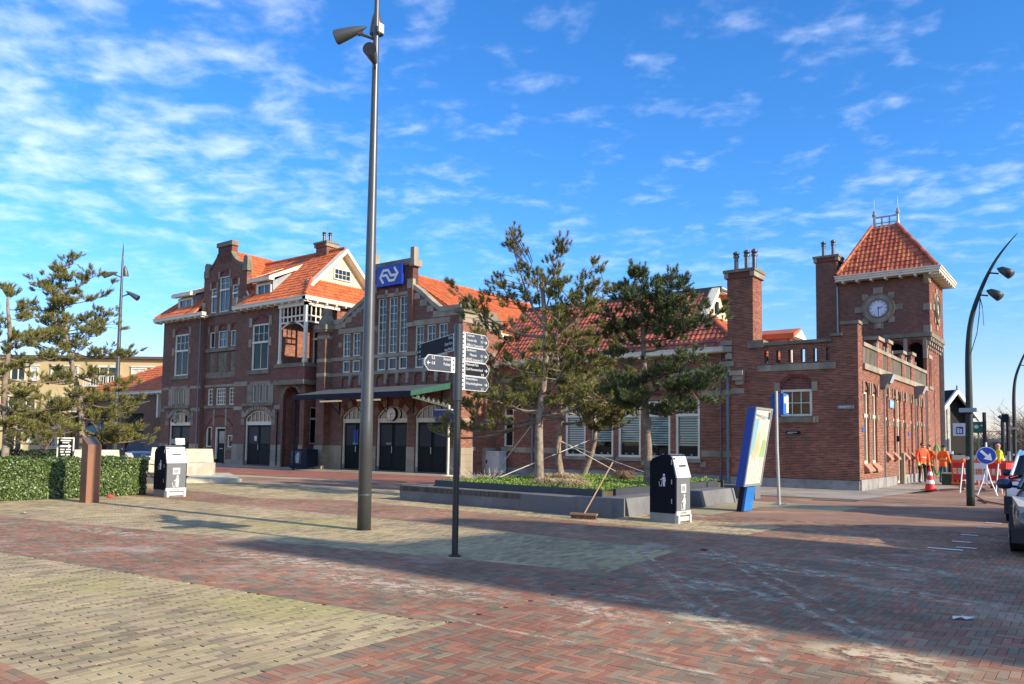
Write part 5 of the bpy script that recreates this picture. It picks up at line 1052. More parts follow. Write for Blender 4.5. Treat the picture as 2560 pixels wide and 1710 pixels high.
# eaves and roof
mb = MB(); o_ = .62; mb.box(tx0-.05, tx1+o_, ty0-o_, ty1+o_, 10.92, 11.1); mb.box(tx0-.08, tx1+o_+.05, ty0-o_-.05, ty1+o_+.05, 11.04, 11.1); mb.build('gutter', M_white, tw)
mb = MB(); mb.box(tx0-.03, tx1+o_-.05, ty0-o_+.05, ty1+o_-.05, 10.8, 10.915); mb.build('soffit', M_white, tw)
for i in range(7): x = tx0+.35+i*.72; mb = MB(); mb.box(x-.055, x+.055, ty0-.55, ty0-.01, 10.68, 10.8); mb.build('eave_bracket', M_white, tw)
for i in range(7): y = ty0-.35+i*.75; mb = MB(); mb.box(tx1+.01, tx1+.56, y-.055, y+.055, 10.68, 10.8); mb.build('eave_bracket', M_white, tw)
mb = MB(); mb.prism([(ty0+.0, 10.3), (ty0+.2, 10.3), (ty0+.2, 10.8), (ty0-.5, 10.8)], side(tx1-.1), -.1, .1); mb.build('stone_bracket', M_stone, tw)
e = .42; q0 = [(tx0-.0, ty0-e), (tx1+e, ty0-e), (tx1+e, ty1+e), (tx0-.0, ty1+e)]; q1 = [(-10.05, 47.35), (-8.72, 47.35), (-8.72, 48.25), (-10.05, 48.25)]; zb_, zt_ = 11.1, 14.15
rfs = []
for i in range(4):
    j = (i+1) % 4; rfs.append(slab(tw, [(*q0[i], zb_), (*q0[j], zb_), (*q1[j], zt_), (*q1[i], zt_)], .1, M_tile_y, 'roof'))
def towertiles(i, rf_, indiv):
    j = (i+1) % 4; A = Vector((*q0[i], zb_+.02)); B = Vector((*q0[j], zb_+.02)); C_ = Vector((*q1[j], zt_)); D_ = Vector((*q1[i], zt_)); U_ = (B-A).normalized(); N_ = U_.cross(D_-A).normalized(); V_ = N_.cross(U_); L = (B-A).length; Hh = (D_-A).dot(V_); a1 = (D_-A).dot(U_); b1 = (C_-A).dot(U_)
    tiled(rf_, A, U_, V_, L, Hh, lambda u, v, p: v < Hh-.1 and a1*v/Hh < u < L-(L-b1)*v/Hh, m=M_tile_y, th=.315, indiv=indiv)
towertiles(0, rfs[0], 300); towertiles(1, rfs[1], 0)
for i in (0, 1, 2): ridge(rfs[0], (*q0[i], zb_+.1), (*q1[i], zt_+.05), .11, M_tile_y)
ridge(rfs[0], (*q0[0], zb_+.1), (*q1[0], zt_+.05), .1, M_tile_y)
mb = MB(); mb.hexa([(-10.2, 47.2, 14.05), (-8.58, 47.2, 14.05), (-8.58, 48.4, 14.05), (-10.2, 48.4, 14.05), (-9.95, 47.6, 14.3), (-8.8, 47.6, 14.3), (-8.8, 48.0, 14.3), (-9.95, 48.0, 14.3)]); mb.build('lead_cap', M_greyzinc, tw)
for x in (-10.0, -8.76): mb = MB(); mb.lathe([(.26, -.1), (.12, .12), (.07, .3), (.06, .7), (.1, .74), (.13, .86), (.07, .93), (.09, 1.0), (.03, 1.1), (.012, 1.15), (.012, 1.75)], (x, 47.8, 14.15), 10); smooth_by_angle(mb.build('finial', M_greyzinc, tw))
mb = MB(); mb.box(-10.0, -8.76, 47.77, 47.83, 14.78, 14.86); mb.box(-10, -8.76, 47.78, 47.82, 14.45, 14.5)
for x in (-9.6, -9.2): mb.box(x-.04, x+.04, 47.78, 47.82, 14.3, 14.8)
mb.build('roof_railing', M_greyzinc, tw)
chimney(tw, -12.68, 45.6, 1.15, 1.0, 4.5, 12.35, [(-12.35, 46, .95), (-11.85, 46.1, 1.0)], m=M_brick_h)
mb = MB(); mb.tube([TF(-11.52, 10.8, .5), TF(-11.5, 10.6, .1), TF(-11.5, 7.7, .1)], .045, 6); mb.build('downpipe', M_greyzinc, tw)
# ================================================================ STREET OBJECTS
M_pole = mat('pole_grey', (.085, .09, .095), rough=.38, metal=.45, var=.08)
M_poled = mat('pole_dark', (.018, .02, .022), rough=.35, var=.1)
M_lampg = mat('lamp_housing', (.09, .095, .09), rough=.4, metal=.4, var=.1)
M_black = mat('matt_black', (.008, .008, .012), rough=.5)
def floodhead(root, base, end_dir, tilt, L=.72, name='lamp_head', arm=.3):
    """teardrop spotlight: arm from the pole, then a tapering shell that opens downwards-outwards"""
    b = Vector(base); d = Vector((math.cos(end_dir), math.sin(end_dir), 0)); j = b+d*arm+Vector((0, 0, .12))
    mb = MB(); mb.tube([b, j], .03, 6); mb.tube([j-d*.05, j+d*.05], .04, 8); o = mb.build('lamp_arm', M_lampg, root)
    ax = (d*math.cos(tilt)+Vector((0, 0, -math.sin(tilt)))).normalized(); s = j+Vector((0, 0, .1))-ax*.12
    prof = [(0, .01), (.17*L, .05), (.4*L, .088), (.7*L, .118), (.92*L, .135), (L, .138)]
    mb = MB(); mb.tube([s+ax*t for t, r in prof], [r for t, r in prof], 16); h = mb.build(name, M_lampg, root, smooth=True); smooth_by_angle(h, 50)
    g = MB(); e = s+ax*(L+.002); g.tube([e, e+ax*.012], .12, 16); g.build('lens', mat('lamp_glass', (.02, .02, .022), rough=.1), h)
def tall_lamp(name, x, y, label, heads, H=10.65, rb=.125, rt=.035, group=None):
    t = thing(name, label, 'street lamp', (x, y, 0), group=group)
    mb = MB(); mb.tube([(0, 0, z) for z in (0, 2, 5, 8, 9.9, H)], [rb, rb*.93, rb*.74, rb*.52, rb*.38, .01], 20); o = mb.build('pole', M_pole, t, smooth=True)
    mb = MB(); mb.tube([(0, 0, 0), (0, 0, .012)], rb*1.05, 20); mb.tube([(0, 0, .62), (0, 0, .66)], rb*1.01, 20); mb.build('pole_collar', M_pole, o)
    for a, z, tl, L in heads: floodhead(t, (.0, .0, z), a, tl, L)
    return t
lp = tall_lamp('street_lamp', -10.67, 9.78, 'tall tapering grey street lamp standing on the yellow bricks in the middle of the square',
               [(R(212), 9.15, R(18), .62), (R(137), 9.6, R(78), .5)])
# disc-shaped head seen end on
mb = MB(); v = Vector((.6, -.8, 0)).normalized(); mb.tube([Vector((0, 0, 8.55)), Vector((0, 0, 8.55))+v*.2+Vector((0, 0, .1))], .03, 6); c = Vector((0, 0, 8.66))+v*.1
mb.tube([c, c+v*.3, c+v*.5], [.05, .1, .128], 16); h = mb.build('lamp_head', M_lampg, lp); mb = MB(); mb.tube([c+v*.501, c+v*.512], .122, 16); mb.build('lens', M_black, h)
mb = MB(); mb.box(.1, .14, -.06, .06, 9.25, 9.42); mb.build('label_plate', M_white, lp)
tall_lamp('street_lamp', -36.1, 17.7, 'tall street lamp with two spotlights behind the pine on the left', [(R(222), 9.05, R(15), .66), (R(42), 8.15, R(30), .66), (R(130), 9.35, R(78), .5)])
def curved_lamp(x, y, label, ss=1.0, group=None):
    t = thing('curved_street_lamp', label, 'street lamp', (x, y, 0), group=group)
    P = [(0, 0, 0), (.0, 0, 1.5), (.02, 0, 3.0), (.03, 0, 4.4), (.13, 0, 5.35), (.4, 0, 6.2), (.7, 0, 6.85), (1.0, 0, 7.3), (1.3, 0, 7.66)]
    Pv = [Vector(p) for p in P]; Q = []
    for i in range(len(Pv)-1):
        a = Pv[max(i-1, 0)]; b = Pv[i]; c = Pv[i+1]; d = Pv[min(i+2, len(Pv)-1)]
        for k in range(4):
            s = k/4; Q.append(.5*((2*b)+(c-a)*s+(2*a-5*b+4*c-d)*s*s+(3*b-a-3*c+d)*s**3))
    Q.append(Pv[-1]); n = len(Q)
    mb = MB(); mb.tube(Q, [.108-.1*(i/(n-1))**1.3 for i in range(n)], 14); mb.build('pole', mat('pole_green_grey', (.022, .03, .027), rough=.5, spec=.35), t, smooth=True)
    mb = MB(); mb.box(-.22, .22, -.17, -.1, 2.65, 2.77); mb.box(-.2, .2, -.1, .1, 2.66, 2.76); mb.build('clamp_band', M_greyzinc, t)
    for (bx__, bz, L) in ((.62, 6.6, .5), (.35, 6.0, .45)):
        mb = MB(); b = Vector((bx__, 0, bz)); mb.tube([b, b+Vector((.2, -.05, -.05))], .025, 6); mb.tube([b+Vector((.17, -.04, .1)), b+Vector((.26, -.06, .06)), b+Vector((.4, -.1, -.04)), b+Vector((.5, -.14, -.14))], [.02, .09, .125, .13], 12); mb.build('lamp_head', mat('lamp_dark', (.03, .034, .03), rough=.5), t, smooth=True)
    mb = MB(); mb.tube([(-.04, -.14, 1.35), (-.04, -.19, 1.35)], .05, 10); mb.build('sensor_cap', M_white, t)
    return t
cl = curved_lamp(-2.95, 25.6, 'dark curved street lamp beside the blue arrow sign, nearest of the two')
mb = MB(); mb.tube([(.36, -.05, 5.9), (.33, -.1, 5.4), (.27, -.12, 4.9), (.1, -.14, 4.3)], .012, 4); mb.tube([(.36, -.05, 5.9), (.42, -.1, 5.6), (.44, -.1, 5.1)], .01, 4); mb.build('loose_wire', M_black, cl)
curved_lamp(-3.5, 48.0, 'curved street lamp farther down the road, partly cut by the right edge')
# ---- finger signpost
sp = thing('finger_signpost', 'black tourist signpost with six direction fingers in the middle of the square', 'signpost', (-7.3, 8.41, 0))
mb = MB(); mb.tube([(0, 0, 0), (0, 0, 3.27)], .046, 16); mb.build('post', M_poled, sp, smooth=False)
mb = MB(); mb.tube([(0, 0, 2.2), (0, 0, 3.28)], .064, 16); mb.tube([(0, 0, 3.28), (0, 0, 3.3)], .055, 16); mb.build('post_sleeve', mat('sleeve', (.05, .055, .06), rough=.3, metal=.3), sp, smooth=False)
mb = MB(); mb.tube([(0, 0, .0), (0, 0, .02)], .09, 16); mb.build('foot', M_poled, sp)
M_sg = mat('sign_grey_blue', (.05, .062, .085), rough=.6, var=.04, spec=.2); M_sb = mat('sign_black', (.01, .012, .018), rough=.7, var=.05, spec=.15); M_sw = mat('sign_white_letters', (.62, .62, .6), rough=.5, var=.02)
def finger(ang, z0, z1, L, lines, m, start=.07, right=True, arrow_row=1, nums=(), flip=False):
    """ang = direction the finger points; lettering on the face turned to the camera"""
    d = Vector((math.cos(ang), math.sin(ang), 0)); n = Vector((d.y, -d.x, 0))
    if n.dot(Vector((.66, -.75, 0))) < 0: n = -n
    f_ = Fac(d*start, d, n); h = z1-z0; mb = MB(); c = .07
    mb.prism([(0, z0), (L-c, z0), (L, z0+h*.35), (L, z0+h*.65), (L-c, z1), (0, z1)], f_, -.012, .012); o = mb.build('finger_board', M_sw, sp)
    mb = MB(); e = .008; mb.prism([(.075, z0+e), (L-c-.004, z0+e), (L-e, z0+h*.36), (L-e, z0+h*.64), (L-c-.004, z1-e), (.075, z1-e)], f_, .012, .014); mb.build('board_face', m, o)
    mb = MB(); f_.box(mb, -.05, .03, z0+.03, z1-.03, -.02, -.011); mb.build('bracket', M_steel, o)
    mb = MB()
    for zz_ in (z0+h*.2, z0+h*.5, z0+h*.8): f_.box(mb, .015, .045, zz_-.012, zz_+.012, .012, .0135)
    mb.build('pictogram', m, o)
    x = Vector((d.x, d.y, 0)); leftward = x.cross(Vector((0, 0, 1))).dot(n) < 0; xx_ = -x if leftward else x
    rows = len(lines); rh = h/max(rows, 3)
    for i, (s, num) in enumerate(lines):
        z = z1-rh*(i+.55); a_ = .09
        if s: p = d*(start+(L*.7 if leftward and False else .09))+n*.0145; M4 = Matrix(((xx_.x, 0, n.x, p.x), (xx_.y, 0, n.y, p.y), (0, 1, 0, z), (0, 0, 0, 1))); text('lettering', s, rh*.8, M4, M_sw, o, 'RIGHT' if leftward else 'LEFT', .001)
        if num: p = d*(start+L-.125)+n*.0145; M4 = Matrix(((xx_.x, 0, n.x, p.x), (xx_.y, 0, n.y, p.y), (0, 1, 0, z), (0, 0, 0, 1))); text('lettering', num, rh*.8, M4, M_sw, o, 'LEFT' if leftward else 'RIGHT', .001)
    za = z1-rh*(arrow_row+.55); mb = MB(); s_ = .022
    stroke(mb, [(L-.1, za), (L-.045, za)], .009, f_, .014, .0155); stroke(mb, [(L-.068, za+s_), (L-.043, za), (L-.068, za-s_)], .009, f_, .0157, .0165); mb.build('arrow', M_sw, o)
    return o
NA = math.pi/2+.0
finger(NA, 2.99, 3.2, .60, [('Centrum', '0,6'), ('Tourist Info', '0,7'), ('ABN in Centrum', '0,6')], M_sg)
finger(NA, 2.78, 2.985, .60, [('Zandvoorts', ''), ('      Museum', '0,7'), ('HDMZ museum', '0,7')], M_sg)
finger(NA, 2.57, 2.775, .62, [('Nationaal Park', ''), ('Zuid-Kennemerland', ''), ('', '0,8')], M_sb)
finger(NA, 2.36, 2.565, .62, [('Amsterdamse', ''), ('Waterleidingduinen', ''), ('', '2,5')], M_sg)
finger(math.atan2(.44, -.9), 2.93, 3.18, 1.6, [('Circuit', '1,0'), ('Center Parcs', '0,6'), ('Aqua Mundo', '0,9')], M_sb, start=.1)
finger(math.atan2(-.99, -.12), 2.59, 2.81, .56, [('Strand', '0,2'), ('Politie', '0,8'), ('', '')], M_sg)
# ---- solar compacting bins
def compactor(x, y, label, gl):
    t = thing('waste_bin', label, 'litter bin', (x, y, 0), group=gl); W2 = .31
    body = [(-.66, .2), (-.02, .2), (0, .24), (0, .93), (-.1, 1.33), (-.16, 1.4), (-.3, 1.41), (-.6, 1.32), (-.66, 1.22)]
    fr_ = Fac((0, 0, 0), (1, 0, 0), (0, -1, 0)); mb = MB(); mb.prism([(p*.92-.0, q) for p, q in body], fr_, -W2, W2); mb.build('body', mat('bin_black', (.007, .008, .013), rough=.8, var=.05, spec=.12), t)
    fs = Fac((0, 0, 0), (0, 1, 0), (1, 0, 0)); mb = MB()
    mb.box(-.08, .012, -W2+.03, W2-.03, .24, .93); o = mb.build('front_panel', mat('bin_grey', (.13, .14, .15), rough=.45, var=.04), t)
    mb = MB(); mb.hexa([(-.05, -W2+.01, .93), (.03, -W2+.01, .93), (.03, W2-.01, .93), (-.05, W2-.01, .93), (-.17, -W2+.03, 1.39), (-.09, -W2+.03, 1.37), (-.09, W2-.03, 1.37), (-.17, W2-.03, 1.39)])
    sv = mat('bin_silver', (.55, .55, .53), rough=.42, metal=.25, var=.05); hp = mb.build('hopper', sv, t)
    nrm = Vector((.96, 0, .27)).normalized(); fh = Fac((.03, 0, .93), (0, 1, 0), nrm)
    up_ = Vector((-.27, 0, .96)).normalized()
    def hq(mb, a, b, s0, s1, d0, d1):
        P_ = [Vector((.034, a_, .93))+up_*s_+nrm*d_ for a_, s_, d_ in ((a, s0, d0), (b, s0, d0), (b, s0, d1), (a, s0, d1), (a, s1, d0), (b, s1, d0), (b, s1, d1), (a, s1, d1))]; mb.hexa([tuple(p) for p in P_])
    mb = MB(); hq(mb, -.24, .24, .06, .36, 0, .012); mb.build('hopper_door', mat('bin_silver2', (.62, .62, .6), rough=.4, metal=.2, var=.03), hp)
    mb = MB(); hq(mb, -.13, .13, .235, .265, .012, .035); mb.build('handle', M_black, hp)
    mb = MB(); hq(mb, -.27, -.19, .395, .425, .0, .004); mb.build('logo_sticker', M_navy, hp)
    mb = MB(); mb.box(-.61, -.02, -W2+.01, W2-.01, 0, .21); mb.build('base', mat('bin_base', (.2, .2, .19), rough=.5), t)
    mb = MB(); mb.box(-.03, .02, -W2+.01, W2-.01, .16, .25); mb.box(-.03, .05, -W2+.03, -W2+.1, 0, .17); mb.box(-.03, .05, W2-.1, W2-.03, 0, .17); mb.box(-.02, .035, -.2, .2, .04, .13); mb.build('foot_pedal', sv, t)
    mb = MB(); mb.box(.0125, .02, -.11, .1, .62, .8); st = mb.build('sticker', mat('sticker', (.55, .53, .5), rough=.5), t); mb = MB(); mb.box(.02, .022, -.07, .06, .66, .76); mb.build('sticker_print', M_greyzinc, st)
    def pict(f_, cx_, z, s, d):   # person dropping litter into a basket
        mb = MB(); mb.disc(f_, cx_+.06*s, z+.47*s, .05*s, d, d+.002, 14); mb.prism([(cx_+.0*s, z+.4*s), (cx_+.12*s, z+.4*s), (cx_+.14*s, z+.2*s), (cx_+.115*s, z+.2*s), (cx_+.105*s, z+.0*s), (cx_+.065*s, z+.0*s), (cx_+.06*s, z+.18*s), (cx_+.055*s, z), (cx_+.015*s, z), (cx_+.0*s, z+.2*s)], f_, d, d+.002)
        stroke(mb, [(cx_+.02*s, z+.37*s), (cx_-.06*s, z+.27*s), (cx_-.1*s, z+.27*s)], .035*s, f_, d+.0022, d+.003)
        stroke(mb, [(cx_-.17*s, z+.2*s), (cx_-.14*s, z+.01*s), (cx_-.05*s, z+.01*s), (cx_-.03*s, z+.2*s)], .02*s, f_, d+.0035, d+.0045); return mb
    pict(fs, 0, .27, .62, .0125).build('litter_pictogram', M_sw, t)
    pict(Fac((0, -W2, 0), (1, 0, 0), (0, -1, 0)), -.3, .75, .5, .001).build('litter_pictogram', M_sw, t)
    text('lettering', 'PERS DE PEDAAL', .035, Matrix(((0, 0, 1, .021), (1, 0, 0, 0), (0, 1, 0, .205), (0, 0, 0, 1))), M_black, t, 'CENTER', .0005)
    for z in (.4, .8, 1.2): mb = MB(); mb.box(-.1, -.08, -W2-.006, -W2, z, z+.1); mb.build('hinge', M_steel, t)
    mb = MB(); mb.box(-.02, 0.005, -W2-.005, -W2, 0, .2); mb.build('edge_strip', M_steel, t)
    mb = MB(); mb.hexa([(-.55, -W2+.05, 1.345), (-.16, -W2+.05, 1.405), (-.16, W2-.05, 1.405), (-.55, W2-.05, 1.345), (-.55, -W2+.05, 1.36), (-.16, -W2+.05, 1.42), (-.16, W2-.05, 1.42), (-.55, W2-.05, 1.36)]); mb.build('solar_panel', mat('solar', (.12, .14, .17), rough=.25), t)
    return t
compactor(-20.48, 11.78, 'black and grey compacting litter bin beside the end of the hedge', None)
b2 = compactor(-6.95, 15.2, 'black and grey compacting litter bin beside the corner of the stone planter', None); b2.rotation_euler[2] = R(-4)
# ---- corten pillar
cp = thing('weathered_steel_pillar', 'rust brown steel pillar with a slanted top in front of the hedge', 'pillar', (-20.1, 9.3, 0))
mb = MB(); s = .165; mb.hexa([(-s, -s, 0), (s, -s, 0), (s, s, 0), (-s, s, 0), (-s, -s, 1.62), (s, -s, 1.42), (s, s, 1.42), (-s, s, 1.62)]); o = mb.build('shaft', mat('rusty_steel', (.22, .1, .05), rough=.7, var=.25, vscale=1.8, patch=(.16, .07, .045, .6), pscale=1.5, streak=True), cp)
mb = MB(); mb.hexa([(-s+.03, -s+.03, 1.605), (s-.03, -s+.03, 1.44), (s-.03, s-.03, 1.44), (-s+.03, s-.03, 1.605), (-s+.03, -s+.03, 1.612), (s-.03, -s+.03, 1.447), (s-.03, s-.03, 1.447), (-s+.03, s-.03, 1.612)]); mb.build('text_plate', mat('plate_dull', (.2, .16, .14), rough=.3, metal=.5), cp)
# ---- leaning map board
mp_ = thing('map_board', 'leaning blue town map board between the planter and the pole', 'map board', (-7.05, 18.75, 0))
ln = .165
def shx(p): return (p[0]+p[2]*ln, p[1], p[2])
def shbox(mb, x0, x1, y0, y1, z0, z1, mi=0): mb.hexa([shx(p) for p in ((x0, y0, z0), (x1, y0, z0), (x1, y1, z0), (x0, y1, z0), (x0, y0, z1), (x1, y0, z1), (x1, y1, z1), (x0, y1, z1))], mi)
M_bl = mat('map_blue', (.008, .055, .33), rough=.35, var=.06)
mb = MB(); shbox(mb, -.16, .03, -.2, 1.0, .62, 2.55); mb.build('case', M_bl, mp_)
mb = MB(); 
for q in ((-.2, 1.0, .62, .68), (-.2, 1.0, 2.5, 2.555), (-.2, -.15, .68, 2.5), (.95, 1.0, .68, 2.5)): shbox(mb, .03, .055, *q)
mb.build('frame', M_greyzinc, mp_)
mc = mat('map_paper', (.5, .52, .44), rough=.5, var=.12, vscale=9, patch=(.5, .42, .27, .8), pscale=7); mb = MB(); shbox(mb, .03, .035, -.15, .95, .68, 2.5); mo = mb.build('map_sheet', mc, mp_)
fm = Fac((0, 0, 0), (0, 1, 0), (1, 0, 0))
def mpoly(pts, d, m, nm): mb = MB(); mb.prism(pts, lambda a, z, t: (z*ln+t, a, z), d, d+.0008); return mb.build(nm, m, mo)
mpoly([(-.14, 1.35), (.02, 1.4), (.08, 1.6), (.16, 1.85), (.2, 2.28), (-.14, 2.28)], .0355, mat('map_sea', (.2, .42, .48), rough=.4, var=.04), 'sea_area')
mpoly([(.02, 1.35), (.25, 1.3), (.5, 1.5), (.42, 1.9), (.26, 2.0), (.12, 1.7)], .0355, mat('map_dunes', (.5, .42, .24), rough=.4, var=.1), 'dune_area')
mpoly([(.5, 1.35), (.9, 1.32), (.9, 1.75), (.65, 1.8)], .0355, mat('map_green', (.32, .42, .2), rough=.4, var=.1), 'park_area')
text('lettering', 'Gemeente Zandvoort', .095, Matrix(((ln*0, ln, 1, 2.38*ln+.038), (1, 0, 0, -.1), (0, 1, 0, 2.38), (0, 0, 0, 1))), mat('map_text', (.02, .12, .35)), mp_, 'LEFT', .0005)
ml = MB(); 
for c_ in range(4):
    for r_ in range(16): z = 1.28-r_*.028; y = .06+c_*.19; ml.hexa([(zz_*ln+t_, yy_, zz_) for zz_, yy_, t_ in ((z, y, .0362), (z, y+.15*rnd.uniform(.5, 1), .0362), (z, y+.1, .0366), (z, y, .0366), (z+.01, y, .0362), (z+.01, y+.14, .0362), (z+.01, y+.14, .0366), (z+.01, y, .0366))])
ml.build('legend_lines', mat('legend', (.25, .4, .5)), mo); mo.children[-1]['kind'] = 'stuff'
mpoly([(.78, 2.28), (.92, 2.28), (.92, 2.46), (.78, 2.46)], .036, M_pole, 'crest')
mb = MB(); shbox(mb, -.12, .0, .0, .55, 0, .62); mb.build('pedestal', M_navy, mp_); mb = MB(); shbox(mb, .002, .06, .02, .58, 0.01, .6); mb.build('pedestal_front', mat('pedestal_blue', (.02, .17, .5), rough=.4), mp_)
# ---- information pole with the blue box
ip = thing('information_pole', 'slim grey pole with a small blue sign box in front of the amber window', 'sign', (-7.11, 21.8, 0))
mb = MB(); mb.tube([(0, 0, 0), (-.05, 0, 1.6), (-.06, 0, 3.15)], .045, 12); mb.build('pole', mat('galvanised', (.4, .4, .38), rough=.45, metal=.5), ip, smooth=False)
mb = MB(); mb.box(-.22, .12, .05, .5, 2.5, 3.09); bo = mb.build('sign_box', mat('info_blue', (.01, .1, .45), rough=.35), ip)
mb = MB(); mb.box(.12, .125, .3, .49, 2.56, 3.04); mb.box(.12, .125, .1, .24, 2.82, 3.0); mb.build('timetable', M_sw, bo)
mb = MB(); [mb.tube([(a_, b_, 0), (a_, b_, .05)], .018, 6) for a_ in (-.12, .12) for b_ in (-.12, .12)]; mb.box(-.17, .17, -.17, .17, 0, .015); mb.build('foot_plate', M_steel, ip)
# ---- broom
br = thing('broom', 'street broom with a wooden handle leaning in front of the stone planter', 'broom', (-8.88, 14.42, 0), R(12))
mb = MB(); mb.tube([(0, 0, .1), (.52, .38, 1.22)], .016, 8); mb.build('handle', mat('broom_wood', (.45, .28, .14), rough=.6), br)
mb = MB(); mb.box(-.3, .3, -.05, .05, .085, .125); mb.build('head', mat('broom_head', (.26, .16, .1), rough=.7), br)
mb = MB()
for k in range(150): x = rnd.uniform(-.29, .29); y = rnd.uniform(-.045, .045); mb.add([(x-.005, y, .09), (x+.005, y, .09), (x+rnd.uniform(-.02, .02), y*1.4, .002)], [(0, 1, 2)]); mb.add([(x, y-.005, .09), (x, y+.005, .09), (x+rnd.uniform(-.02, .02), y*1.4, .002)], [(0, 1, 2)])
mb.box(-.28, .28, -.035, .035, .012, .09); mb.build('bristles', mat('bristle', (.13, .06, .035), rough=.9), br, kind='stuff')
# ---- electrical cabinet, white pole, notice box near the hall
cb = thing('utility_cabinet', 'light grey utility cabinet against the wing wall beside the hall', 'cabinet', (-24.9, 31.7, 0))
mb = MB(); mb.box(-.6, .5, -.3, .3, .08, 1.15); mb.build('body', mat('cabinet_grey', (.5, .5, .48), rough=.5), cb); mb = MB(); mb.box(-.63, .53, -.33, .33, 1.15, 1.19); mb.build('lid', mat('cabinet_lid', (.6, .6, .58), rough=.5), cb)
mb = MB(); mb.box(-.58, .48, -.28, .28, 0, .08); mb.build('base', M_plinth, cb); mb = MB(); mb.box(-.42, -.2, -.312, -.3, .5, .8); mb.box(-.38, -.24, -.314, -.312, .55, .75, 1); mb.build('sticker', [M_white, M_black], cb)
wp = thing('departure_screen', 'white post with a blue framed departure screen by the right canopy end', 'screen', (-24.8, 28.2, 0))
mb = MB(); mb.tube([(-.2, 0, 0), (-.2, 0, 3.4)], .05, 12); mb.build('post', M_white, wp); mb = MB(); mb.tube([(-.2, 0, 0), (-.2, 0, .03)], .35, 16); mb.build('foot', M_white, wp)
mb = MB(); mb.hexa([(-1.0, -.12, 2.6), (0, -.12, 2.6), (0, .1, 2.6), (-1.0, .1, 2.6), (-1.08, -.16, 3.15), (.05, -.16, 3.15), (.05, .1, 3.15), (-1.08, .1, 3.15)]); mb.build('case', mat('screen_blue', (.01, .03, .2), rough=.3), wp); mb = MB(); mb.box(-1.05, .02, -.1, .05, 3.15, 3.2); mb.build('case_top', M_white, wp)
nb = thing('newspaper_box', 'low dark newspaper box with a picture panel left of the canopy post', 'display box', (-36.0, 28.1, 0))
mb = MB(); mb.box(-.55, .9, -.3, .5, .05, 1.12); mb.build('case', M_navy, nb); mb = MB(); mb.box(-.45, .45, -.315, -.3, .3, 1.02); o = mb.build('glass_panel', mat('poster_dark', (.02, .05, .06), rough=.1), nb)
mb = MB(); mb.prism([(0, .35), (.25, .35), (.3, .9), (.12, .95), (-.05, .7)], Fac((0, -.315, 0), (1, 0, 0), (0, -1, 0)), 0, .003); mb.build('poster', mat('poster_pale', (.3, .38, .42), var=.5, vscale=9), nb)
mb = MB(); mb.box(-.5, .85, -.25, .45, 0, .05); mb.build('base', M_black, nb)
# ---- stone seats and low slab on the left
def seat(x, y, rz, label, w_=1.5, name='concrete_seat'):
    t = thing(name, label, 'seat', (x, y, 0), rz, group=None)
    c = mat('pale_concrete', (.52, .475, .37), rough=.85, var=.14, vscale=1.5, bump=.2, patch=(.33, .29, .2, .5), pscale=1.4, streak=True)
    mb = MB(); mb.hexa([(-w_/2, -.75, .12), (w_/2, -.75, .12), (w_/2, .4, .12), (-w_/2, .4, .12), (-w_/2, -.75, .63), (w_/2, -.75, .63), (w_/2, .4, .63), (-w_/2, .4, .63)]); smooth_by_angle(mb.build('seat', c, t), 20)
    mb = MB(); mb.hexa([(-w_/2+.03, .0, .635), (w_/2-.06, .0, .635), (w_/2-.06, .38, .635), (-w_/2+.03, .38, .635), (-w_/2+.08, .15, 1.2), (w_/2-.12, .15, 1.2), (w_/2-.12, .36, 1.2), (-w_/2+.08, .36, 1.2)]); mb.build('backrest', c, t); return t
seat(-30.0, 18.0, R(50), 'pale concrete block seat right of the bin with a raised back', 1.6)
seat(-34.2, 18.6, R(60), 'small pale concrete block just left of the litter bin behind the hedge', .4)
seat(-26.6, 12.9, R(64), 'pale concrete block seat right behind the rusty pillar', .8)
seat(-27.05, 12.15, R(64), 'lower pale concrete seat showing between the pillar and its neighbour', .5)
slb = MB(); slb.prism([(-31.5, 18.9), (-30.8, 20.2), (-25.7, 17.4), (-26.5, 15.6)], lambda p, q, t: (p, q, t), 0.004, .14); o = slb.build('raised_slab', mat('slab_concrete', (.46, .42, .31), rough=.9, var=.2, patch=(.2, .2, .1, .5))); tag(o, 'low raised concrete slab running out right of the block seat', 'slab')
ibx = thing('ticket_machine', 'small silver box on a post just behind the left litter bin', 'parking meter', (-21.4, 12.3, 0)); mb = MB(); mb.box(-.05, .05, -.05, .05, 0, 1.5); mb.build('post', M_pole, ibx); mb = MB(); mb.box(-.12, .12, -.13, .13, 1.46, 1.6); mb.build('box', M_greyzinc, ibx); mb = MB(); mb.hexa([(.12, -.14, 1.44), (.18, -.14, 1.44), (.18, .14, 1.44), (.12, .14, 1.44), (.12, -.14, 1.62), (.15, -.14, 1.62), (.15, .14, 1.62), (.12, .14, 1.62)]); mb.build('hood', M_white, ibx)
bd = thing('notice_blackboard', 'white framed blackboard sign with white lettering in front of the pine', 'sign', (-27.55, 11.9, 0), R(64))
mb = MB(); mb.box(-.25, .25, -.03, .03, .9, 1.6); mb.build('frame', M_white, bd); mb = MB(); mb.box(-.21, .21, -.036, -.03, .94, 1.56); bf_ = mb.build('board_face', M_sb, bd)
mb = MB(); mb.tube([(-.2, 0, 0), (-.2, 0, .9)], .02, 6); mb.build('leg', M_pole, bd); mb = MB(); mb.tube([(.2, 0, 0), (.2, 0, .9)], .02, 6); mb.build('leg', M_pole, bd)
mb = MB(); fb_ = Fac((0, -.036, 0), (1, 0, 0), (0, -1, 0))
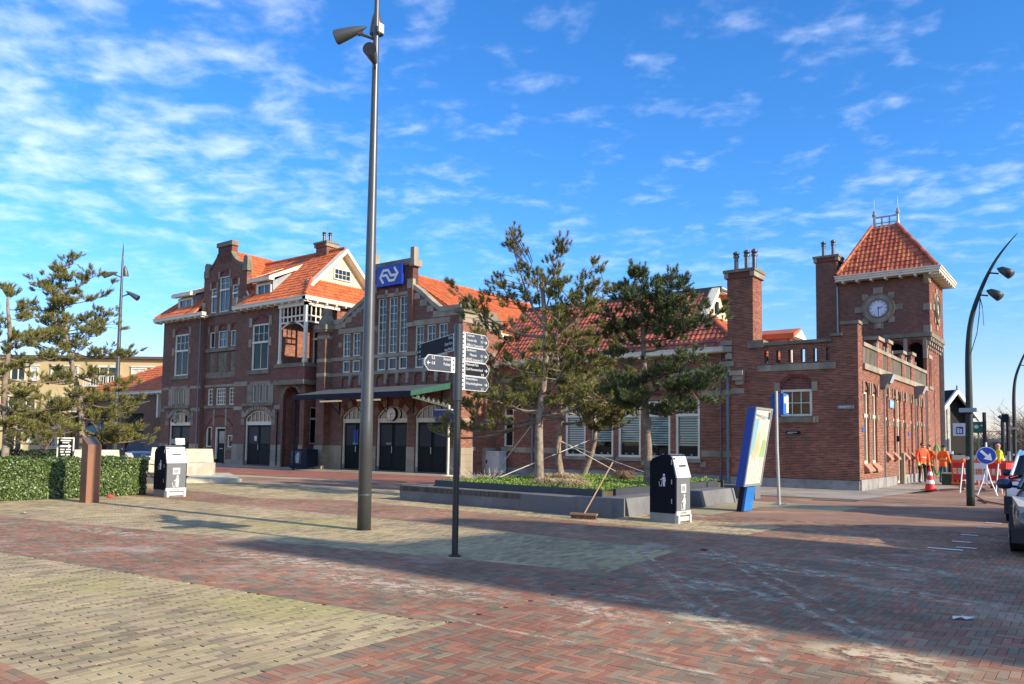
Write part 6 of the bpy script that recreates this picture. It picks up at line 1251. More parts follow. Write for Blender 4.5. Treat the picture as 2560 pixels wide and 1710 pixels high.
for z, ws in ((1.5, (.3,)), (1.43, (.2,)), (1.2, (.13, .14)), (1.12, (.1, .16)), (1.03, (.12, .1))):
    x = -sum(ws)/2-.02*(len(ws)-1)
    for w__ in ws: fb_.box(mb, x, x+w__, z-.022, z+.022, 0, .002); x += w__+.04
mb.prism([(-.17, 1.34), (.08, 1.34), (.08, 1.39), (.17, 1.31), (.08, 1.23), (.08, 1.28), (-.17, 1.28)], fb_, 0, .002); mb.build('lettering', M_sw, bf_)
# ---- manhole strips, litter, painted marks
for x, y in ((-1.91, 14.22), (-1.66, 14.62), (-1.84, 15.51), (-1.87, 16.82), (-1.82, 18.68), (-1.78, 19.91)):
    mb = MB(); L = .28 if y > 14.5 else .5; mb.box(x-L/2-.1, x+L/2-.1, y-.05, y+.05, .008, .012); o = mb.build('parking_stripe', mat('road_paint', (.7, .7, .66), rough=.7)); tag(o, {14.22: 'longest white paint mark on the road, nearest the camera', 14.62: 'second white paint mark on the road, just beyond the longest one', 15.51: 'third white road mark counted from the longest', 16.82: 'fourth white road mark counted from the longest', 18.68: 'fifth white road mark, last but one before the lamp', 19.91: 'farthest white road mark, close to the white car'}[y], 'road marking', 'white parking marks on the road')
for (x, y, rz) in ((-17.5, 12.25, .75), (-16.9, 12.75, .75)): o = blob(x, y, .35, .06, rz, z=.008, m=S_heap)
mb = MB(); pts = [(-1.14, 8.42), (-1.09, 8.5), (-1.04, 8.49), (-.97, 8.56), (-1.03, 8.6), (-1.08, 8.56), (-1.11, 8.58), (-1.15, 8.48)]; n = len(pts)
mb.add([(x, y, .012+.02*(i % 2)) for i, (x, y) in enumerate(pts)]+[(-1.06, 8.52, .035)], [(i, (i+1) % n, n) for i in range(n)]); o = mb.build('crumpled_paper', M_sw); tag(o, 'crumpled white paper lying on the shaded bricks at lower right', 'litter')
mb = MB(); mb.add([(-18.08, 6.95, .01), (-17.98, 6.98, .03), (-17.95, 7.06, .01), (-18.06, 7.05, .03)], [(0, 1, 2), (0, 2, 3)]); o = mb.build('paper_scrap', M_sw); tag(o, 'small white paper scrap on the red bricks at far left', 'litter')
mb = MB(); mb.lathe([(.0, .0), (.07, .01), (.08, .05), (.05, .08), (.0, .09)], (-21.3, 10.4, 0), 7); o = mb.build('red_wrapper', mat('red_litter', (.6, .06, .05))); tag(o, 'small red wrapper at the foot of the hedge', 'litter')
mb = MB(); mb.prism([(-7.0, 24.5), (-5.8, 24.85), (-5.82, 24.98), (-7.02, 24.63)], lambda p, q, t: (p, q, t), .01, .014); o = mb.build('drain_strip', M_black); o['kind'] = 'structure'
mb = MB(); mb.prism([(-4.95, 11.42), (-4.85, 11.42), (-4.85, 11.52), (-4.95, 11.52)], lambda p, q, t: (p, q, t), .01, .014); o = mb.build('drain_cover', M_black); o['kind'] = 'structure'
# ================================================================ PLANTER
pl_ = thing('stone_planter', 'long grey stone planter bench with brick coping at one end and planted with pines', 'planter')
M_ps = mat('planter_stone', (.125, .125, .13), rough=.8, var=.15, vscale=1.2, bump=.15, patch=(.2, .2, .19, .5), pscale=.8)
zt = .4
def yf(x): return 15.44-(x+15.46)*.072
def pblock(a, b, y0_=None, y1_=None, z0_=0, z1_=zt, m=M_ps, nm='stone_block', dy=.62, g=.004):
    mb = MB(); a += g; b -= g
    q = [(a, yf(a) if y0_ is None else y0_), (b, yf(b) if y0_ is None else y0_), (b, yf(b)+dy if y1_ is None else y1_), (a, yf(a)+dy if y1_ is None else y1_)]
    mb.hexa([(x, y, z0_) for x, y in q]+[(x, y, z1_) for x, y in q]); return mb.build(nm, m, pl_)
xs_ = [-15.45, -14.35, -13.25, -12.2, -11.1]
for i in range(4): pblock(xs_[i], xs_[i+1], z1_=.27); pblock(xs_[i], xs_[i+1], z0_=.272, z1_=.395, dy=.6, nm='coping_slab')
pblock(-11.1, -9.45); pblock(-9.45, -8.5)
for i in range(62):
    x = -15.44+i*.0702; mb = MB(); y_ = yf(x)-.012+rnd.uniform(-.004, .004); mb.box(x+.003, x+.066, y_, y_+.2, .274, .4+rnd.uniform(0, .004)); mb.build('brick', mat('planter_brick', (.1, .085, .08), pal=[(.07, .06, .055), (.045, .042, .042), (.09, .07, .06)], island=.2), pl_)
for i in range(4):
    y = 15.6+i*.8
    if i < 4: mb = MB(); mb.hexa([(-9.15, y, 0), (-8.42, y, 0), (-8.42, y+.795, 0), (-9.15, y+.795, 0), (-9.15, y, zt), (-8.5, y, zt), (-8.5, y+.795, zt), (-9.15, y+.795, zt)]); mb.build('stone_block', M_ps, pl_)
pblock(-9.6, -9.0, 18.8, 19.5); 
for i in range(3): y = 19.5+i*.8; mb = MB(); mb.hexa([(-9.1, y, 0), (-8.35, y, 0), (-8.35, y+.795, 0), (-9.1, y+.795, 0), (-9.1, y, zt), (-8.45, y, zt), (-8.45, y+.795, zt), (-9.1, y+.795, zt)]); mb.build('stone_block', M_ps, pl_)
for a_, b_, y0_, y1_ in ((-15.45, -15.0, 16.1, 24), (-15.0, -8.4, 23.5, 24.0)): pblock(a_, b_, y0_, y1_)
mb = MB(); e_ = .03
for a_, b_, y0_, y1_ in ((-14.7, -9.15, 16.06, 16.14), (-9.25, -9.17, 16.33, 22.5), (-14.7, -14.62, 16.33, 23), (-14.7, -9.17, 22.92, 23.0)): mb = MB(); (mb.box(a_, b_, y0_, y1_, .1, .56) if y0_ > 16.1 else mb.hexa([(x, y, z) for z in (.1, .56) for x, y in ((-14.7, yf(-14.7)+.66), (-9.15, yf(-9.15)+.66), (-9.15, yf(-9.15)+.73), (-14.7, yf(-14.7)+.73))])); mb.build('steel_edge', mat('edge_dark', (.04, .045, .055), rough=.5), pl_)
mb = MB(); mb.prism([(-14.62, 16.1), (-9.25, 15.72), (-9.25, 22.92), (-14.62, 22.92)], lambda p, q, t: (p, q, t), .1, .5); mb.build('soil', mat('soil', (.08, .06, .035), rough=1, var=.4), pl_)
# ================================================================ VEGETATION
M_bark = mat('pine_bark', (.2, .15, .11), rough=.95, var=.35, vscale=9, bump=.8, bscale=30, patch=(.3, .26, .2, .7), pscale=5, pthr=(.45, .6))
M_barkd = mat('pine_twig', (.16, .12, .09), rough=.95, var=.3, vscale=9)
def leafmat(name, pal, tr=.25, rough=.55, isl=.25):
    m = mat(name, (0, 0, 0), rough=rough, var=.15, pal=pal, island=isl, spec=.35); b = m.node_tree.nodes['Principled BSDF']; return m
M_ndl = leafmat('pine_needles', [(.13, .145, .032), (.18, .175, .04), (.08, .1, .03), (.25, .215, .05), (.1, .115, .036), (.21, .17, .05), (.15, .16, .036)])
M_ndl_d = leafmat('pine_needles_dark', [(.06, .095, .04), (.08, .12, .04), (.1, .135, .042), (.05, .08, .036), (.15, .165, .045)])
M_ndl_b = leafmat('pine_needles_brown', [(.2, .1, .04), (.14, .09, .035), (.26, .12, .05), (.1, .09, .035)])
def spline(P, k=5):
    P = [Vector(p) for p in P]; Q = []
    for i in range(len(P)-1):
        a = P[max(i-1, 0)]; b = P[i]; c = P[i+1]; d = P[min(i+2, len(P)-1)]
        for j in range(k):
            t = j/k; Q.append(.5*((2*b)+(c-a)*t+(2*a-5*b+4*c-d)*t*t+(3*b-a-3*c+d)*t**3))
    Q.append(P[-1]); return Q
def needles(tips, n_, ln_, rs, wid=.014):
    """tips: (k,6) position + direction; returns V, F triangles of needle brushes"""
    k = len(tips); P = np.repeat(tips[:, :3], n_, 0); D = np.repeat(tips[:, 3:], n_, 0); D /= np.linalg.norm(D, axis=1)[:, None]+1e-9; S = np.repeat(rs.uniform(.75, 1.25, k), n_)
    along = rs.uniform(-.9, .1, k*n_); P = P+D*(along*ln_*1.25*S)[:, None]
    rv = rs.normal(size=(k*n_, 3)); rv -= D*(rv*D).sum(1)[:, None]; rv /= np.linalg.norm(rv, axis=1)[:, None]+1e-9
    open_ = np.clip(.55-along*.5, .35, 1.0)[:, None]+rs.uniform(-.15, .25, (k*n_, 1))
    nd = D*1.0+rv*open_; nd /= np.linalg.norm(nd, axis=1)[:, None]; L = (ln_*S*rs.uniform(.7, 1.15, k*n_))[:, None]
    sd_ = np.cross(nd, rs.normal(size=(k*n_, 3))); sd_ /= np.linalg.norm(sd_, axis=1)[:, None]+1e-9
    V = np.stack([P-sd_*wid/2, P+sd_*wid/2, P+nd*L], 1).reshape(-1, 3); F = np.arange(len(V)).reshape(-1, 3); return V, F
def pine(label, base, trunk, limbs, seed, density=1.0, rb=.14, rt=.03, nlen=.115, brown_top=False, m=None, group=None, pads=(), nn=44):
    """trunk: points relative to base; limbs: (height fraction point index or z, end offset from trunk, pad radius, tips)"""
    rs = np.random.RandomState(seed); r_ = random.Random(seed); t = thing('pine_tree', label, 'pine tree', base, group=group)
    Q = spline(trunk, 6); n = len(Q); mb = MB(); mb.tube(Q, [rb-(rb-rt)*(i/(n-1))**.8 for i in range(n)], 12); mb.build('trunk', M_bark, t, smooth=True)
    tips = []; tw_ = MB(); btips = []
    def at(z):
        for i in range(n-1):
            if Q[i].z <= z <= Q[i+1].z: return Q[i].lerp(Q[i+1], (z-Q[i].z)/max(1e-6, Q[i+1].z-Q[i].z))
        return Q[-1] if z > Q[-1].z else Q[0]
    for (z, end, pr, nt_) in limbs:
        a = at(z); e = Vector(end); L = (e-a).length; sag = Vector((r_.uniform(-.06, .06), r_.uniform(-.06, .06), -.07-.05*r_.random()))*L
        C_ = spline([a, a.lerp(e, .35)+sag, a.lerp(e, .7)+sag*.9, e], 5); k = len(C_); r0_ = max(.016, .01+.011*L)
        mb = MB(); mb.tube(C_, [r0_-(r0_-.008)*i/(k-1) for i in range(k)], 7); mb.build('limb', M_bark if r_.random() < .5 else M_barkd, t, smooth=True)
        ncl = max(3, int(nt_*density*.62))
        for _ in range(ncl):
            f = 1-.66*r_.random()**1.3; s = C_[min(k-1, int(f*(k-1)))]; wd_ = .3+.7*math.sin(min(1, f*1.05)*2.5)
            cc = s+Vector((r_.gauss(0, 1)*pr*.72*wd_, r_.gauss(0, 1)*pr*.72*wd_, abs(r_.gauss(0, 1))*pr*.38+.02)); mid_ = s.lerp(cc, .6)+Vector((0, 0, -.06*pr)); tw_.tube([s, mid_, cc], [.013, .009, .006], 3, cap=False); out_ = (cc-s).normalized()*.5+(e-a).normalized()*.35
            for _q in range(r_.randint(4, 7)):
                o3 = Vector((r_.gauss(0, .09), r_.gauss(0, .09), abs(r_.gauss(0, .07)))); q = cc+o3; tw_.tube([cc+Vector((0, 0, -.03)), q], [.006, .004], 3, cap=False); tips.append((*q, *(out_+o3*5+Vector((0, 0, .65)))))
    for (c, rx, rz, nt_, br_) in pads:
        for _ in range(int(nt_*density)):
            q = Vector(c)+Vector((r_.gauss(0, .5)*rx, r_.gauss(0, .5)*rx, r_.gauss(0, .5)*rz)); a = at(min(q.z-.15, Q[-1].z)); s = a.lerp(q, .6)+Vector((0, 0, -.1)); tw_.tube([s, q], [.01, .005], 3, cap=False)
            d = (q-a).normalized()*.5+Vector((0, 0, .9)); (btips if br_ else tips).append((*q, *d))
    tw_.build('twigs', M_barkd, t, kind='stuff')
    V, F = needles(np.array(tips), nn, nlen, rs); npmesh('crown', V, F, m or M_ndl, t, kind=None)
    if btips: V, F = needles(np.array(btips), 34, nlen, rs); npmesh('brown_needles', V, F, M_ndl_b, t)
    return t
def rand_limbs(rs, trunk, z0, z1, n, lmin, lmax, pr, nt_, up=.25):
    Q = spline(trunk, 6); out = []
    def at(z):
        for i in range(len(Q)-1):
            if Q[i].z <= z <= Q[i+1].z: return Q[i].lerp(Q[i+1], (z-Q[i].z)/max(1e-6, Q[i+1].z-Q[i].z))
        return Q[-1]
    for i in range(n):
        f = (i+.5)/n; z = z0+(z1-z0)*f; a = at(z); th = i*2.4+rs.uniform(-.5, .5); L = (lmax+(lmin-lmax)*f)*rs.uniform(.75, 1.15)
        out.append((z, (a.x+L*math.cos(th), a.y+L*math.sin(th), a.z+up*L*rs.uniform(.4, 1.3)), pr*(1.1-.4*f), int(nt_*(1.1-.35*f))))
    return out
# T1: tallest pine of the planter (front)
B = Vector((-12.1, 17.36, .5))
def rel(x, y, z, b=B): return (x-b.x, y-b.y, z-b.z)
tr = [(0, 0, 0), (-.02, 0, .9), (-.02, 0, 1.8), (.1, 0, 2.7), (.17, 0, 3.6), (.1, 0, 4.6), (.05, 0, 5.2), (-.05, 0, 5.8)]
lb = [(4.3, rel(-13.1, 17.3, 7.3), .3, 20), (4.0, rel(-15.1, 17.0, 6.25), .42, 34), (4.2, rel(-13.8, 17.6, 6.25), .45, 30), (4.6, rel(-11.4, 17.2, 6.85), .35, 28), (4.2, rel(-10.5, 17.5, 6.35), .42, 34), (3.9, rel(-9.95, 17.2, 5.8), .45, 38), (4.0, rel(-10.6, 18.2, 5.6), .45, 26),
      (3.3, rel(-14.6, 17.6, 5.5), .4, 22), (3.0, rel(-13.9, 16.6, 4.5), .42, 20), (2.6, rel(-14.6, 17.5, 4.0), .42, 26), (2.4, rel(-10.6, 16.8, 4.2), .45, 26), (2.1, rel(-14.5, 17.9, 3.0), .5, 34), (1.9, rel(-13.6, 16.7, 3.4), .45, 24), (1.9, rel(-10.9, 17.9, 3.3), .45, 20),
      (1.75, rel(-15.3, 17.0, 2.2), .42, 34), (1.7, rel(-15.9, 17.1, 1.95), .3, 14), (1.8, rel(-14.9, 17.4, 2.7), .45, 30), (1.85, rel(-10.3, 17.3, 2.9), .4, 22), (2.0, rel(-12.9, 16.2, 2.8), .4, 16), (4.6, rel(-12.6, 17.9, 6.4), .4, 24), (3.4, rel(-12.2, 18.6, 5.2), .45, 24), (3.0, rel(-11.0, 16.6, 5.0), .4, 20)]
pine('tallest pine of the stone planter, thick pale trunk and brown tipped top', tuple(B), tr, lb, 11, .92, .13, .05, pads=[(rel(-13.1, 17.3, 7.35), .22, .35, 18, True), (rel(-12.7, 17.3, 6.95), .25, .2, 12, True), (rel(-11.2, 17.2, 7.0), .2, .2, 8, True), (rel(-12.0, 17.4, 6.1), .7, .35, 36, False), (rel(-13.6, 17.4, 6.0), .6, .3, 26, False)])
# T4: dense pine on the right
B4 = Vector((-9.97, 19.52, .5)); R4 = lambda x, y, z: rel(x, y, z, B4)
tr4 = [(0, 0, 0), (.02, 0, .9), (-.05, 0, 1.9), (-.1, 0, 3.0), (-.15, 0, 4.0), (-.2, 0, 5.0), (-.38, 0, 5.8)]
lb4 = [(5.2, R4(-10.4, 19.5, 6.4), .3, 34), (4.9, R4(-11.0, 19.5, 6.0), .35, 36), (4.9, R4(-9.4, 19.5, 6.1), .4, 40), (4.6, R4(-8.9, 19.3, 5.9), .38, 36), (4.2, R4(-8.5, 19.4, 5.4), .42, 40), (4.0, R4(-8.1, 19.6, 5.0), .42, 40), (4.1, R4(-11.2, 19.4, 5.4), .4, 36), (3.8, R4(-11.3, 19.7, 5.0), .4, 34), (3.7, R4(-8.7, 19.2, 4.8), .4, 30), (4.3, R4(-10.0, 18.8, 5.6), .42, 34), (4.2, R4(-9.7, 20.3, 5.5), .42, 30),
       (3.0, R4(-8.5, 19.4, 3.95), .38, 34), (2.9, R4(-9.1, 19.0, 3.7), .36, 26), (2.6, R4(-8.0, 19.5, 3.35), .42, 44), (2.5, R4(-8.9, 19.4, 3.25), .42, 40), (2.5, R4(-10.7, 19.4, 3.4), .42, 34), (2.3, R4(-10.9, 19.2, 3.1), .42, 34), (2.0, R4(-8.2, 19.5, 2.8), .4, 36), (2.0, R4(-9.0, 19.3, 2.62), .34, 24), (2.1, R4(-10.9, 19.4, 2.75), .36, 30), (2.2, R4(-10.2, 18.8, 2.9), .36, 24), (3.2, R4(-10.9, 19.5, 4.2), .35, 14)]
pine('dark dense pine of the planter standing nearest the leaning map board', tuple(B4), tr4, lb4, 23, 1.1, .125, .035, m=M_ndl_d, nlen=.11)
# T2, T3: two lower pines behind
rs2 = random.Random(5)
B2_ = (-13.65, 20.8, .5); tr2 = [(0, 0, 0), (-.12, 0, .6), (-.14, 0, 1.1), (-.02, 0, 1.7), (-.05, 0, 2.7), (-.15, 0, 3.6), (-.25, 0, 4.4)]
pine('short forked pine in the middle of the planter with a ragged olive crown', B2_, tr2, rand_limbs(rs2, tr2, 1.7, 4.2, 18, .9, 2.2, .5, 24)+[(1.7, (1.9, -.3, 2.4), .5, 30), (1.9, (-2.0, -.6, 2.5), .5, 30), (2.2, (1.6, -.8, 3.6), .5, 30)], 31, .68, .14, .03)
B3_ = (-13.7, 22.1, .5); tr3 = [(0, 0, 0), (.18, 0, .35), (.4, 0, .9), (.5, 0, 1.4), (.45, 0, 2.4), (.55, 0, 3.4), (.6, 0, 4.6)]
pine('leaning curved pine at the back of the planter between its neighbours', B3_, tr3, rand_limbs(rs2, tr3, 1.5, 4.6, 19, .8, 2.0, .5, 26)+[(1.9, (1.2, -.6, 1.55), .3, 16), (2.1, (2.2, -.5, 3.3), .5, 30), (2.1, (2.6, -.8, 2.3), .4, 22)], 37, .72, .12, .03)
# stays of the pines
for a_, b_ in (((-12.15, 17.36, 2.35), (-13.7, 17.2, .55)), ((-13.25, 21.9, 1.75), (-13.5, 17.0, .55)), ((-13.8, 20.8, 1.7), (-9.6, 20.4, .55)), ((-10.0, 19.5, 1.9), (-11.2, 22.3, .6)), ((-13.8, 20.8, 1.75), (-12.3, 22.4, .6))):
    mb = MB(); mb.tube([a_, b_], .012, 5); o = mb.build('tree_stay', mat('rope', (.5, .48, .42), rough=.8)); tag(o, {-12.15: 'pale stay cable from the tallest pine down to the left end of the planter', -13.25: 'pale stay cable from the leaning trunk crossing in front of the middle trunks', -13.8: 'pale stay cable from the middle forked trunk running down %s' % ('to the right' if b_[0] > -10 else 'to the back'), -10.0: 'pale stay cable from the right hand pine down to the back'}[a_[0]], 'cable', 'stay cables of the planter pines')
# left pines
BL = (-29.15, 13.25, 0); trL = [(0, 0, 0), (-.05, -.1, 1.5), (-.1, -.2, 2.9), (-.3, -.5, 4.4), (-.45, -.75, 6.0), (-.5, -.9, 7.2), (-.5, -.95, 7.9)]
S1, S2 = Vector((.45, .893, 0)), Vector((-.893, .45, 0))     # along / away from the view there
def LP(s, z, dpt=0):
    s *= .6; dpt *= .8; v = S1*s+S2*dpt; return (v.x-.25, v.y-.4, z)
lbL = [(7.5, LP(-.3, 8.1), .25, 22), (7.0, LP(-1.2, 7.6, .2), .35, 30), (6.9, LP(1.0, 7.6, -.2), .35, 30), (6.6, LP(-2.0, 7.0, .2), .35, 26), (6.4, LP(1.7, 6.95, .2), .4, 26), (6.2, LP(-.9, 6.6, -.7), .35, 22), (5.5, LP(-2.4, 5.9, -.2), .38, 26), (5.6, LP(-1.5, 6.0, .5), .35, 22), (5.4, LP(1.5, 6.1, .3), .42, 32), (5.3, LP(2.5, 6.1, -.3), .36, 24), (5.0, LP(.9, 5.4, -.7), .42, 26),
       (4.8, LP(-2.6, 5.1, .2), .42, 36), (4.9, LP(-1.7, 5.0, -.5), .4, 30), (4.7, LP(3.0, 4.65, .2), .38, 34), (4.6, LP(2.0, 4.75, -.4), .42, 30), (4.5, LP(-1.9, 4.35, .1), .38, 24), (3.9, LP(-1.4, 3.7, .4), .3, 12), (3.8, LP(3.4, 3.6, .1), .36, 22), (3.9, LP(1.8, 3.9, .3), .3, 14), (3.0, LP(2.0, 3.0, -.3), .5, 34), (2.9, LP(4.2, 3.0, .1), .35, 18), (2.6, LP(-2.0, 2.9, .3), .5, 34), (2.6, LP(-3.3, 3.2, .0), .42, 24),
       (2.3, LP(2.6, 2.45, -.2), .5, 40), (2.2, LP(1.2, 2.3, .5), .45, 26), (2.0, LP(-2.4, 2.1, -.3), .5, 34), (2.0, LP(-1.1, 2.3, .6), .5, 30), (1.7, LP(3.4, 1.95, .1), .5, 44), (1.7, LP(4.0, 1.6, -.2), .42, 34), (1.6, LP(2.5, 1.45, .1), .45, 38), (1.9, LP(-3.4, 1.9, .3), .45, 26)]
rsL = random.Random(8)
lbL += rand_limbs(rsL, trL, 4.6, 7.3, 14, .45, 1.45, .3, 20, .12)+rand_limbs(rsL, trL, 1.8, 4.2, 10, 1.2, 2.0, .36, 24, .02)
pine('tall straight pine standing behind the hedge and the blackboard sign', BL, trL, lbL, 41, .75, .14, .03, nlen=.12, nn=40)
BL0 = (-27.0, 9.85, 0); trL0 = [(0, 0, 0), (.03, .05, 1.6), (.1, -.1, 3.0), (.3, -.1, 4.6), (.3, -.2, 5.6), (.3, -.2, 6.1)]
pine('pine at the far left edge, shorter and thinner, partly cut by the frame', BL0, trL0, rand_limbs(rsL, trL0, 1.8, 5.4, 12, .4, 1.2, .3, 18, .08)+[(5.8, (.3, -.2, 6.2), .2, 20), (5.5, (.5, .4, 5.7), .25, 16), (5.2, (.2, -1.0, 5.6), .35, 22), (4.6, (.9, .9, 4.9), .4, 34), (4.5, (.0, -1.2, 4.8), .5, 34), (4.0, (.9, 1.2, 4.2), .4, 26), (3.6, (.2, -1.5, 3.9), .5, 34), (3.4, (1.0, 1.6, 3.5), .35, 22), (2.6, (.5, -1.3, 2.9), .6, 40), (2.5, (.9, 1.3, 2.6), .5, 44), (2.2, (-.6, 1.6, 2.3), .5, 40), (1.9, (.6, 1.6, 1.9), .5, 40), (1.8, (.3, -1.4, 2.0), .6, 44), (1.6, (.9, .9, 1.4), .5, 34)], 47, .65, .13, .03, nlen=.125)
# ---- hedges: leaves on a twiggy core
def hedge(label, x0, x1, y0, y1, h, n, seed, lm, round_=.12, leaf=.045, cat_='hedge'):
    t = thing('hedge', label, cat_, ((x0+x1)/2, (y0+y1)/2, 0)); rs = np.random.RandomState(seed); a, b = (x1-x0)/2, (y1-y0)/2
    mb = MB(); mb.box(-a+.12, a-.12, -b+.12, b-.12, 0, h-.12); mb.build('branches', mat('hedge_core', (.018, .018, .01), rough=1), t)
    f = rs.choice(4, n, p=np.array([b*h*2, b*2*a, a*h*1.2, a*h*.6])/(b*h*2+b*2*a+a*h*1.8)); u = rs.uniform(-1, 1, n); v = rs.uniform(0, 1, n); jt = -np.abs(rs.normal(0, .05, n))+rs.normal(0, .015, n)
    lump = .05*np.sin(u*b*5+seed)+.035*np.sin(v*9+u*7)
    P = np.zeros((n, 3)); N = np.zeros((n, 3)); m0 = f == 0; P[m0] = np.stack([a+jt[m0]+lump[m0], u[m0]*b, v[m0]*h], 1); N[m0] = (1, 0, .1)
    m0 = f == 1; P[m0] = np.stack([(v[m0]*2-1)*a, u[m0]*b, h+jt[m0]+lump[m0]*.8], 1); N[m0] = (0, 0, 1)
    m0 = f == 2; P[m0] = np.stack([u[m0]*a, b+jt[m0]+lump[m0], v[m0]*h], 1); N[m0] = (0, 1, .1)
    m0 = f == 3; P[m0] = np.stack([u[m0]*a, -b-jt[m0], v[m0]*h], 1); N[m0] = (0, -1, .1)
    N = N+rs.normal(0, .55, (n, 3)); N /= np.linalg.norm(N, axis=1)[:, None]; T_ = np.cross(N, rs.normal(size=(n, 3))); T_ /= np.linalg.norm(T_, axis=1)[:, None]; Bt = np.cross(N, T_); s = (leaf*rs.uniform(.6, 1.3, n))[:, None]
    V = np.stack([P-T_*s, P+Bt*s*.55+N*s*.15, P+T_*s, P-Bt*s*.55+N*s*.15], 1).reshape(-1, 3); F = np.arange(4*n).reshape(-1, 4); npmesh('foliage', V, F, lm, t); return t
M_hl = leafmat('hedge_leaf', [(.06, .105, .022), (.09, .14, .03), (.04, .08, .02), (.14, .19, .05), (.05, .085, .02), (.22, .27, .12), (.035, .06, .02)], rough=.35)
hedge('clipped glossy green hedge along the left side of the square', -23.0, -21.75, 5.8, 11.62, 1.02, 46000, 3, M_hl, leaf=.034)
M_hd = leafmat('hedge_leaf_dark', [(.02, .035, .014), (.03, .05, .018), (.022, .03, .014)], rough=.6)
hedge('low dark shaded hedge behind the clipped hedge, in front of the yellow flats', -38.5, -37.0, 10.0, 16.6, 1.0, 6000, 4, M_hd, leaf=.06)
# ---- planting in the planter: ground cover, dry grass, bare shrub
def cover(name, region, n, z, sz, m, seed, label, up=1.0):
    rs = np.random.RandomState(seed); x0, x1, y0, y1 = region; P = np.stack([rs.uniform(x0, x1, n), rs.uniform(y0, y1, n), z+np.abs(rs.normal(0, .035, n))], 1)
    P[:, 2] += .03*np.sin(P[:, 0]*3.1)*np.sin(P[:, 1]*2.3); P = P[P[:, 1] > 16.12-(P[:, 0]+14.6)*.072]; n = len(P)
    N = rs.normal(0, .6, (n, 3))+np.array([0, 0, up]); N /= np.linalg.norm(N, axis=1)[:, None]; T_ = np.cross(N, rs.normal(size=(n, 3))); T_ /= np.linalg.norm(T_, axis=1)[:, None]; Bt = np.cross(N, T_); s = (sz*rs.uniform(.5, 1.3, n))[:, None]
    V = np.stack([P-T_*s, P+Bt*s*.5, P+T_*s, P-Bt*s*.5], 1).reshape(-1, 3); o = npmesh(name, V, np.arange(4*n).reshape(-1, 4), m, None, 'stuff'); o['label'] = label; return o
cover('ground_cover', (-14.6, -9.27, 15.9, 22.9), 60000, .53, .026, leafmat('cover_leaf', [(.16, .27, .035), (.22, .34, .05), (.1, .18, .03), (.27, .36, .08), (.14, .2, .04)], rough=.6), 8, 'low bright green ground cover filling the planter')
M_dry = leafmat('dry_grass', [(.4, .3, .16), (.5, .4, .24), (.3, .21, .11), (.45, .33, .2)], rough=.9)
def tussock(x, y, r, h, n, seed, label, m=M_dry, droop=1.0):
    rs = np.random.RandomState(seed); th = rs.uniform(0, 2*np.pi, n); rr_ = r*np.sqrt(rs.uniform(0, 1, n)); out = rs.uniform(.3, 1.1, n)*r*droop; hh = h*rs.uniform(.5, 1.1, n); P0 = np.stack([rr_*.5*np.cos(th), rr_*.5*np.sin(th), 0*th], 1)
    P1 = P0+np.stack([out*.5*np.cos(th), out*.5*np.sin(th), hh], 1); P2 = P0+np.stack([out*1.25*np.cos(th+.3), out*1.25*np.sin(th+.3), hh*rs.uniform(.1, .8, n)], 1); S_ = np.stack([-np.sin(th), np.cos(th), 0*th], 1)*.006
    V = np.stack([P0-S_, P0+S_, P1+S_, P1-S_, P2], 1).reshape(-1, 3); b = np.arange(n)*5; F = np.concatenate([np.stack([b, b+1, b+2, b+3], 1), np.stack([b+3, b+2, b+4, b+4], 1)])
    o = npmesh('dry_grass_tuft', V, F[:n], m, None); me = o.data
    me2 = bpy.data.meshes.new('dry_grass_tuft'); me2.from_pydata([tuple(v) for v in V], [], [tuple(f) for f in F[:n]]+[(int(k+3), int(k+2), int(k+4)) for k in b]); me2.materials.append(m); o.data = me2; o.location = (x, y, .52); tag(o, label, 'grass tuft'); return o
tussock(-13.0, 18.9, .42, .22, 420, 1, 'straw coloured grass mound left of the two middle trunks'); tussock(-12.2, 18.9, .45, .24, 460, 2, 'straw coloured grass mound right behind the leaning trunk foot')
tussock(-11.3, 20.6, .35, .3, 380, 3, 'darker brown grass tuft at the back right of the planter', leafmat('brown_grass', [(.22, .13, .08), (.3, .19, .12), (.16, .1, .06)], rough=.9)); tussock(-11.3, 16.7, .42, .2, 460, 4, 'round pale dry grass mound at the front beside the broom'); tussock(-10.5, 16.5, .42, .2, 460, 5, 'pale flattened dry grass mound nearest the planter corner')
shr = thing('dry_shrub', 'leafless grey twiggy shrub at the left end of the planter', 'shrub', (-14.0, 17.2, .5)); mb = MB(); r5 = random.Random(9)
for k in range(90):
    th = r5.uniform(0, 6.28); L = r5.uniform(.3, .7); a = Vector((math.cos(th)*.25*r5.random(), math.sin(th)*.4*r5.random(), 0)); m_ = a+Vector((math.cos(th)*L*.6, math.sin(th)*L*.6, L*.35)); mb.tube([a, m_, m_+Vector((math.cos(th+.5)*L*.3, math.sin(th+.5)*L*.3, L*.25))], [.008, .006, .003], 3, cap=False)
mb.build('twigs', mat('dry_twig', (.4, .34, .24), rough=.9), shr, kind='stuff')
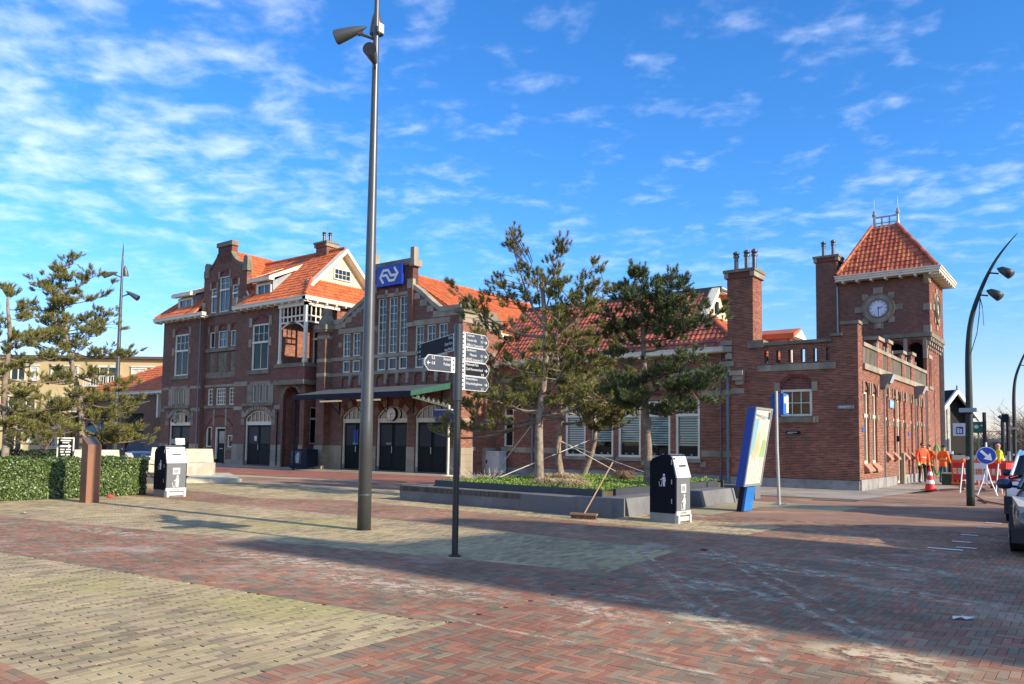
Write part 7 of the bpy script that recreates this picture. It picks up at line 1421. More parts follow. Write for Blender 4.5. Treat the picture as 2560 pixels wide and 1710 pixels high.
# ================================================================ BACKGROUND, LEFT: yellow flats
fl_ = thing('apartment_block', 'long yellow three storey apartment block far away behind the left pines', 'building')
A_, B_ = Vector((-94.2, 23.8, 0)), Vector((-70.5, 41.8, 0)); ud = (B_-A_).normalized(); nd_ = Vector((ud.y, -ud.x, 0))
FY = Fac(A_, ud, nd_); LL = (B_-A_).length; M_yw = mat('yellow_render', (.52, .4, .2), rough=.85, var=.1, vscale=.5); M_bal = mat('balcony_white', (.6, .58, .52), rough=.7)
tall = 9.3
mb = MB(); FY.box(mb, 0, LL, 0, tall, -10, 0); mb.build('wall', M_yw, fl_); mb = MB(); FY.box(mb, -.3, LL+.3, tall, tall+.25, -10.3, .4); mb.build('roof', mat('roof_brown', (.1, .07, .05)), fl_)
mb = MB()
for k in range(int(LL/3.9)): FY.box(mb, k*3.9+3.3, k*3.9+3.5, 0, tall, 0, .3)
for st in range(3):
    for k in range(int(LL/3.9)):
        a = k*3.9+.35; z = st*3.0+.15
        if (k+st) % 3 == 1:
            window(fl_, FY.off(.2), a, a+2.7, z+.5, z+2.4, cols=3, rows=1, fr=.1, mun=.09, d=-.15)
            m2 = MB(); FY.box(m2, a-.1, a+2.9, z+.35, z+.45, 0, 1.2); m2.build('balcony_floor', M_bal, fl_)
            m2 = MB(); [FY.box(m2, a-.05+i*.24, a-.01+i*.24, z+.45, z+1.35, 1.12, 1.17) for i in range(13)]; FY.box(m2, a-.1, a+2.9, z+1.35, z+1.42, 1.1, 1.18); m2.build('balcony_railing', M_bal, fl_)
        else:
            window(fl_, FY.off(.2), a+.1, a+1.6, z+(.1 if st == 0 else .9), z+2.3, cols=2, rows=1, fr=.12, mun=.1, d=-.15, pane=None if (k+st) % 2 else mat('blind_pane', (.5, .52, .5), rough=.5)); window(fl_, FY.off(.2), a+2.0, a+2.8, z+.9, z+2.3, cols=1, rows=1, fr=.12, d=-.15, pane=mat('white_pane', (.6, .6, .6), rough=.5))
        m2 = MB(); FY.box(m2, a+.05, a+2.9, z+2.36, z+2.5, .05, .15); m2.build('lintel', M_bal, fl_)
# bare shrubs / low trees in front of the flats
M_twg = mat('bare_twig', (.14, .11, .085), rough=.95, var=.3)
def bare_tree(name, label, x, y, h, seed, spread=.5, n=90, group=None):
    t = thing(name, label, 'tree', (x, y, 0), group=group); r = random.Random(seed); mb = MB(); mb.tube([(0, 0, 0), (.05, 0, h*.3), (0, .05, h*.55)], [h*.035, h*.025, h*.015], 7); mb.build('trunk', M_twg, t)
    mb = MB()
    for k in range(n):
        z = h*r.uniform(.15, .6); th = r.uniform(0, 6.28); L = h*spread*r.uniform(.5, 1.1); a = Vector((0, 0, z)); b = a+Vector((math.cos(th)*L*.5, math.sin(th)*L*.5, L*.45)); c = b+Vector((math.cos(th+r.uniform(-.6, .6))*L*.5, math.sin(th+r.uniform(-.6, .6))*L*.5, L*.4)); mb.tube([a, b, c], [h*.008, h*.005, h*.002], 3, cap=False)
        for q in range(7):
            p = a.lerp(b, r.random()) if q % 2 else b.lerp(c, r.random()); mb.tube([p, p+Vector((r.gauss(0, .3), r.gauss(0, .3), r.uniform(0, .5)))*L*.5], [h*.003, h*.0012], 3, cap=False)
    mb.build('crown', M_twg, t); return t
bare_tree('bare_shrub', 'tangled leafless shrub in front of the yellow flats, left one', -55, 22.5, 4.5, 1, .5, 60); bare_tree('bare_shrub', 'leafless shrub in front of the yellow flats close to the blackboard sign', -60, 29.0, 5.0, 2, .5, 60)
# ================================================================ CARS
def car(name, label, loc, rz, body, L=4.3, W=1.78, H=1.5, front_lights=True, dark_lower=True, glass=None, roofw=.6):
    """car pointing along -Y: lofted lower body, glasshouse, wheels, lights, mirrors"""
    t = thing(name, label, 'car', loc, rz); hw = W/2
    S = [(-L/2, .32, .6, .70), (-L/2+.06, .24, .74, .86), (-L/2+.35, .2, .86, .96), (-L/2+.95, .18, .98, 1.0), (-L*.15, .18, 1.0, 1.0), (L*.2, .18, 1.01, 1.0), (L/2-.45, .2, 1.02, .98), (L/2-.08, .26, .98, .93), (L/2, .36, .8, .84)]
    V = []; nb_ = 14
    for y, zb, zt, wf in S:
        w_ = hw*wf; zm = zb+(zt-zb)*.55
        V += [(x, y, z) for x, z in ((-w_*.8, zb), (-w_*.98, zb+.08), (-w_, zm), (-w_*.97, zt-.1), (-w_*.86, zt-.015), (-w_*.5, zt+.02), (0, zt+.03), (w_*.5, zt+.02), (w_*.86, zt-.015), (w_*.97, zt-.1), (w_, zm), (w_*.98, zb+.08), (w_*.8, zb), (0, zb-.02))]
    Fs = []
    for i in range(len(S)-1):
        for k in range(nb_): Fs.append((i*nb_+k, i*nb_+(k+1) % nb_, (i+1)*nb_+(k+1) % nb_, (i+1)*nb_+k))
    Fs += [tuple(range(nb_))[::-1], tuple((len(S)-1)*nb_+k for k in range(nb_))]
    mb = MB(); mb.add(V, Fs); o = mb.build('body', body, t); smooth_by_angle(o, 35); o.modifiers.new('s', 'SUBSURF').levels = 1; o.modifiers['s'].render_levels = 2
    gs = [(-L*.22, .98, .99, .9), (-L*.06, 1.0, H-.06, .72), (L*.12, 1.0, H-.01, .72), (L*.36, 1.0, H-.12, .7), (L*.47, 1.0, 1.05, .82)]
    V = []; 
    for y, zb, zt, wf in gs: V += [(x, y, z) for x, z in ((-hw*.9, zb-.03), (-hw*wf, zt-.04), (-hw*wf*.8, zt), (0, zt+.025), (hw*wf*.8, zt), (hw*wf, zt-.04), (hw*.9, zb-.03))]
    Fs = [(i*7+k, i*7+k+1, (i+1)*7+k+1, (i+1)*7+k) for i in range(4) for k in range(6)]; mi = []
    for i in range(4):
        for k in range(6): mi.append(1 if (k in (1, 2, 3, 4) and i in (1, 2)) else 0)
    mb = MB(); mb.add(V, Fs); mb.m = mi; o = mb.build('windows', [mat('car_glass', (.01, .012, .014), rough=.05, spec=.8, var=.1), body], t)
    for s in (-1, 1):
        for i in (0, 1, 2, 3, 4):
            y, zb, zt, wf = gs[i]; 
        P_ = [(s*hw*.905, gs[0][0], .98), (s*hw*.735, gs[1][0], H-.09), (s*hw*.735, gs[2][0], H-.04), (s*hw*.715, gs[3][0], H-.15), (s*hw*.83, gs[4][0], 1.04)]
        mb = MB(); mb.tube(P_, .032, 6); mb.tube([(s*hw*.735, L*.14, H-.06), (s*hw*.91, L*.15, .98)], .03, 6); mb.build('pillar', body, t, smooth=False)
    for s in (-1, 1):
        for y in (-L*.31, L*.30):
            mb = MB(); mb.tube([(s*(hw-.2), y, .32), (s*(hw-.005), y, .32)], .32, 24); w_ = mb.build('tyre', mat('tyre', (.015, .015, .015), rough=.8), t)
            mb = MB(); mb.tube([(s*(hw-.01), y, .32), (s*(hw+.004), y, .32)], .2, 20); [mb.tube([(s*(hw+.008), y, .32), (s*(hw+.008), y+.19*math.cos(a), .32+.19*math.sin(a))], .022, 4) for a in [k*2*math.pi/5 for k in range(5)]]; mb.build('rim', M_steel, w_)
            mb = MB(); mb.disc(Fac((s*(hw-.03), 0, 0), (0, 1, 0), (s, 0, 0)), y, .34, .38, -.02, .031, 22); mb.build('wheel_arch', M_black, t)
        mb = MB(); mb.lathe([(.0, -.09), (.1, -.07), (.12, 0), (.1, .07), (0, .09)], (s*(hw+.13), -L*.16, 1.03), 10); mo_ = mb.build('mirror', mat('mirror_blue', (.01, .03, .07), rough=.25) if front_lights else M_black, t, smooth=True); mb = MB(); mb.tube([(s*(hw*.86), -L*.16, .98), (s*(hw+.1), -L*.16, 1.0)], .025, 6); mb.build('mirror_stalk', M_black, t)
        mb = MB(); mb.hexa([(s*hw*.5, -L/2+.02, .6), (s*hw*.8, -L/2+.1, .6), (s*hw*.93, -L/2+.5, .72), (s*hw*.6, -L/2+.3, .7), (s*hw*.5, -L/2+.02, .73), (s*hw*.82, -L/2+.08, .75), (s*hw*.95, -L/2+.5, .88), (s*hw*.6, -L/2+.3, .86)]); mb.build('headlight', mat('headlight', (.5, .48, .4), rough=.1), t)
        mb = MB(); mb.hexa([(s*hw*.6, L/2-.06, .78), (s*hw*.95, L/2-.16, .78), (s*hw*1.005, L/2-.45, .84), (s*hw*.9, L/2-.4, .84), (s*hw*.6, L/2-.05, .93), (s*hw*.94, L/2-.14, .95), (s*hw*.99, L/2-.5, .97), (s*hw*.9, L/2-.45, .98)]); mb.build('tail_light', mat('tail_red', (.45, .01, .015), rough=.15), t)
    mb = MB(); mb.box(-hw*.93, hw*.93, -L/2-.03, -L/2+.2, .2, .42); mb.build('bumper', M_black, t); mb = MB(); mb.box(-hw*.98, hw*.98, L/2-.3, L/2+.04, .2, .58); smooth_by_angle(mb.build('bumper', M_black, t), 30)
    mb = MB(); mb.box(-.26, .26, L/2+.0, L/2+.05, .62, .73); mb.build('number_plate', mat('plate_yellow', (.6, .45, .03), rough=.5), t)
    mb = MB(); mb.box(-.5, .5, -L/2-.015, -L/2+.03, .45, .6); mb.build('grille', M_black, t)
    return t
car('parked_car', 'dark grey car facing the camera at the right edge with a blue mirror', (-.27, 16.2, 0), 0, mat('car_grey', (.09, .088, .085), rough=.22, metal=.5, var=.05, coat=.6), H=1.48, L=4.3)
car('parked_car', 'white car with black bumper and red tail light behind the grey one', (-.83, 22.4, 0), math.pi, mat('car_white', (.75, .76, .76), rough=.25, var=.02, coat=.5), H=1.62, L=4.2)
car('parked_car', 'black rounded car parked beyond the hedge in front of the low outbuilding', (-40.1, 21.2, 0), R(62), mat('car_black', (.012, .014, .016), rough=.15, var=.05, coat=.8), H=1.5, L=4.2)
# ---- bicycle behind the left bin
def bicycle(x, y, rz, label):
    t = thing('bicycle', label, 'bicycle', (x, y, 0), rz); f = Fac((0, 0, 0), (1, 0, 0), (0, -1, 0)); blk = mat('bike_black', (.015, .015, .016), rough=.35)
    for wx in (-.54, .54):
        P_ = [(wx+.33*math.cos(a), 0, .345+.33*math.sin(a)) for a in [k*2*math.pi/28 for k in range(29)]]
        mb = MB(); mb.tube(P_, .018, 6, cap=False); w_ = mb.build('wheel', mat('tyre', (.015, .015, .015)), t, smooth=True); mb = MB(); [mb.tube([(wx, 0, .345), (wx+.32*math.cos(a), 0, .345+.32*math.sin(a))], .0025, 3) for a in [k*math.pi/9 for k in range(18)]]; mb.build('spokes', M_steel, w_, kind='stuff')
        P_ = [(wx+.375*math.cos(a), 0, .345+.375*math.sin(a)) for a in [math.pi*.1+k*math.pi*.8/12 for k in range(13)]]; mb = MB(); mb.tube(P_, .022, 5); mb.build('mudguard', blk, t)
    mb = MB()
    for p, q in (((.54, 0, .345), (.12, 0, .32)), ((.54, 0, .345), (.28, 0, .85)), ((.12, 0, .32), (.3, 0, .95)), ((.12, 0, .32), (-.3, 0, .75)), ((.25, 0, .78), (-.33, 0, .88)), ((-.54, 0, .345), (-.35, 0, 1.0))): mb.tube([p, q], .016, 6)
    mb.build('frame', blk, t); mb = MB(); mb.lathe([(.02, 0), (.1, .02), (.09, .06), (0, .07)], (.31, 0, .95), 10); mb.build('saddle', blk, t)
    mb = MB(); mb.tube([(-.2, -.28, 1.08), (-.33, -.2, 1.12), (-.35, 0, 1.02), (-.33, .2, 1.12), (-.2, .28, 1.08)], .012, 6); h = mb.build('handlebar', M_steel, t); mb = MB(); mb.tube([(-.2, -.28, 1.08), (-.1, -.29, 1.05)], .018, 6); mb.tube([(-.2, .28, 1.08), (-.1, .29, 1.05)], .018, 6); mb.build('grip', M_white, h, kind='stuff')
    mb = MB(); mb.tube([(.12, -.05, .32), (.12, -.05, .16)], .01, 5); mb.box(.07, .17, -.12, -.06, .14, .17); mb.build('pedal', blk, t); mb = MB(); mb.tube([(.5, 0, .78), (.85, 0, .78)], .012, 5); mb.build('rear_rack', blk, t)
bicycle(-22.42, 12.2, R(70)+math.pi*0, 'black bicycle parked between the hedge end and the litter bin')
# ================================================================ ROADWORKS AT THE RIGHT
M_rs = mat('barrier_red', (.55, .02, .015), rough=.45, var=.06); M_rw = mat('barrier_white', (.75, .76, .78), rough=.45, var=.05); M_or = mat('barrier_orange', (.8, .1, .015), rough=.5, var=.06)
bar = thing('road_barrier', 'red and white striped two-board barrier beside the blue arrow sign', 'barrier', (-3.55, 33.3, 0))
for z0_, z1_ in ((.9, 1.1), (.47, .67)):
    o = None; sg = [(-.85, -.3, 0), (-.3, .28, 1), (.28, .85, 0)]
    for a, b, c in sg: mb = MB(); mb.box(a, b, -.02, .02, z0_, z1_); mb.build('board', M_rw if c else M_rs, bar)
for s in (-.5, .62):
    mb = MB(); mb.tube([(s, -.03, 1.12), (s-.08, -.35, 0)], .022, 6); mb.tube([(s, .03, 1.12), (s+.06, .35, 0)], .022, 6); mb.tube([(s-.04, -.2, .45), (s+.03, .2, .45)], .018, 5); mb.build('trestle', M_rw, bar); mb = MB(); mb.lathe([(.06, 0), (.08, .08), (.05, .16)], (s, 0, 1.1), 8); mb.build('lamp_socket', M_or, bar)
bar2 = thing('road_barrier', 'orange plastic mesh barrier standing behind the red and white boards', 'barrier', (-4.0, 38.2, 0))
for k in range(3):
    x0_ = -1.1+k*1.05; mb = MB(); mb.box(x0_, x0_+1.0, -.03, .03, .85, 1.15); mb.build('panel', M_or, bar2)
    for q in range(6): mb = MB(); mb.box(x0_+.02+q*.18, x0_+.08+q*.18, -.025, .025, .1, .85); mb.build('bar', M_or, bar2)
    mb = MB(); mb.box(x0_, x0_+1.0, -.03, .03, .1, .2); mb.build('panel', M_or, bar2); mb = MB(); mb.box(x0_+.4, x0_+.6, -.3, .3, 0, .1); mb.build('foot', M_black, bar2)
bar3 = thing('road_barrier', 'red barrier boards set end-on behind the arrow sign at right', 'barrier', (-2.55, 35.0, 0), R(80))
for z0_, z1_ in ((.9, 1.12), (.4, .62)): mb = MB(); mb.box(-1.2, 1.2, -.02, .02, z0_, z1_); mb.build('board', M_rs, bar3)
for s in (-1, 0, 1): mb = MB(); mb.box(s-.03, s+.03, -.03, .03, 0, 1.12); mb.build('leg', M_rs, bar3)
asn = thing('arrow_sign', 'round blue sign with a white arrow pointing down right on a white trestle', 'sign', (-3.17, 31.9, 0)); af = Fac((0, 0, 0), (1, 0, 0), (0, -1, 0)).off(.08)
asn.rotation_euler = (0, 0, R(8))
mb = MB(); mb.disc(af, 0, 1.39, .305, -.01, .01, 36); o = mb.build('rim', M_rw, asn); mb = MB(); mb.disc(af, 0, 1.39, .285, .01, .014, 36); o = mb.build('disc', mat('arrow_blue', (.01, .06, .42), rough=.35), asn)
def rot45(pts): c = math.cos(-math.pi/4); return [(p*c-q*(-c), p*(-c)+q*c+1.39) for p, q in pts]
ar_ = [(-.24, .045), (-.24, -.045), (.02, -.045), (.02, -.15), (.24, 0), (.02, .15), (.02, .045)]; ar_ = [(p*.7071+q*.7071, -p*.7071+q*.7071+1.39) for p, q in ar_]; mb = MB(); mb.prism(ar_, af, .0145, .016); mb.build('arrow', M_rw, asn)
mb = MB(); mb.tube([(0, -.05, 1.85), (0, -.05, .35)], .028, 8); mb.build('post', M_rw, asn)
for s in (-1, 1): mb = MB(); mb.tube([(0, -.02, 1.05), (s*.12, -.08, .5), (s*.3, -.15, 0)], .022, 6); mb.build('leg', M_rw, asn)
mb = MB(); mb.tube([(-.14, -.08, .42), (.14, -.08, .42)], .018, 6); mb.build('crossbar', M_rw, asn)
cn_ = thing('traffic_cone', 'tall red and white traffic cone in front of the workers', 'traffic cone', (-5.25, 33.9, 0))
mb = MB(); mb.box(-.3, .3, -.3, .3, 0, .04); mb.build('base', M_rs, cn_)
zs_ = [(.04, .26, .2, 0), (.26, .4, .155, 1), (.4, .58, .128, 0), (.58, .72, .095, 1), (.72, .98, .07, 0)]
for z0_, z1_, r_, c in zs_: mb = MB(); mb.lathe([(r_, 0), (r_-(z1_-z0_)*.2, z1_-z0_)], (0, 0, z0_), 16); mb.build('band', M_rw if c else M_rs, cn_)
cdr = thing('green_reel', 'bright green cable coil standing between the two orange workers', 'cable coil', (-6.45, 43.6, 0)); 
for k in range(5): mb = MB(); mb.tube([(.0+.16*math.cos(a), -.05+.05*k, 1.05+.72*math.sin(a)) for a in [q*2*math.pi/24 for q in range(25)]], .028, 5, cap=False); mb.build('coil', mat('cable_green', (.02, .42, .06), rough=.5), cdr)
cab = MB(); cab.tube(spline([(-2.9, 25.9, .3), (-2.7, 27, .03), (-3.1, 28.5, .03), (-2.3, 26.6, .03), (-1.9, 26.2, .03)], 6), .02, 5); o = cab.build('ground_cable', M_black); tag(o, 'thin dark cable trailing on the bricks from the curved lamp', 'cable')
dg = thing('skip_box', 'dark green open container and dug-out material behind the cone', 'container', (-5.1, 39.6, 0)); mb = MB(); mb.hexa([(-.5, -.5, 0), (.5, -.5, 0), (.5, .5, 0), (-.5, .5, 0), (-.5, -.5, .5), (.5, -.5, .5), (.5, .5, .5), (-.5, .5, .5)]); mb.build('container', mat('box_green', (.02, .05, .035)), dg); mb = MB(); mb.box(-.52, .52, -.52, .52, .5, .55); mb.build('rim', mat('box_rim', (.3, .35, .2)), dg)
ra = random.Random(4)
for k in range(9):
    mb = MB(); s = ra.uniform(.08, .2); mb.lathe([(.01, 0), (s, s*.3), (s*.8, s*.7), (.02, s)], (0, 0, 0), 6); o = mb.build('rubble_stone', mat('rubble', (.2, .15, .1), var=.3)); o.location = (-3.9+ra.uniform(-.6, 1.4), 35.5+ra.uniform(-.6, .6), 0); o.rotation_euler = (0, 0, ra.random()*6); o['kind'] = 'stuff'; o['label'] = 'dug-up rubble lying behind the striped barrier'
# ---- people
def person(label, loc, rz, jacket, trousers, hat, pose, h=1.78, gl=None, hair=(.05, .035, .025)):
    t = thing('person', label, 'person', loc, rz); s = h/1.78
    J = dict(pel=(0, 0, .95), wst=(0, pose.get('lean', 0)*.35, 1.12), chest=(0, pose.get('lean', 0)*.8, 1.36), neck=(0, pose.get('lean', 0), 1.52), head0=(0, pose.get('lean', 0)*1.05-.01, 1.62), head1=(0, pose.get('lean', 0)*1.1-.02, 1.72))
    J.update(lh=(.1, 0, .9), lk=(.12, -.02+pose.get('lk', 0), .5), la=(.13, .03, .09), lt=(.15, -.14, .04), rh=(-.1, 0, .9), rk=(-.12, -.02, .5), ra=(-.14, .03, .09), rt=(-.17, -.14, .04))
    l = pose.get('lean', 0)*.95; J.update(ls=(.19, l, 1.44), le=pose['le'], lw=pose['lw'], rs=(-.19, l, 1.44), re=pose['re'], rw=pose['rw'])
    names = list(J); rad = dict(pel=.15, wst=.14, chest=.165, neck=.06, head0=.085, head1=.09, lh=.1, lk=.068, la=.05, lt=.04, rh=.1, rk=.068, ra=.05, rt=.04, ls=.085, le=.06, lw=.042, rs=.085, re=.06, rw=.042)
    E_ = [('pel', 'wst'), ('wst', 'chest'), ('chest', 'neck'), ('neck', 'head0'), ('head0', 'head1'), ('pel', 'lh'), ('lh', 'lk'), ('lk', 'la'), ('la', 'lt'), ('pel', 'rh'), ('rh', 'rk'), ('rk', 'ra'), ('ra', 'rt'), ('chest', 'ls'), ('ls', 'le'), ('le', 'lw'), ('chest', 'rs'), ('rs', 're'), ('re', 'rw')]
    verts = [Vector(J[n])*s for n in names]; edges = [(names.index(a), names.index(b)) for a, b in E_]; rads = [rad[n]*s for n in names]
    # hands: palm and five fingers on each wrist
    for w_, e_, sg in (('lw', 'le', 1), ('rw', 're', -1)):
        W0 = Vector(J[w_]); D = (W0-Vector(J[e_])).normalized(); sidev = D.cross(Vector((0, 1, 0))).normalized(); wi = names.index(w_)
        P_ = W0+D*.08; verts.append(P_*s); rads.append(.036*s); pi_ = len(verts)-1; edges.append((wi, pi_))
        for k in range(4):
            o_ = sidev*(k-1.5)*.022; a = P_+D*.04+o_; b = a+D*(.035+.008*(1.5-abs(k-1.5)))+Vector((0, -.012, 0)); verts += [a*s, b*s]; rads += [.0105*s, .0085*s]; edges += [(pi_, len(verts)-2), (len(verts)-2, len(verts)-1)]
        a = P_+sidev*.04*sg+Vector((0, -.02, 0)); b = a+D*.035+sidev*.012*sg; verts += [a*s, b*s]; rads += [.012*s, .009*s]; edges += [(pi_, len(verts)-2), (len(verts)-2, len(verts)-1)]
    me = bpy.data.meshes.new('body'); me.from_pydata([tuple(v) for v in verts], edges, []); ob = bpy.data.objects.new('body_tmp', me); COL.objects.link(ob)
    sk = ob.modifiers.new('skin', 'SKIN'); sb = ob.modifiers.new('sub', 'SUBSURF'); sb.levels = 2
    for i, r__ in enumerate(rads): me.skin_vertices[0].data[i].radius = (r__, r__*(.72 if names[i:i+1] and names[i] in ('chest', 'wst', 'pel') else 1)) if i < len(names) else (r__, r__)
    me.skin_vertices[0].data[0].use_root = True
    dg_ = bpy.context.evaluated_depsgraph_get(); dg_.update(); m2 = bpy.data.meshes.new_from_object(ob.evaluated_get(dg_)); bpy.data.objects.remove(ob)
    m2.name = 'body'; skin = mat('skin', (.45, .26, .18), rough=.6); boots = mat('work_boots', (.02, .018, .015), rough=.7); glv = mat('work_gloves', (.5, .55, .15) if gl else (.45, .26, .18), rough=.8)
    m2.materials.clear(); [m2.materials.append(q) for q in (jacket, trousers, boots, skin, glv)]
    lw, rw = Vector(J['lw'])*s, Vector(J['rw'])*s; hem = pose.get('hem', .82)*s
    for p in m2.polygons:
        c = p.center; k = 0
        if c.z < .13*s: k = 2
        elif c.z < hem and min((c-lw).length, (c-rw).length) > .2: k = 1
        elif c.z > 1.53*s: k = 3
        if min((c-lw).length, (c-rw).length) < .0 or any((c-Vector(J[q])*s).dot((Vector(J[q])-Vector(J[e_])).normalized()) > .01 and (c-Vector(J[q])*s).length < .19 for q, e_ in (('lw', 'le'), ('rw', 're'))): k = 4
        p.material_index = k; p.use_smooth = True
    link('body', m2, t)
    hd = Vector(J['head0'])*s+Vector((0, 0, .04)); mb = MB(); prof = [(.02, -.1), (.06, -.085), (.08, -.03), (.088, .03), (.085, .07), (.06, .11), (.01, .13)]; mb.tube([hd+Vector((0, 0, z*s)) for r__, z in prof], [r__*s for r__, z in prof], 14)
    for v_i, v in enumerate(mb.v):
        x, y, z = v; mb.v[v_i] = (hd.x+(x-hd.x)*.86, hd.y+(y-hd.y)*1.12, z)
    mb.add([(hd.x-.012, hd.y-.085, hd.z+.01), (hd.x+.012, hd.y-.085, hd.z+.01), (hd.x+.014, hd.y-.09, hd.z-.025), (hd.x-.014, hd.y-.09, hd.z-.025), (hd.x, hd.y-.118, hd.z-.02)], [(0, 1, 4), (1, 2, 4), (2, 3, 4), (3, 0, 4)]); hh = mb.build('head', skin, t, smooth=True)
    dk = mat('face_dark', (.03, .02, .02)); mb = MB()
    for sx in (-1, 1): mb.disc(Fac((0, hd.y-.088, 0), (1, 0, 0), (0, -1, 0)), hd.x+sx*.03, hd.z+.02, .011, 0, .008, 8); 
    mb.build('eyes', dk, hh, kind='stuff'); mb = MB(); mb.box(hd.x-.022, hd.x+.022, hd.y-.093, hd.y-.085, hd.z-.052, hd.z-.044); mb.build('mouth', mat('lips', (.3, .1, .08)), hh)
    for sx in (-1, 1): mb = MB(); mb.tube([(hd.x+sx*.072, hd.y, hd.z+.0), (hd.x+sx*.088, hd.y, hd.z+.0)], .025, 8); mb.build('ear', skin, hh)
    mb = MB(); pr_ = [(.091, .03), (.095, .07), (.085, .105), (.05, .135), (.01, .145)] if hat != 'bald' else [(.089, .015), (.0895, .04)]
    mb.tube([hd+Vector((0, .012, z*s)) for r__, z in pr_], [r__*s for r__, z in pr_], 14); 
    if hat == 'cap': mb.box(hd.x-.055, hd.x+.055, hd.y-.15, hd.y-.05, hd.z+.035, hd.z+.05)
    mb.build('hat' if hat != 'hair' else 'hair', mat('black_hat', (.012, .012, .015), rough=.8) if hat in ('beanie', 'cap') else mat('hair_%d' % int(hair[0]*999), hair, rough=.9), t)
    rf_ = mat('reflective_tape', (.6, .6, .55), rough=.4); mb = MB(); cz = .98*s
    mb.tube([Vector(J['wst'])*s+Vector((0, 0, -.0)), Vector(J['wst'])*s+Vector((0, 0, .05))], .165*s, 16); 
    for i, v in enumerate(mb.v): mb.v[i] = (v[0], J['wst'][1]*s+(v[1]-J['wst'][1]*s)*.8, v[2])
    mb.build('reflective_band', rf_, t); return t
J_or = mat('jacket_orange', (.85, .1, .02), rough=.7, var=.1, vscale=8, bump=.4, bscale=14); J_or2 = mat('jacket_orange_bright', (.9, .16, .01), rough=.7, var=.08, vscale=8, bump=.4, bscale=14); J_ye = mat('jacket_yellow', (.65, .75, .02), rough=.7, var=.08, vscale=8, bump=.4, bscale=14)
T_bk = mat('trousers_black', (.02, .018, .018), rough=.9, var=.2); T_bl = mat('trousers_denim', (.03, .11, .17), rough=.9, var=.2)
person('worker in an orange jacket and black cap standing with arms hanging by the wall', (-6.6, 40.6, 0), R(40), J_or, T_bk, 'cap', dict(lean=-.04, le=(.27, -.03, 1.18), lw=(.24, -.13, .93), re=(-.27, -.02, 1.18), rw=(-.25, -.12, .93), hem=.88), 1.86, True)
person('second worker in an orange jacket leaning against the first, partly hidden', (-6.45, 41.6, 0), R(-30), J_or2, T_bk, 'beanie', dict(lean=-.03, le=(.26, .0, 1.18), lw=(.2, -.2, 1.05), re=(-.27, -.02, 1.18), rw=(-.25, -.12, .95)), 1.78)
person('worker in a bright orange jacket and blue trousers seen from behind', (-5.85, 41.3, 0), R(150), J_or2, T_bl, 'beanie', dict(lean=-.06, le=(.28, -.02, 1.18), lw=(.22, -.2, 1.0), re=(-.28, -.02, 1.18), rw=(-.2, -.22, 1.02), hem=.78), 1.76)
person('worker in a yellow jacket bending his head behind the round arrow sign', (-3.35, 40.0, 0), R(-70), J_ye, T_bk, 'bald', dict(lean=-.16, le=(.27, -.2, 1.15), lw=(.15, -.38, 1.02), re=(-.27, -.2, 1.15), rw=(-.15, -.38, 1.02), hem=.8), 1.86, hair=(.25, .18, .12))
# ================================================================ BACKGROUND, RIGHT
br_ = thing('timber_barn', 'grey timber gabled building with a black roof beyond the clock tower', 'building'); M_gt = mat('grey_timber', (.4, .4, .36), rough=.85, var=.2, vscale=4)
ba = R(48); bf = Fac(Vector((-8.72, 60, 0)), Vector((math.cos(ba), math.sin(ba), 0)), Vector((math.sin(ba), -math.cos(ba), 0)))
mb = MB(); mb.prism([(-.6, 1.3), (2.9, 1.3), (2.9, 3.6), (1.35, 5.5), (-.6, 3.3)], bf, -9, -.4); mb.build('inner_wall', M_dark, br_)
for i in range(9):
    x = -.05+i*.14; mb = MB(); mb.prism([(x, 1.45), (x+.115, 1.45), (x+.115, 3.95+(x+.115)*1.12), (x, 3.95+x*1.12)], bf, -.35, -.3+.05*(i % 2)); mb.build('plank', M_gt, br_)
mb = MB(); bf.box(mb, -.2, 1.25, 1.25, 1.45, -.4, -.15); mb.build('sill_beam', M_rw, br_)
for i in range(4): mb = MB(); bf.box(mb, -.1+i*.38, .1+i*.38, 0, 1.25, -.4, -.2); mb.build('brick_post', M_brick, br_)
mb = MB(); mb.add([bf(-.35, 3.75, .3), bf(1.35, 5.68, .3), bf(1.35, 5.68, -9), bf(-.35, 3.75, -9)], [(0, 1, 2, 3)]); mb.build('roof', mat('roof_black', (.015, .015, .017), rough=.8, spec=.2), br_)
mb = MB(); mb.add([bf(3.0, 3.75, .3), bf(1.35, 5.68, .3), bf(1.35, 5.68, -9), bf(3.0, 3.75, -9)], [(0, 1, 2, 3)]); mb.build('roof', mat('roof_black', (.015, .015, .017)), br_)
for p, q in (((-.35, 3.62), (1.35, 5.55)), ((1.35, 5.55), (3.05, 3.62))): mb = MB(); stroke(mb, [p, q], .2, bf, .1, .3); mb.build('barge_board', M_rw, br_)
mb = MB(); bf.box(mb, 1.32, 1.38, 5.5, 5.95, .15, .22); mb.build('finial', M_black, br_); mb = MB(); bf.box(mb, 2.7, 2.85, 0, 3.7, -.35, -.2); mb.build('post', M_gt, br_)
lb = thing('lift_sign', 'white hanging sign with a blue pictogram on the timber building', 'sign', (-7.35, 59.2, 2.9)); mb = MB(); mb.box(-.4, .38, -.05, .05, -.42, .42); mb.build('panel', M_rw, lb); mb = MB(); mb.box(-.2, .2, -.06, -.05, -.3, .18); q = mb.build('blue_square', mat('picto_blue', (.02, .04, .25)), lb); mb = MB(); mb.box(-.14, -.02, -.063, -.06, -.24, .1); mb.box(.02, .13, -.063, -.06, -.24, .05); mb.build('figures', M_rw, q, kind='stuff')
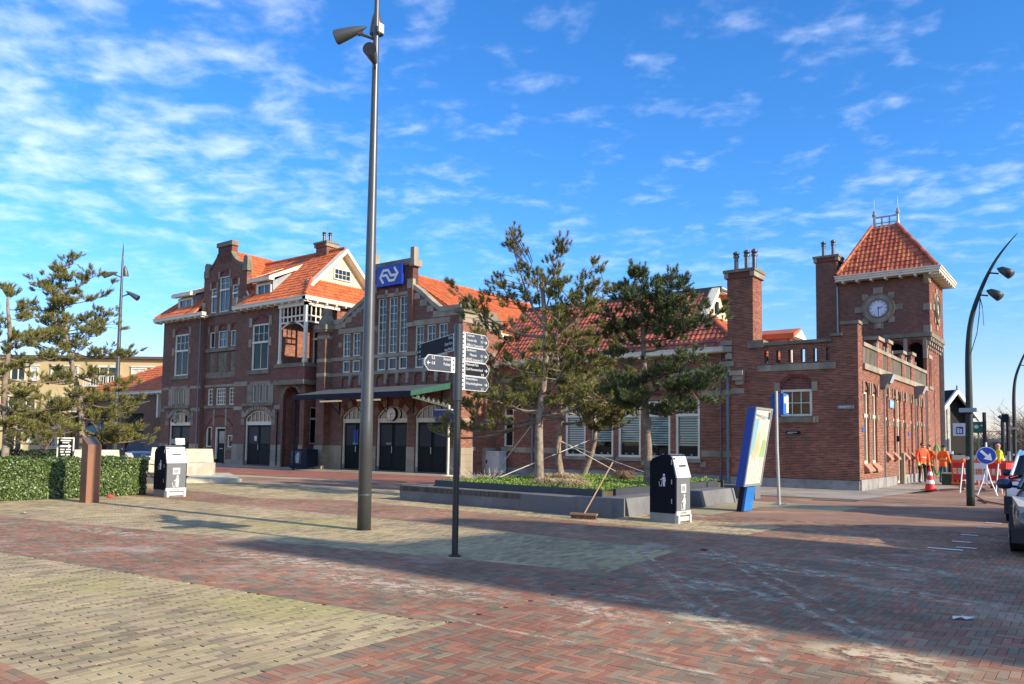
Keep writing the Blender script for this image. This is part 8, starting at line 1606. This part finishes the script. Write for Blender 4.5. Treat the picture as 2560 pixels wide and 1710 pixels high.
gsn = thing('assembly_sign', 'green assembly point sign on a post behind the curved lamp', 'sign', (-6.42, 60.5, 0)); mb = MB(); mb.box(-.38, .3, -.03, .03, 2.7, 3.45); q = mb.build('panel', mat('sign_green', (.01, .16, .09), rough=.5), gsn); mb = MB(); gf = Fac((0, -.03, 0), (1, 0, 0), (0, -1, 0)); mb.disc(gf, -.12, 3.12, .13, 0, .004, 12); mb.prism([(.1, 3.22), (.24, 3.25), (.2, 3.12)], gf, 0, .004); mb.build('pictogram', M_rw, q, kind='stuff'); mb = MB(); mb.tube([(-.02, .05, 0), (-.02, .05, 2.8)], .05, 6); mb.build('post', mat('green_pole', (.03, .1, .07)), gsn)
for i, (x, y, h_, bent, lab) in enumerate(((-6.02, 60, 4.05, 0, 'black straight post sticking up just behind the round arrow sign'), (-5.0, 60, 3.8, 1, 'black post with a bent tip left of the far curved lamp'), (-4.78, 61, 3.8, 0, 'pale post with a black upper part close to the far curved lamp'))):
    t = thing('post', lab, 'post', (x, y, 0)); mb = MB(); mb.tube([(0, 0, 0 if i < 2 else 0), (0, 0, 1.5)], .1, 8); mb.build('lower_pole', M_black if i < 2 else M_steel, t); mb = MB(); mb.tube([(0, 0, 1.5), (0, 0, h_-.2)]+([(-.2, 0, h_)] if bent else [(0, 0, h_)]), .11 if i < 2 else .13, 8); mb.build('upper_pole', M_black, t)
nb2 = thing('direction_plate', 'small dark blue plate fixed to the far curved lamp', 'sign', (-3.9, 47.8, 3.25)); mb = MB(); mb.box(-.12, .2, -.04, .04, -.22, .2); mb.build('panel', M_navy, nb2)
vd = thing('station_footbridge', 'low grey viaduct and fence in the distance at the end of the road', 'viaduct', (-10, 120, 0)); mb = MB(); mb.box(-14, 14, -.5, .5, 2.6, 3.0); mb.build('deck', mat('far_concrete', (.3, .32, .33)), vd); mb = MB(); mb.box(-14, 14, -.1, .1, 3.9, 4.0); mb.build('railing', mat('far_rail', (.2, .23, .27)), vd)
for k in range(12): mb = MB(); mb.box(-13.5+k*2.4, -13.2+k*2.4, -.2, .2, 0, 2.6); mb.build('pier', mat('far_concrete', (.3, .32, .33)), vd)
for k in range(7): bare_tree('bare_tree', ('leafless grey tree in the far row, third from its left end', 'leafless low grey tree in the far row, in its middle', 'leafless grey tree of the far row right behind the arrow sign', 'tallest leafless grey tree of the far row beside the curved lamp', 'leafless grey tree of the far row, just left of the outermost', 'leafless grey tree of the far row nearest the timber barn', 'leafless grey tree at the right hand end of the far row')[k], (-12.5, -11, -9.3, -7.9, -6.6, -14.4, -5.2)[k], 118+k*3, (4.0, 3.4, 4.2, 6.2, 5.6, 3.6, 6.0)[k]+.6, 50+k, .55, 80, 'leafless trees at the end of the road')
bare_tree('bare_tree', 'leafless brown tree behind the far curved lamp', -4.1, 72, 4.6, 77, .6, 90)
fld = thing('dark_treeline', 'dark low hedgerow on the horizon behind the road', 'hedgerow', (-60, 260, 0)); rsx = np.random.RandomState(2); n = 5000; P = np.stack([rsx.uniform(-150, 90, n), rsx.uniform(-6, 6, n), rsx.uniform(0, 1, n)**.7*(3.2+1.5*np.sin(rsx.uniform(-150, 90, n)*.2))], 1); Tq = rsx.normal(0, .8, (n, 3)); Bq = rsx.normal(0, .8, (n, 3)); V = np.stack([P-Tq, P+Bq, P+Tq, P-Bq], 1).reshape(-1, 3); V[:, 2] = np.maximum(V[:, 2], 0); npmesh('foliage', V, np.arange(4*n).reshape(-1, 4), mat('far_foliage', (.06, .06, .05), rough=1), fld)
# ================================================================ HOUSES EAST OF THE SQUARE (outside the frame; they cast the long shadows)
def terrace(label, prof, x0=21, x1=31):
    """street house: roofline given as (y, z) points, west wall with windows"""
    t = thing('terrace_house', label, 'building'); f = west(x0); P = [(prof[0][0], 0)]+prof+[(prof[-1][0], 0)]
    mb = MB(); mb.prism(P, f, -(x1-x0), 0); mb.build('wall', M_brick_h, t); ya, yb = prof[0][0], prof[-1][0]; zt_ = min(p[1] for p in prof)
    mb = MB(); [mb.prism([(p[0], p[1]+.01), (q[0], q[1]+.01), (q[0], q[1]+.13), (p[0], p[1]+.13)], f, -(x1-x0)-.1, .15) for p, q in zip(prof[:-1], prof[1:]) if abs(p[0]-q[0]) > .3]; mb.build('roof', M_tile, t)
    for st in range(int((zt_-.6)/2.9)):
        for k in range(int((yb-ya-.6)/1.9)):
            y = ya+.6+k*1.9; z = st*2.9+.8; window(t, f.off(.16), y, y+1.2, z, z+1.5, cols=2, rows=1, d=-.15)
terrace('brick street house south of the parking lane, tallest of the row', [(7.4+.9, 14.0), (9.6, 14.1), (9.9, 13.2), (12.6, 13.0), (13.0, 14.2), (13.9, 14.1), (14.6, 13.4), (15.0, 11.5)])
terrace('middle brick street house with a sloping roofline', [(16.2, 12.0), (17.3, 11.6), (18.4, 11.0), (20.0, 10.0), (21.0, 8.6)])
terrace('northern brick street house with a low sloping roofline', [(21.9, 12.3), (23.2, 12.2), (25.2, 11.0), (27.0, 9.6), (28.0, 7.0)])
# ---- lettering becomes real mesh
bpy.context.view_layer.update(); _dg = bpy.context.evaluated_depsgraph_get()
for o in _TXT:
    me = bpy.data.meshes.new_from_object(o.evaluated_get(_dg)); n = bpy.data.objects.new('lettering', me); COL.objects.link(n); n.parent = o.parent; n.matrix_local = o.matrix_local.copy(); n['kind'] = 'stuff'
for o in _TXT: bpy.data.objects.remove(o)
